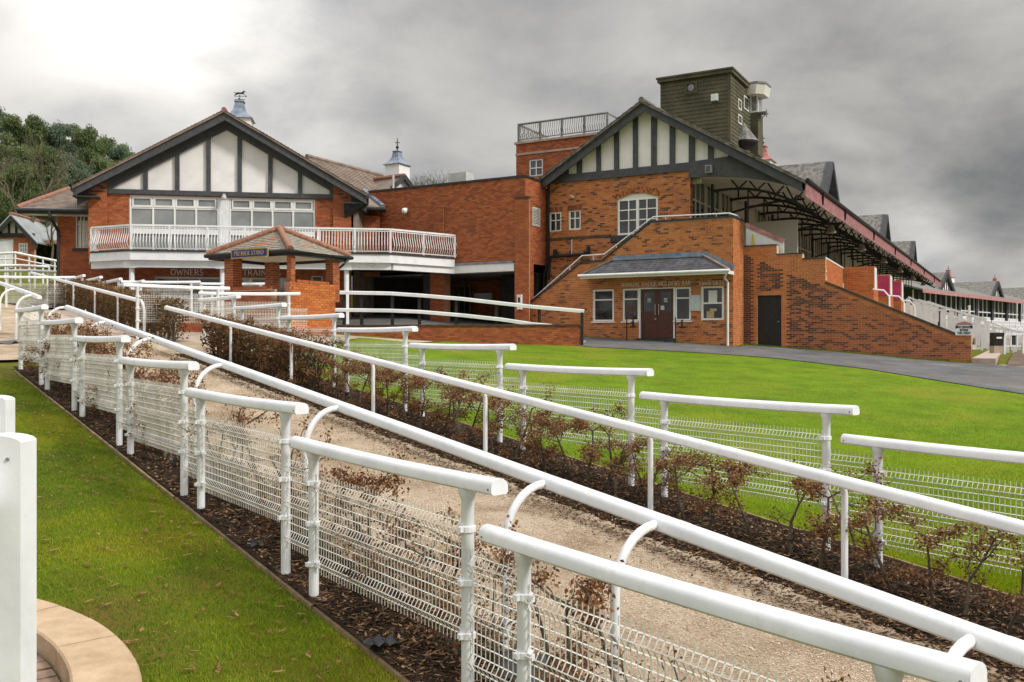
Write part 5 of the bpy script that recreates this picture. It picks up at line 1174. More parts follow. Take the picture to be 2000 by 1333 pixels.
for i in range(9):
    A = Vector(P.p(rb1, .9, rz + .05)); B = Vector(P.p(rb1 - .9, 2.6, rz + 1.05)); mb = MB(); mb.tube([A.lerp(B, i / 9), A.lerp(B, (i + .8) / 9)], .1, 7); mb.build('hip_tile', 'lead', lo_r)
mb = MB(); mb.tube([P.p(c1 - .2, .84, rz - .08), P.p(rb1 + .05, .84, rz - .08), P.p(rb1 + .08, 3.4, rz - .08)], .085, 8); mb.build('gutter', 'black_timber', lo_r)
def pt3(px, py, Y): return ((px - 1000) / FPX * Y, Y, (HZ - py) / FPX * Y)
RA, RB = pt3(599, 307, 43), pt3(746, 345, 48.2); RB = (RB[0], RB[1], RA[2]); EA, EB = pt3(690, 392, 40), pt3(800, 397, 46.5); EB = (EB[0], EB[1], EA[2])
mb = MB(); back = [(2 * RA[0] - EA[0], 2 * RA[1] - EA[1], EA[2]), (2 * RB[0] - EB[0], 2 * RB[1] - EB[1], EA[2])]
mb.add([RA, RB, EB, EA, back[0], back[1], (*EA[:2], 1), (*EB[:2], 1), (*back[0][:2], 1), (*back[1][:2], 1)], [(0, 1, 2, 3), (0, 4, 5, 1), (1, 5, 2), (0, 3, 4), (3, 2, 7, 6), (2, 5, 9, 7)]); rw = mb.build('rear_roof', 'tile_brown', ch)
tl = MB(); n = 22; rA, rB, eA, eB = map(Vector, (RA, RB, EA, EB)); up_ = (rB - rA).cross(eA - rA).normalized(); up_ = up_ if up_.z > 0 else -up_
for i in range(n):
    f0, f1 = i / n, (i + 1) / n; a, b, c, d_ = eA.lerp(rA, f0), eB.lerp(rB, f0), eB.lerp(rB, f1), eA.lerp(rA, f1)
    tl.hexa([tuple(x) for x in (a, b, c, d_, a + up_ * .04, b + up_ * .04, c + up_ * .008, d_ + up_ * .008)])
structure(tl.build('tile_courses', 'tile_brown', rw), 'stuff')
for i in range(24):
    mb = MB(); mb.tube([rA.lerp(rB, i / 24) + Vector((0, 0, .03)), rA.lerp(rB, (i + .95) / 24) + Vector((0, 0, .05))], .12, 7); mb.build('ridge_tile', 'tile_brown', rw)
ga = pt3(790, 345, 45); gb = pt3(728, 353, 47); gl, gr_ = pt3(765, 368, 44.6), pt3(806, 368, 45.4); mb = MB()
gm = Vector(gl).lerp(Vector(gr_), .5); dv = Vector(gb) - Vector(ga); bl = Vector(gl) + dv; br = Vector(gr_) + dv
mb.add([ga, gb, tuple(bl), gl, gr_, tuple(br)], [(0, 1, 2, 3), (0, 4, 5, 1)]); sg = mb.build('small_gable_roof', 'tile_brown', ch)
mb = MB(); mb.add([tuple(Vector(ga) - Vector((0, 0, .12)) + dv * .06), tuple(Vector(gl) + dv * .06), tuple(Vector(gr_) + dv * .06)], [(0, 1, 2)]); mb.build('gable_panel', 'cream_render', sg)
mb = MB(); mb.beam(ga, gl, .1, .22); mb.beam(ga, gr_, .1, .22); mb.build('barge_board', 'black_timber', sg)
for i in range(10): mb = MB(); mb.tube([Vector(ga).lerp(Vector(gb), i / 10) + Vector((0, 0, .05)), Vector(ga).lerp(Vector(gb), (i + .9) / 10) + Vector((0, 0, .06))], .11, 6); mb.build('ridge_tile', 'ridge_tile', sg)
cx_, cy_, cz_ = pt3(776, 345, 49); Fc = Frame(cx_, cy_, .871, -.492); cupola(Fc, 0, 0, cz_ + .02, ch, 'lead', .66)
mb = MB(); q = pt3(768, 372, 44); mb.tube([q, (q[0], q[1], q[2] + .75)], .055, 8); mb.build('flue', 'pale_metal', ch)
# weather vane on the front cupola: running horse
vx, vy, _ = P.p(pR, 4.2, 0); vz = P.Z(199, pR, 4.2)
wv_ = thing('weather_vane', 'black weather vane with a running horse above the clubhouse gable', 'weather vane', (vx, vy, vz))
mb = MB(); mb.tube([(vx, vy, vz - .1), (vx, vy, vz + .34)], .02, 6)
for dx1, dy1 in ((.24, 0), (0, .24)): mb.beam((vx - dx1, vy - dy1, vz + .1), (vx + dx1, vy + dy1, vz + .1), .025, .025)
mb.build('pole', 'black_metal', wv_)
mb = MB(); hs = vz + .32
body = [(-.26, .16), (-.1, .2), (.1, .17), (.2, .23), (.30, .31), (.34, .30), (.42, .21), (.40, .18), (.33, .21), (.26, .12), (.40, .02), (.38, 0), (.22, .07), (.12, .06), (.0, .08), (-.14, .06), (-.26, .0), (-.40, -.04), (-.40, -.01), (-.26, .08), (-.42, .17), (-.40, .2)]
mb.prism(lambda a, d_, b: (vx + a * .66, vy + d_, hs + b * .66), body, -.02, .02); mb.build('horse', 'black_metal', wv_)
mb = MB(); mb.beam((vx - .27, vy, hs - .06), (vx + .27, vy, hs - .06), .02, .02); mb.prism(lambda a, d_, b: (vx + a, vy + d_, hs + b), [(.27, -.10), (.36, -.06), (.27, -.02)], -.01, .01); mb.build('arrow', 'black_metal', wv_)

# ================================================================== balcony
bc = thing('balcony', 'white balcony with bowed railings across the clubhouse front', 'balcony', P.p(5, -2, 3.4))
def xy(px, Y): return ((px - 1000) / FPX * Y, Y)
BP = [xy(176, 36.2), xy(254, 35.3), xy(762, 36.75), xy(888, 38.95)]
inner = [P.p(c1 + 4, 1.5, 0)[:2], P.p(c1, .0, 0)[:2], P.p(c0, 0, 0)[:2]]
mb = MB(); mb.prism(lambda a, d_, b: (a, b, d_), BP + inner, zDk - .36, zDk - .02); mb.build('deck', 'white_paint', bc)
mb = MB(); mb.prism(lambda a, d_, b: (a, b, d_), [(x * .998, y - .05) for x, y in BP] + inner, zDk - .018, zDk + .05); mb.build('deck_edge', 'black_timber', bc)
def inset(P_, k): return [(x * 1.0, y + k) for x, y in P_]
mb = MB(); B2 = inset(BP, .35)
for a, b in zip(B2[:-1], B2[1:]): mb.beam((*a, zDk - .50), (*b, zDk - .50), .3, .275)
mb.build('beam', 'white_paint', bc)
for px, Y in ((258, 35.75), (435, 36.2), (677, 36.9)):
    x, y = xy(px, Y); mb = MB(); mb.box(W, x - .24, x + .24, y - .24, y + .1, zDk - .66, zDk - .365); mb.lathe((x, y - .02, 0), [(.105, .2), (.105, zDk - .66)], 14); mb.build('column', 'white_paint', bc, smooth=True)
bal = MB(); bal.tube([(0, 0, .10), (0, -.07, .22), (0, -.12, .36), (0, -.07, .55), (0, -.005, .75), (0, 0, .98)], .0155, 6); balm = bal.mesh('baluster', 'white_paint')
for i, (a, b) in enumerate(zip(BP[:-1], BP[1:])):
    A, B = Vector((*a, zDk)), Vector((*b, zDk)); A.y += .12; B.y += .12; L_ = (B - A).length; ang = math.atan2(B.y - A.y, B.x - A.x)
    mb = MB(); mb.beam(A + Vector((0, 0, 1.03)), B + Vector((0, 0, 1.03)), .09, .07); mb.beam(A + Vector((0, 0, .12)), B + Vector((0, 0, .12)), .04, .04); mb.beam(A + Vector((0, 0, .95)), B + Vector((0, 0, .95)), .04, .035); mb.build('handrail', 'white_paint', bc)
    n = max(1, round(L_ / 1.5))
    for k in range(n + 1):
        if k == 0 and i: continue
        p = A.lerp(B, k / n); mb = MB(); mb.box(W, p.x - .04, p.x + .04, p.y - .04, p.y + .04, zDk + .05, zDk + 1.0); mb.build('post', 'white_paint', bc)
    m = int(L_ / .118)
    for k in range(1, m): link('baluster', balm, bc, tuple(A.lerp(B, k / m)), ang)
A = Vector((*BP[0], zDk)); A.y += .12
for k in range(6): link('baluster', balm, bc, (A.x - .02, A.y + .1 + k * .12, zDk), -math.pi / 2)
A = Vector((*BP[3], zDk)); A.y += .12
for k in range(2): link('baluster', balm, bc, (A.x + .03, A.y + .06 + k * .1, zDk), math.pi / 2)

# ================================================================== brick shelter
hu = thing('brick_shelter', 'small open brick shelter with hipped tile roof and terracotta ridges', 'shelter', (-7.3, 28.1, .05))
hx, hy = xy(567, 26.0); K = Frame(hx, hy, .871, -.492)     # nearest eave corner; K.side looks right
wl_, dl_ = 3.40, 2.62; zev = (HZ - 490) / FPX * 26; zap = zev + .84
ctr = (-wl_ / 2, dl_ / 2)
fs0 = -wl_ + .32; fs1 = -.10
zwl = (HZ - 566) / FPX * 26.3
brick_wall(K, rect(K.S(437, .15), K.S(531, .15), -.4, (HZ - 566) / FPX * 27), .15, .22, hu, (), 'brick_clean', 'mortar_old', tint=lambda s, z, t: t * .55, single=140, name='wall')  # lower tints: the shade of this side put into the brick colour
KS = K.side(-.10, .12); zr_ = (HZ - 553) / FPX * 26.6
ra0 = 0; ra1 = G.D(655, 0) if False else None
def Sside(px): return KS.S(px, 0)
brick_wall(KS, rect(Sside(566), Sside(655), -.5, zr_), 0, .22, hu, (), 'brick_orange', 'mortar_red', tint=lambda s, z, t: t, single=220, name='wall')  # sunlit side: its brightness is put into the brick colour
mb = MB()
def bond_cap(F, a, b, z, d):
    for i in range(int((b - a) / .078)): 
        q = MB(); q.box(F, a + i * .078 + .004, a + i * .078 + .074, d - .015, d + .235, z + .002, z + .085, t=.2 + .6 * rnd.random()); q.build('brick', 'brick_clean', hu, fix=False)
bond_cap(K, K.S(449, .15), K.S(522, .15), (HZ - 566) / FPX * 27, .15); bond_cap(KS, Sside(580), Sside(644), zr_, 0)
def pillar(F, a, b, d, z0):
    for fr, x0, x1, dd in ((F, a, b, d), (F.side(b, d), 0, b - a, 0)):
        brick_wall(fr, rect(x0, x1, z0, zev - .05), dd, .1, hu, (), 'brick_clean', 'mortar_old', tint=lambda s, z, t: t * .7, name='pillar')
    q = MB(); q.box(F, a + .02, b - .1, d + .1, d + (b - a) - .01, z0, zev - .05); q.build('pillar_core', 'mortar_red', hu)
pw = .30
pillar(K, K.S(438, .16), K.S(455, .16), .16, zwl - .3)
pillar(K, K.S(560, .14), -.10, .14, zwl - .3)
pillar(K, -.42, -.11, dl_ - .62, zwl - .3)
pillar(K, K.S(517, dl_ - .4), K.S(532, dl_ - .4), dl_ - .4, -.2)
brick_wall(K, rect(-wl_ + .3, K.S(531, dl_ - .5), -.4, .2), dl_ - .3, .2, hu, (), 'brick_clean', 'mortar_old', name='wall')
mb = MB(); mb.box(K, -wl_ + .12, -.06, .06, dl_ - .06, zev - .04, zev - .01); mb.build('ceiling', 'cream_panel', hu)
mb = MB()
for q in ((-wl_, 0, 0, .05), (-wl_, 0, dl_ - .05, dl_), ): mb.box(K, q[0], q[1], q[2], q[3], zev - .13, zev + .02)
mb.box(K, -.05, 0, .051, dl_ - .051, zev - .13, zev + .02); mb.box(K, -wl_, -wl_ + .05, .051, dl_ - .051, zev - .13, zev + .02); mb.build('fascia', 'black_timber', hu)
mb = MB(); e_ = .07
loop = [K.p(-wl_ - e_, -e_, zev - .01), K.p(e_, -e_, zev - .01), K.p(e_, dl_ + e_, zev - .01), K.p(-wl_ - e_, dl_ + e_, zev - .01), K.p(-wl_ - e_, -e_, zev - .01)]
mb.tube(loop, .06, 8, caps=False); mb.build('gutter', 'black_metal', hu)
ap = Vector(K.p(ctr[0], ctr[1], zap)); CN = [Vector(K.p(-wl_ - .03, -.03, zev)), Vector(K.p(.03, -.03, zev)), Vector(K.p(.03, dl_ + .03, zev)), Vector(K.p(-wl_ - .03, dl_ + .03, zev))]
mb = MB(); mb.add([tuple(ap)] + [tuple(c) for c in CN], [(0, 1, 2), (0, 2, 3), (0, 3, 4), (0, 4, 1), (4, 3, 2, 1)]); hro = mb.build('roof', 'tile_brown', hu)
plain('tile_grey', (.17, .145, .115), (.36, .32, .26), .85, 7, (.3, .7), .3, 30); plain('tile_red', (.34, .10, .05), (.46, .16, .08), .8, 7)
far_t = MB()
for fi in range(4):
    a, b = CN[fi], CN[(fi + 1) % 4]; ex = (b - a).normalized(); mid = (a + b) / 2; upv = (ap - mid); H_ = upv.length; uv = upv.normalized(); nm = ex.cross(uv).normalized(); nm = nm if nm.z > 0 else -nm
    L_ = (b - a).length; nr = 13
    for r_ in range(nr):
        v0, v1 = H_ * r_ / nr, H_ * min(1, (r_ + 1.2) / nr); f = r_ / nr; f1 = min(1, (r_ + 1) / nr); half0 = L_ / 2 * (1 - f); half1 = L_ / 2 * (1 - f1); tw0 = .2
        x = -half0 - (r_ % 2) * .1
        while x < half0:
            xa, xb = max(x, -half0), min(x + .195, half0); x += .2
            if xb - xa < .03: continue
            ya, yb = max(xa, -half1), min(xb, half1)
            if yb - ya < .005: ya = yb = max(-half1, min(half1, (xa + xb) / 2)); yb = ya + .004
            l = rnd.uniform(.022, .032); P4 = [mid + ex * xa + uv * v0 + nm * l, mid + ex * xb + uv * v0 + nm * l, mid + ex * yb + uv * v1 + nm * .010, mid + ex * ya + uv * v1 + nm * .010]
            pts = [tuple(p - nm * .016) for p in P4] + [tuple(p) for p in P4]
            if fi in (0, 1):
                red = (fi == 0 and 3 < r_ < 8 and abs((xa + xb) / 2 - .2 + (r_ - 5) * -.06) < .26 and rnd.random() < .6) or (fi == 1 and 3 < r_ < 7 and abs((xa + xb) / 2 + .1) < .22 and rnd.random() < .45)
                q = MB(); q.hexa(pts); q.build('roof_tile', 'tile_red' if red else 'tile_grey', hro)
            else: far_t.hexa(pts)
structure(far_t.build('roof_tiles', 'tile_grey', hro), 'stuff')
for c in CN:
    n = 9
    for i in range(n):
        A = c.lerp(ap, i / n) + Vector((0, 0, .05)); B = c.lerp(ap, (i + 1.02) / n) + Vector((0, 0, .065)); q = MB(); q.tube([A, B], [.105, .095], 9); q.build('ridge_tile', 'ridge_tile', hro, smooth=True)
mb = MB(); p = K.p(-.15, dl_, zev - .1); mb.tube([K.p(.05, dl_ - .1, zev - .05), K.p(.02, dl_ - .25, zev - .22), K.p(-.15, dl_ - .3, zev - .36)], .035, 8); mb.build('downpipe', 'black_metal', hu)
sgn = thing('sign_board', 'blue sign with gold edge on the shelter eave, reading PREMIER STAND', 'sign', K.p(K.S(486, -.1), -.1, zev))
s0, s1 = K.S(451, -.16), K.S(523, -.16); sz0 = (HZ - 506) / FPX * 26.9; sz1 = sz0 + .29
mb = MB(); mb.box(K, s0, s1, -.16, -.13, sz0, sz1); mb.build('frame', 'gold', sgn); mb = MB(); mb.box(K, s0 + .04, s1 - .04, -.166, -.1602, sz0 + .04, sz1 - .04); mb.build('panel', 'sign_blue', sgn)
lettering(K, 'PREMIER STAND', s0 + .14, s1 - .14, sz0 + .085, .12, -.167, sgn, 'letter_gold', .15)
for a, b in ((s0 + .05, sz0 + .015), (s1 - .05, sz0 + .015), (s0 + .05, sz1 - .015), (s1 - .05, sz1 - .015)): mb = MB(); mb.tube([K.p(a, -.168, b), K.p(a, -.158, b)], .014, 8); mb.build('fixing', 'white_paint', sgn)

# ================================================================== ramp with white rails
rm = thing('access_ramp', 'low red brick ramp wall with dark coping in front of the passage', 'ramp', (-2, 34, -.2))
ra, rbp = xy(640, 34.9), xy(1136, 33.7); RF = Frame(*ra, rbp[0] - ra[0], rbp[1] - ra[1]); rl_ = math.hypot(rbp[0] - ra[0], rbp[1] - ra[1]); rz1 = (HZ - 637) / FPX * 34
brick_wall(RF, rect(0, rl_, -.7, rz1), 0, .28, rm, (), 'brick_clean', 'mortar_red', tint=lambda s, z, t: t * .85, single=200, name='wall')
mb = MB(); mb.box(RF, -.02, rl_ + .03, -.04, .32, rz1 + .002, rz1 + .06); mb.build('coping', 'trunk', rm)
mb = MB(); mb.hexa([RF.p(0, .3, -.6), RF.p(rl_, .3, -.6), RF.p(rl_ + .3, 2.6, -.6), RF.p(0, 3.0, -.6), RF.p(0, .3, rz1 - .02), RF.p(rl_, .3, -.15), RF.p(rl_ + .3, 2.6, -.1), RF.p(0, 3.0, rz1 + .1)]); mb.build('slab', 'concrete', rm)
rr_ = thing('ramp_rails', 'two white rails on black posts following the brick ramp', 'railing', RF.p(0, .1, rz1))
def rpt(px, py, d=.12): return RF.p(*((RF.S(px, d), d)), RF.Z(py, RF.S(px, d), d))
top = [rpt(652, 571.5), rpt(760, 573.5), rpt(822, 577.5), rpt(900, 584), rpt(980, 593), rpt(1040, 599.5), rpt(1141, 608.5)]; bot = [rpt(640, 605.5), rpt(760, 607), rpt(822, 609.5), rpt(900, 616), rpt(980, 624.5), rpt(1040, 633.5), rpt(1100, 639)]
for L in (top, bot):
    mb = MB(); mb.tube(L, 1, prof=[(-.035, -.07), (.035, -.07), (.04, .04), (.025, .07), (-.025, .07), (-.04, .04)]); mb.build('rail', 'white_paint', rr_)
for px, y0 in ((672, 640), (706, 640), (766, 640), (819, 640), (891, 640), (969, 640), (1053, 640), (1137, 676)):
    a = RF.S(px, .2); zt_ = np.interp(px, [652, 760, 822, 900, 980, 1040, 1141], [571, 573, 577, 584, 593, 599, 608]) + 3; mb = MB(); dq = .17 if px < 1130 else -.02
    mb.box(RF, a - .055, a + .055, dq, dq + .11, RF.Z(y0, a, dq), RF.Z(zt_, a, dq)); mb.build('post', 'black_metal', rr_)
pl = [(-20, 35.2), (-9.9, 31.6), (-8.0, 34.6), (RF.p(0, .5, 0)[0], RF.p(0, .5, 0)[1]), (.0, 34.4), (.9, 37.1), (-4.3, 41), (-20, 40)]
sheet('pavement', lane([(-20, 34.9), (-9.9, 31.6), (-8.0, 34.6), (RF.p(0, .5, 0)[0], RF.p(0, .5, 0)[1]), (.0, 34.6), (1.0, 37.1)]), lane([(-20, 44), (-9, 47), (-2, 46), (2.5, 42)]), 40, 30, .05, 'asphalt')
mb = MB(); mb.box(P, P.S(700, 2.0), P.S(846, 2.6), 2.5, 2.6, .2, 3.1); mb.box(P, c1 + .02, P.S(700, 2) , 1.71, 2.5, .2, 3.1); mb.build('recess_wall', 'void', ch)  # near-black backing added for the deep shade under the balcony
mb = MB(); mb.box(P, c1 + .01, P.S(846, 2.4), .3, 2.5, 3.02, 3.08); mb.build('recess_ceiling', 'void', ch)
for i, (px0, px1, Y, y0, y1, lab) in enumerate(((349, 398, 24.5, 617, 665, 'stubby dark brick pier with stone cap beside the hedge gap'),)):
    x0, x1 = xy(px0, Y)[0], xy(px1, Y)[0]; z0_, z1_ = (HZ - y1) / FPX * Y, (HZ - y0) / FPX * Y
    t = thing('brick_pier', lab, 'pier', (x0, Y, z0_)); Fq = Frame(x0, Y, 1, .08); brick_wall(Fq, rect(0, x1 - x0, z0_ - .4, z1_), 0, .4, t, (), 'brick_clean', 'mortar_red', tint=lambda s, z, t: t * .6)
    mb = MB(); mb.box(Fq, -.03, x1 - x0 + .03, -.03, .43, z1_ + .002, z1_ + .05); mb.build('cap', 'concrete', t)
# ================================================================== far stand, fences and bins beyond the terrace
FH = Frame(51.0, 110.0, 28.9, 31.7); 
fst = thing('far_stand', 'distant low grandstand with grey roof, red gutter and white-framed front', 'grandstand', FH.p(20, 0, -.8))
fe = 5.75; fr = 8.35
mb = MB(); mb.prism(FH.side(0, 0).p, [(-1.6, fe), (7, fr), (15, fe + 1.5), (15, fe + 1.2), (7, fr - .3), (-1.6, fe - .2)], -62, 6); 
froof = mb.build('roof', 'slate_grey', fst)
mb = MB(); mb.box(FH, -6, 62, -1.68, -1.6, fe - .45, fe - .02); mb.build('valance', 'red_trim', fst)
mb = MB(); mb.box(FH, -5, 62, 4.0, 4.3, -1, fe + .8); mb.build('back_wall', 'green_metal', fst)
for i in range(30):
    mb = MB(); a = -4.5 + i * 2.1
    mb.box(FH, a, a + .12, -.1, .02, .5, fe); mb.box(FH, a, a + 2.1, -.08, 0, 3.6, 3.75); mb.box(FH, a + .12, a + 2.1, -.06, 0, 2.0, 3.0)
    mb.build('bay_frame', 'white_paint', fst)
for i in range(8):
    mb = MB(); a = -3.5 + i * 8.1; mb.box(FH, a, a + .9, -.3, .0, -.5, fe); mb.build('column', 'black_timber', fst)
mb = MB(); mb.box(FH, -5, 62, .05, .2, -1, 2.3); mb.build('front_wall', 'black_timber', fst)
for i, a in enumerate((FH.S(1851, -.4), FH.S(1950, -.4), FH.S(1950, -.4) + 22)):
    mb = MB(); hw, zD, zb0 = 3.0, 8.5, 6.1
    for e in (-1, 1):
        o_ = [FH.p(a, -.4, zD), FH.p(a + e * hw, -.4, zb0), FH.p(a + e * hw, 3, zb0 + .4), FH.p(a, 7, zD)]; mb.add(o_ + [(x, y, z - .2) for x, y, z in o_], [(0, 1, 2, 3), (7, 6, 5, 4), (0, 4, 5, 1), (1, 5, 6, 2)])
    dr_ = mb.build('gable_roof', 'slate_grey', fst); mb = MB(); mb.prism(FH.p, [(a - hw * .85, zb0), (a + hw * .85, zb0), (a, zD - .3)], -.1, 0); mb.build('gable_panel', 'cream_render', dr_)
    mb = MB()
    for e in (-1, 1): mb.beam(FH.p(a, -.35, zD - .25), FH.p(a + e * hw, -.35, zb0 - .2), .25, .55, up=(FH.rx, FH.ry, 0) if False else (0, 0, 1))
    for q in np.linspace(-.7, .7, 6): mb.box(FH, a + q * hw - .09, a + q * hw + .09, -.18, -.11, zb0, zb0 + (zD - .4 - zb0) * (1 - abs(q)))
    mb.build('barge_board', 'black_timber', dr_)
for px in (1852, 1943): cupola(FH, FH.S(px, 7), 7, 8.5, fst, 'red_roof', 1.0)
plain('tan_wood', (.42, .33, .24), (.58, .48, .38), .8, 5)
for r_ in range(5):    # the terraces of white crush barriers before the far stand
    t = thing('barrier_row', f'{["lowest", "second", "middle", "fourth", "topmost"][r_]} row of white crush barriers on the far terrace', 'barriers', FH.p(10, -4 - 3.4 * (4 - r_), -1), 'white barrier rows on the far terrace')
    d_ = -4 - 3.2 * (4 - r_); zt_ = 2.3 - .62 * (4 - r_)
    mb = MB(); mb.box(FH, -7, 60, d_, d_ + 3, -2, zt_ - 1.05); mb.build('step', 'concrete', t)
    for i in range(22):
        a = -7 + i * 3 + (r_ % 2) * 1.2; mb = MB(); mb.box(FH, a, a + 2.4, d_ - .05, d_ + .05, zt_ - .12, zt_)
        for k in range(6): mb.box(FH, a + k * .44, a + k * .44 + .2, d_ - .03, d_ + .03, zt_ - 1.05, zt_ - .12)
        mb.build('barrier', 'white_paint', t)
# NO DRINKS sign on the end pier of the terrace wall
se0, se1 = G.S(1866, D1 - .06), G.S(1900, D1 - .06); sz0, sz1 = G.Z(655, se0, D1), G.Z(636, se0, D1)
t = thing('notice_sign', 'white arched notice reading NO DRINKS BEYOND THIS POINT on the wall end', 'sign', G.p(se0, D1 - .06, sz0))
sm_ = (se0 + se1) / 2; mb = MB(); mb.prism(G.p, [(se0, sz0), (se1, sz0), (se1, sz1 - .02), (se1 + .06, sz1), (se0 - .06, sz1), (se0, sz1 - .02)], D1 - .09, D1 - .05); mb.build('panel', 'white_paint', t)
mb = MB(); mb.prism(G.p, [(sm_ + .25 * math.cos(a), sz1 + .002 + .12 * math.sin(a)) for a in np.linspace(0, math.pi, 14)], D1 - .09, D1 - .05); mb.build('top', 'red_trim', t)
hh = (sz1 - sz0)
for i, (tx, m_) in enumerate((('NO DRINKS', .07), ('BEYOND', .14), ('THIS POINT', .06))): lettering(G, tx, se0 + m_, se1 - m_, sz1 - hh * (.27 + .31 * i), hh * .20, D1 - .092, t, 'letter_dark', .2, serif=False)
for e in (-1, 1):
    mb = MB(); a = sm_ + e * (se1 - se0) * .5; mb.prism(G.p, [(a, sz1 - .01), (a - e * .1, sz1 - .01), (a - e * .06, sz1 - .1), (a - e * .01, sz1 - .12)], D1 - .096, D1 - .0905); mb.build('corner_mark', 'letter_dark', t)
# bin, gate and umbrellas of clutter near the rails
x, y = xy(1946, 41); z0 = h1(x, y); t = thing('litter_bin', 'dark square litter bin beside the white rails on the right edge', 'bin', (x, y, z0)); zt_ = (HZ - 650) / FPX * 41
mb = MB(); mb.loft([[(x + a * s_, y + b * s_, z) for a, b in ((-1, -1), (1, -1), (1, 1), (-1, 1))] for s_, z in ((.2, (HZ - 676) / FPX * 41), (.235, zt_ - .12), (.245, zt_ - .1), (.245, zt_ - .02), (.22, zt_))]); mb.build('body', 'black_metal', t)
mb = MB(); mb.box(W, x - .12, x + .12, y - .25, y - .236, zt_ - .28, zt_ - .2); mb.build('label', 'letter_pale', t)
mb = MB(); mb.box(W, x - .21, x + .21, y - .21, y + .21, z0 - .3, (HZ - 676) / FPX * 41); mb.build('base', 'concrete', t)
t = thing('barrier_gate', 'white barred barrier beside the dark bin at the right edge', 'barrier', (x + .5, y, z0))
mb = MB(); xa, xb = x + .35, x + 2.2; zt2 = (HZ - 653) / FPX * 41; mb.beam((xa, y, zt2), (xb, y, zt2), .08, .1); mb.beam((xa, y, zt2 - .55), (xb, y, zt2 - .55), .05, .05)
for k in range(7): mb.box(W, xa + k * .29, xa + k * .29 + .05, y - .03, y + .03, zt2 - .55, zt2)
mb.build('bars', 'white_paint', t); 
for k in (0, 3, 6): mb = MB(); mb.box(W, xa + k * .29 - .03, xa + k * .29 + .06, y - .05, y + .05, z0 - .2, zt2); mb.build('post', 'white_paint', t)
mb = MB(); mb.box(W, xa + .3, xa + .55, y + .01, y + .04, zt2 - .5, zt2 - .06); mb.build('panel', 'black_timber', t)
for i, (px, Y, n) in enumerate(((1905, 48, 6), (1930, 56, 6), (1960, 64, 7), (1925, 72, 8))):
    x, y = xy(px, Y); z0 = (HZ - 672) / FPX * Y; t = thing('crush_barrier', ['white crush barrier on the terrace edge nearest the wall end', 'white crush barrier on the terrace, second beyond the wall end', 'white crush barrier on the terrace, third beyond the wall end', 'white crush barrier on the terrace, furthest before the far stand'][i], 'barrier', (x, y, z0), 'white crush barriers beyond the wall end')
    f = Frame(x, y, .871, -.492); q = MB(); q.beam(f.p(-1.6, 0, z0 + 1.35), f.p(1.6, 0, z0 + .75), .09, .09); q.build('rail', 'white_paint', t)
    for k in range(n): s_ = -1.55 + 3.1 * k / (n - 1); q = MB(); q.box(f, s_ - .045, s_ + .045, -.045, .045, z0 - .5, z0 + 1.05 - .1875 * s_); q.build('post', 'white_paint', t)
x, y = xy(1893, 45); t = thing('white_pole', 'slim white pole rising behind the terrace balustrades', 'pole', (x, y, -.6)); mb = MB(); mb.tube([(x, y, -.6), (x, y, (HZ - 597) / FPX * 45)], .06, 8); mb.build('shaft', 'white_paint', t)

# ================================================================== small timbered building far left
LB = Frame(*xy(28, 62), 1, .06); lb = thing('stable_block', 'small black and white timbered brick building at the far left', 'building', LB.p(0, 0, 4.6))
def lS(px, d=0): return LB.S(px, d)
lz = lambda py, px=28, d=0: LB.Z(py, lS(px, d), d)
brick_wall(LB, rect(lS(-30), lS(67), 3.5, lz(461)), 0, .3, lb, [rect(lS(36), lS(54), lz(494), lz(475)), rect(lS(-8), lS(26), 3.6, lz(466))], 'brick_clean', 'mortar_old')
window(LB, lS(36), lS(54), lz(494), lz(475), .03, lb, (1, 1, 1), (1, 1), .1, 'white_plastic', 'clubhouse_glass')
mb = MB(); mb.box(LB, lS(-8), lS(26), .04, .1, 3.6, lz(466)); mb.build('door', 'white_paint', lb)
zp, ze = lz(423), lz(477); 
def lr(px): return zp + (ze - zp) * abs(px - 29) / 51
mb = MB(); mb.prism(LB.p, [(lS(-20), lz(459)), (lS(67), lz(459)), (lS(67), lr(67)), (lS(29), zp), (lS(-20), lr(-20))], .03, .1); mb.build('gable_panel', 'white_render', lb)
mb = MB(); mb.box(LB, lS(-22), lS(68), -.1, .02, lz(463), lz(456)); mb.build('gable_beam', 'black_timber', lb)
for px in (2, 18, 32, 47): mb = MB(); mb.prism(LB.p, [(lS(px - 1.7), lz(456)), (lS(px + 1.7), lz(456)), (lS(px + 1.7), lr(px + 2)), (lS(px - 1.7), lr(px - 2))], -.08, .02); mb.build('timber_post', 'black_timber', lb)
for a, b in ((-24, 29), (29, 80)):
    mb = MB(); mb.prism(LB.p, [(lS(a), lr(a) - .35), (lS(b), lr(b) - .35), (lS(b), lr(b)), (lS(a), lr(a))], -.55, -.45); mb.build('barge_board', 'black_timber', lb)
    mb = MB(); mb.prism(LB.p, [(lS(a), lr(a)), (lS(b), lr(b)), (lS(b), lr(b) + .1), (lS(a), lr(a) + .1)], -.6, 8); mb.build('roof', 'slate_pale', lb)
for i in range(18): mb = MB(); mb.tube([LB.p(lS(29), -.6 + i * .5, zp + .12), LB.p(lS(29), -.6 + i * .5 + .47, zp + .13)], .13, 6); mb.build('ridge_tile', 'ridge_tile', lb)
mb = MB(); za, zb3 = LB.Z(434, 0, 5), LB.Z(468, 0, .8)
mb.add([LB.p(lS(38), 5, za), LB.p(lS(140), 5, za), LB.p(lS(140), .8, zb3), LB.p(lS(62), .8, zb3), LB.p(lS(62), .8, zb3 - .1), LB.p(lS(140), .8, zb3 - .1)], [(0, 1, 2, 3), (3, 2, 5, 4)]); sr = mb.build('side_roof', 'slate_pale', lb)
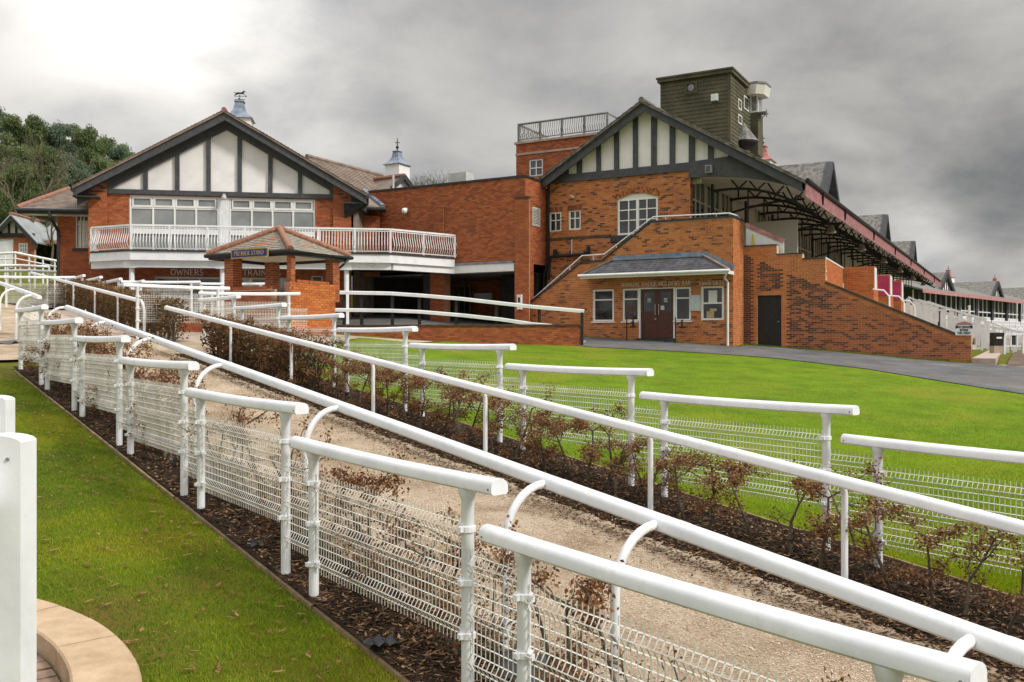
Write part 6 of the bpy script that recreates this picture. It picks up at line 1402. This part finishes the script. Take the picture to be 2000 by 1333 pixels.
for i in range(9): mb = MB(); mb.tube([LB.p(lS(38) + i * .46, 5, za + .06), LB.p(lS(38) + i * .46 + .44, 5, za + .06)], .13, 6); mb.build('ridge_tile', 'ridge_tile', sr)
mb = MB(); a = lS(79)
for i in range(11): mb.prism(LB.p, [(a + i * .2, zb3 - .1), (a + i * .2 + .19, zb3 - .1), (a + i * .2 + .17, zb3 - .28), (a + i * .2 + .1, zb3 - .34), (a + i * .2 + .02, zb3 - .28)], .72, .78)
mb.build('valance', 'red_roof', lb)
mb = MB(); mb.box(LB, lS(67), lS(140), 2.0, 2.1, 3.5, zb3); mb.build('rear_wall', 'void', lb)
for i, (pts, Y, lab) in enumerate((((( -10, 496), (30, 494), (84, 505), (130, 514)), 50, 'white curved rail fence before the small timbered building, higher one'), (((-10, 520), (40, 519), (96, 522)), 44, 'white rail before the small timbered building, lower straight one'), (((-10, 530), (60, 529), (130, 533)), 41, 'white rail running behind the top of the hedge at far left'))):
    L = [((px - 1000) / FPX * Y, Y + .0 * k, (HZ - py) / FPX * Y) for k, (px, py) in enumerate(pts)]; t = thing('rail_fence', lab, 'fence', (L[0][0], Y, L[0][2] - 1.1), 'white rails at the far left')
    mb = MB(); mb.tube(L, .07, 8); mb.tube([(x, y, z - .32) for x, y, z in L], .045, 6) if i == 0 else None; mb.build('rail', 'white_paint', t)
    for k in range(len(L) * 2 - 1):
        A, B = Vector(L[k // 2]), Vector(L[min(len(L) - 1, k // 2 + k % 2)]); p = (A + B) / 2; mb = MB(); mb.tube([(p.x, p.y, p.z - 1.5), tuple(p)], .05, 6); mb.build('post', 'white_paint', t)

# ================================================================== trees
def leaf_quads(mb, c, n, rad, size, tilt=1.0, tint=(0, 1), flat=1.0, out=None, upr=0.0):
    for _ in range(n):
        v = Vector((rnd.gauss(0, 1), rnd.gauss(0, 1), rnd.gauss(0, 1))).normalized() * (rad * rnd.random() ** .45); v.z *= flat
        p = c + v; a = Vector((rnd.gauss(0, 1), rnd.gauss(0, 1), rnd.gauss(0, tilt) + upr)).normalized(); b = a.cross(Vector((rnd.gauss(0, 1), rnd.gauss(0, 1), rnd.gauss(0, 1)))).normalized(); s_ = size * rnd.uniform(.6, 1.3)
        mb.add([tuple(p - a * s_), tuple(p + b * s_ * .3), tuple(p + a * s_), tuple(p - b * s_ * .3)], [(0, 1, 2, 3)], rnd.uniform(*tint))
def pine_mesh(hgt, wid, seed):
    rnd.seed(seed); tr = MB(); n = 10
    path = [(rnd.uniform(-.12, .12) * i / n * 3, rnd.uniform(-.12, .12), hgt * i / n) for i in range(n + 1)]
    tr.tube(path, [.26 * (1 - .85 * i / n) for i in range(n + 1)], 7); cr_ = MB()
    nb = 46
    for i in range(nb):
        f = (i + rnd.random()) / nb; z = hgt * (.22 + .76 * f); w_ = wid * (.3 + .7 * (1 - f) ** .8) * rnd.uniform(.55, 1.1); a = rnd.uniform(0, 6.283)
        tip = Vector((math.cos(a) * w_, math.sin(a) * w_, z + w_ * rnd.uniform(.05, .4))); base = Vector((0, 0, z)); tr.tube([base, base.lerp(tip, .5) + Vector((0, 0, -.05)), tip], [.05, .035, .015], 4)
        t0 = rnd.uniform(0, .45)
        for k in range(5):
            q = base.lerp(tip, .35 + .65 * (k + rnd.random()) / 5); leaf_quads(cr_, q + Vector((0, 0, .1)), 85, .40 + .09 * wid, .13, 1.2, (t0, t0 + .5), .95, upr=1.8)
    leaf_quads(cr_, Vector((0, 0, hgt * .97)), 160, .5, .13, 2.0, (.3, .9), 2.2)
    return tr.mesh('trunk', 'trunk'), cr_
def plant(name, x, y, z, label, cat, group, parts, rot, sc):
    t = thing(name, label, cat, (x, y, z), group, rot); t.scale = (sc[0], sc[0], sc[1])
    for nm, me in parts: link(nm, me, t)
    return t
PM = []
for i, (h_, w_) in enumerate(((15, 2.5), (14, 2.8), (16, 2.1), (12, 2.6))):
    tm, cm = pine_mesh(h_, w_, 40 + i); PM.append((tm, cm.mesh('crown', 'pine_leaf' if i != 1 else 'pine_leaf_blue', fix=False), h_))
rnd.seed(99)
pines = [(-40, 222, 78), (2, 219, 80), (30, 232, 76), (62, 238, 82), (92, 262, 90), (115, 246, 84), (147, 249, 86), (176, 256, 83), (205, 272, 87), (232, 292, 86), (246, 288, 92), (80, 300, 70), (20, 290, 70), (140, 310, 74), (190, 312, 78), (50, 330, 66), (215, 322, 82), (265, 325, 92)]
for i, (px, py, Y) in enumerate(pines):
    x = (px - 1000) / FPX * Y; zt_ = (HZ - py) / FPX * Y; k = i % 4; hh = rnd.uniform(12.5, 15.5); z0 = zt_ - hh
    z0 = min(z0, h1(x, Y)); tm, cm, h_ = PM[k]
    lab = ['tall dense pine', 'bluish green pine', 'slender pine', 'broad pine'][k] + ' of the wood at far left, ' + ['first','second','third','fourth','fifth','sixth','seventh','eighth','ninth','tenth','eleventh','twelfth','thirteenth','fourteenth','fifteenth','sixteenth','seventeenth','eighteenth'][sorted(q[0] for q in pines).index(px)] + ' treetop from the left'
    plant('pine_tree', x, Y, z0, lab, 'tree', 'pines of the wood on the left', (('trunk', tm), ('crown', cm)), rnd.uniform(0, 6), (rnd.uniform(.95, 1.3), (zt_ - z0) / h_))
def bare_tree(hgt, spread, seed, lvl=5, r0=.16):
    rnd.seed(seed); mb = MB()
    def br(p, d, L, r, l):
        q = p + d * L; m = p.lerp(q, .5) + Vector((rnd.gauss(0, 1), rnd.gauss(0, 1), 0)) * L * .05
        mb.tube([p, m, q], [r, r * .8, r * .58], 5 if l > 2 else 3, caps=False)
        if l == 0: return
        for k in range(3 if l < 4 else 4):
            e = Vector((rnd.gauss(0, 1), rnd.gauss(0, 1), rnd.gauss(0, .35))).normalized(); nd = (d * (1 - spread) + e * spread * rnd.uniform(.6, 1.2) + Vector((0, 0, .18))).normalized(); f = rnd.uniform(.5, 1)
            br(p.lerp(q, f), nd, L * rnd.uniform(.55, .82), r * .52, l - 1)
    br(Vector((0, 0, -.3)), Vector((rnd.uniform(-.05, .05), 0, 1)), hgt * .36, r0, lvl); return mb.mesh('branches', 'bark_grey', fix=False)
plain('twig', (.075, .062, .036), (.14, .12, .07), .9, 4)
for i, (px, pt_, pb, Y, lab) in enumerate(((58, 250, 425, 64, 'tall bare deciduous tree in front of the pines'), (100, 345, 430, 62, 'smaller bare brown tree under the pines'), (845, 322, 400, 66, 'bare twiggy tree rising behind the flat brick roof'), (815, 330, 400, 68, 'bare tree half hidden by the cupola, behind the flat roof'), (878, 335, 400, 70, 'thin bare tree beside the air conditioning unit'))):
    x = (px - 1000) / FPX * Y; zt_ = (HZ - pt_) / FPX * Y; z0 = min((HZ - pb) / FPX * Y - 1, zt_ - 4); me = bare_tree(1.0, .5, 300 + i, 5, .015); me.materials.clear(); me.materials.append(MATS['twig'])
    zm = max(v.co.z for v in me.vertices); sc = (zt_ - z0) / zm; plant('bare_tree', x, Y, z0, lab, 'tree', 'bare winter trees', (('branches', me),), rnd.uniform(0, 6), (sc * (.8 if i < 2 else 1.05), sc))
# dark undergrowth below the pines
mb = MB(); rnd.seed(5)
for i in range(260):
    px = rnd.uniform(-60, 290); Y = rnd.uniform(68, 92); x = (px - 1000) / FPX * Y; z0 = h1(x, Y); leaf_quads(mb, Vector((x, Y, z0 + rnd.uniform(.5, 3.4))), 34, 1.1, .3, 1, (0, .6), .8)
structure(mb.build('undergrowth', 'pine_leaf', fix=False), 'stuff')

# ================================================================== beech saplings of the young hedge
def sapling(seed, hgt, leaves, spread=.20):
    rnd.seed(seed); mb = MB(); lf = MB(); tips = []
    def br(p, d, L, r, l):
        pts = [p]; n = 4; q = p; dd = d
        for k in range(n):
            w_ = .15 if l == 3 else .27
            dd = (dd + Vector((rnd.gauss(0, w_), rnd.gauss(0, w_), rnd.gauss(.05, .1) + (.12 if l == 3 else 0)))).normalized(); q = q + dd * L / n; pts.append(q)
        mb.tube(pts, [r * (1 - .55 * k / n) for k in range(n + 1)], 5 if l > 1 else 3, caps=False)
        if l < 2: tips.extend(pts[1:])
        if l == 0: return
        for k in range(6 if l == 3 else 4 if l == 2 else 3):
            e = Vector((rnd.gauss(0, 1), rnd.gauss(0, 1), rnd.gauss(.1, .5))).normalized(); i = rnd.randint(1, n); br(pts[i], (dd * .25 + e + Vector((0, 0, .25))).normalized(), L * rnd.uniform(.28, .48), r * .48, l - 1)
    br(Vector((0, 0, -.08)), Vector((rnd.uniform(-.12, .12), rnd.uniform(-.12, .12), 1)).normalized(), hgt, .0175, 3)
    for _ in range(leaves):
        t_ = rnd.choice(tips)
        if t_.z < hgt * .3: continue
        p = t_ + Vector((rnd.gauss(0, .035), rnd.gauss(0, .035), rnd.gauss(-.01, .035))); a = Vector((rnd.gauss(0, .6), rnd.gauss(0, .6), -rnd.uniform(.2, 1.2))).normalized(); b = a.cross(Vector((rnd.gauss(0, 1), rnd.gauss(0, 1), rnd.gauss(0, 1)))).normalized(); L = rnd.uniform(.018, .034); w_ = L * .38; n_ = a.cross(b) * w_ * .45
        tt = rnd.random(); lf.add([tuple(p), tuple(p + a * L * .5 + b * w_ + n_), tuple(p + a * L), tuple(p + a * L * .5 - b * w_ + n_)], [(0, 1, 2), (0, 2, 3)], tt)
    return mb.mesh('branches', 'bark_grey', fix=False), lf.mesh('dead_leaves', 'dead_leaf', fix=False)
VAR = [(.78, 150, 'nearly bare crooked sapling'), (.86, 1300, 'sapling thick with brown leaves'), (.82, 560, 'thin sapling with few leaves'), (.76, 1500, 'bushy low leafy sapling'), (.90, 800, 'upright sapling leafy at top'), (.80, 70, 'bare twisted sapling')]
SM = [sapling(500 + i, h_, n) for i, (h_, n, _) in enumerate(VAR)]
rnd.seed(21)
def bed(X0, Ya, Yb, step, where, grp, dense_from, weights, zs=1.0):
    Y = Ya; made = []; y0_ = 2.9 if X0 < 6 else 6.2
    while Y < Yb:
        X = X0 + rnd.uniform(-.12, .12) - .77 * Y; k = rnd.choices(range(6), weights)[0]
        if Y > dense_from: k = rnd.choice((1, 3, 3, 4))
        z = h1(X, Y); br_, lf_ = SM[k]; s_ = rnd.uniform(.85, 1.15) * (1.08 if Y > dense_from else 1)
        pn_ = int(min(6, max(0, (Y - y0_) / 1.99)))
        so_ = plant('beech_sapling', X, Y, z, VAR[k][2] + ' ' + where % ORD[pn_], 'sapling', grp, (('branches', br_), ('dead_leaves', lf_)), rnd.uniform(0, 6.28), (s_ * (1.1 if k in (1, 3) else 1), s_ * zs))
        made.append((so_, VAR[k][2], pn_)); Y += step * rnd.uniform(.7, 1.3)
    for key in {m[1:] for m in made}:
        g_ = [m[0] for m in made if m[1:] == key]
        if len(g_) > 1:
            for o_, q_ in zip(g_, ORD): o_['label'] = o_['label'] + ', ' + ('first' if q_ == 'lowest' else q_) + ' uphill'
bed(4.08, 2.9, 16.4, .22, 'behind the %s near wire panel', 'beech saplings between the wire fence and the bark path', 12.5, (4, 2, 4, 1, 3, 4), .92)
bed(8.65, 4.6, 20.0, .26, 'before the %s wire panel by the lawn', 'beech saplings of the hedge along the bright lawn', 12.6, (2, 3, 4, 4, 3, 1), .82)
# clipped older hedge farther up
def hedge(name, label, X0, Ya, Yb, hgt, wid, n):
    t = thing(name, label, 'hedge', (X0 - .77 * Ya, Ya, h1(X0 - .77 * Ya, Ya))); st_ = MB(); lf = MB()
    Y = Ya
    while Y < Yb:
        X = X0 - .77 * Y + rnd.uniform(-.1, .1); z = h1(X, Y)
        for k in range(3): st_.tube([(X, Y, z - .05), (X + rnd.uniform(-.1, .1), Y + rnd.uniform(-.1, .1), z + hgt * .5), (X + rnd.uniform(-.2, .2), Y + rnd.uniform(-.2, .2), z + hgt * rnd.uniform(.8, 1))], [.016, .011, .004], 4, caps=False)
        Y += .14
    for _ in range(n):
        Y = rnd.uniform(Ya, Yb); o_ = rnd.uniform(-wid, wid); X = X0 + o_ - .77 * Y; zr_ = rnd.random() ** .8; p = Vector((X, Y, h1q(X, Y) + hgt * (.08 + .92 * zr_) * (1 - .06 * math.sin(Y * 5))))
        a = Vector((rnd.gauss(0, 1), rnd.gauss(0, 1), rnd.gauss(0, 1))).normalized(); b = a.cross(Vector((rnd.gauss(0, 1), rnd.gauss(0, 1), rnd.gauss(0, 1)))).normalized(); s_ = rnd.uniform(.025, .05)
        lf.add([tuple(p - a * s_), tuple(p + b * s_ * .6), tuple(p + a * s_), tuple(p - b * s_ * .6)], [(0, 1, 2, 3)], rnd.random())
    st_.build('stems', 'bark_grey', t, fix=False); lf.build('dead_leaves', 'hedge_leaf', t, fix=False)
def h1q(x, y):
    return HQ(x, y)
_hx = np.linspace(-45, 20, 66); _hy = np.linspace(0, 45, 46); _HG = H(*np.meshgrid(_hx, _hy))
def HQ(x, y):
    i = min(64, max(0, int((x + 45)))); j = min(44, max(0, int(y))); u = x + 45 - i; v = y - j
    return (_HG[j, i] * (1 - u) + _HG[j, i + 1] * u) * (1 - v) + (_HG[j + 1, i] * (1 - u) + _HG[j + 1, i + 1] * u) * v
hedge('clipped_hedge', 'dense clipped brown beech hedge running up the slope behind the hooped rail', 8.55, 21.8, 33.0, 1.02, .38, 16000)
hedge('clipped_hedge', 'brown leafy end of the beech hedge by the gap, before the brick pier', 8.55, 15.5, 19.8, .90, .28, 4200)

# ================================================================== grass, leaves, chips
def scatter(name, X, Y, off, mat, size, lean, tint, quad=False, wide=.14, up=1.0, kind='stuff'):
    n = len(X); Z = H(X, Y) + off; r = nrs
    a = r.uniform(0, 2 * np.pi, n); s_ = size * r.uniform(.55, 1.35, n)
    wv = np.stack([np.cos(a), np.sin(a), np.zeros(n)], -1) * (s_ * wide)[:, None]
    b = r.uniform(0, 2 * np.pi, n); ln = lean * r.uniform(.1, 1, n)
    tip = np.stack([np.cos(b) * ln, np.sin(b) * ln, np.full(n, up)], -1) * s_[:, None]
    base = np.stack([X, Y, Z], -1)
    if quad:
        mid = base + tip * .5; V = np.stack([base, mid + wv, base + tip, mid - wv], 1); k = 4
    else: V = np.stack([base - wv, base + wv, base + tip], 1); k = 3
    me = bpy.data.meshes.new(name); V = V.reshape(-1, 3)
    me.vertices.add(len(V)); me.vertices.foreach_set('co', V.ravel())
    me.loops.add(n * k); me.loops.foreach_set('vertex_index', np.arange(n * k, dtype=np.int32))
    me.polygons.add(n); me.polygons.foreach_set('loop_start', np.arange(0, n * k, k, dtype=np.int32))
    me.update(calc_edges=True); at = me.attributes.new('tint', 'FLOAT', 'FACE'); at.data.foreach_set('value', np.clip(tint(X, Y, r), 0, 1).astype(np.float32))
    me.materials.append(MATS[mat]); o = link(name, me); o['kind'] = kind; return o
def gn(X, Y, f, ph): return np.sin(X * f + ph + 1.7 * np.sin(Y * f * .6 + ph)) * np.sin(Y * f * .9 + 2 * ph + 1.3 * np.sin(X * f * .7))
# mossy near grass
n = 330000; Y = 3.4 * (19 / 3.4) ** nrs.random(n); lo_ = -.62 * Y; hi_ = 3.51 - .77 * Y; X = lo_ + (hi_ - lo_) * nrs.random(n)
k = (hi_ > lo_) & (np.hypot(X - KC[0], Y - KC[1]) > 3.47) & (Y < 15.6); X, Y = X[k], Y[k]
pt = gn(X, Y, 1.1, .3) + .6 * gn(X, Y, 3.1, 1.2); kk = (nrs.random(len(X)) < .74 + .42 * pt); X, Y, pt = X[kk], Y[kk], pt[kk]
scatter('grass', X, Y, -.043, 'grass_moss', .027, 1.1, lambda X, Y, r: .50 + .38 * pt + r.normal(0, .2, len(X)), wide=.085)
# bright lawn
n = 330000; Y = 5.0 * (34 / 5.0) ** nrs.random(n); X = (9.64 - .77 * Y) + ((.62 * Y) - (9.64 - .77 * Y)) * nrs.random(n)
ed = np.interp(X, [-7, 2.6, 5.9, 8.6, 10.6, 12.7, 26], [34.8, 33.0, 30.6, 28.7, 26.4, 21.4, 12]); k = (Y < ed) & ((.62 * Y) > (9.64 - .77 * Y)); X, Y = X[k], Y[k]
pt2 = gn(X, Y, .7, .9) + .6 * gn(X, Y, 2.3, .2)
scatter('grass', X, Y, .006, 'grass_bright', .034, .9, lambda X, Y, r: .50 + .30 * pt2 + r.normal(0, .18, len(X)), wide=.11)
# dead leaves lying on the near grass
n = 1300; Y = 3.6 * (16 / 3.6) ** nrs.random(n); lo_ = -.6 * Y; hi_ = 3.5 - .77 * Y; X = lo_ + (hi_ - lo_) * nrs.random(n) ** .7; k = (hi_ > lo_) & (np.hypot(X - KC[0], Y - KC[1]) > 3.5); X, Y = X[k], Y[k]
scatter('fallen_leaves', X, Y, -.008, 'dead_leaf', .042, 2.2, lambda X, Y, r: .35 + .6 * r.random(len(X)), True, .33, .25)
def onstrip(n, X0a, X0b, Ya, Yb): Y = Ya * (Yb / Ya) ** nrs.random(n); return X0a + (X0b - X0a) * nrs.random(n) - .77 * Y, Y
for a, b, c, d_, n in ((3.56, 4.75, 2.6, 16.5, 26000), (7.3, 9.5, 3.2, 20, 52000)):
    X, Y = onstrip(n, a, b, c, d_); scatter('leaf_litter', X, Y, .014, 'litter', .034, 2.4, lambda X, Y, r: r.random(len(X)) ** 1.6, True, .32, .4)
X, Y = onstrip(190000, 4.4, 7.45, 2.8, 24); scatter('bark_chips', X, Y, .022, 'chips', .0115, 3.0, lambda X, Y, r: .3 + .5 * r.random(len(X)) + .12 * gn(X, Y, 2.2, .4), True, .36, .4)
X, Y = onstrip(12000, 4.35, 6.8, 2.8, 20); sidek = nrs.random(len(X)); ed_ = np.where(sidek < .5, 4.4 + np.abs(nrs.normal(0, .16, len(X))), 7.45 - np.abs(nrs.normal(0, .22, len(X)))); X = ed_ - .77 * Y
scatter('leaf_litter', X, Y, .034, 'litter', .026, 2.4, lambda X, Y, r: r.random(len(X)), True, .32, .4)
# moss tufts and weeds at the wall foot
n = 5000; t_ = nrs.random(n); X = np.interp(t_, [0, .2, 1], [2.9, 8.6, 15.9]) + nrs.normal(0, .05, n); Y = np.interp(X, [2.9, 8.4, 9.2, 15.9], [36.5, 33.4, 34.7, 30.9]) - np.abs(nrs.normal(0, .06, n))
scatter('wall_foot_moss', X, Y, .03, 'grass_moss', .06, 1.0, lambda X, Y, r: .2 + .5 * r.random(len(X)), wide=.1)
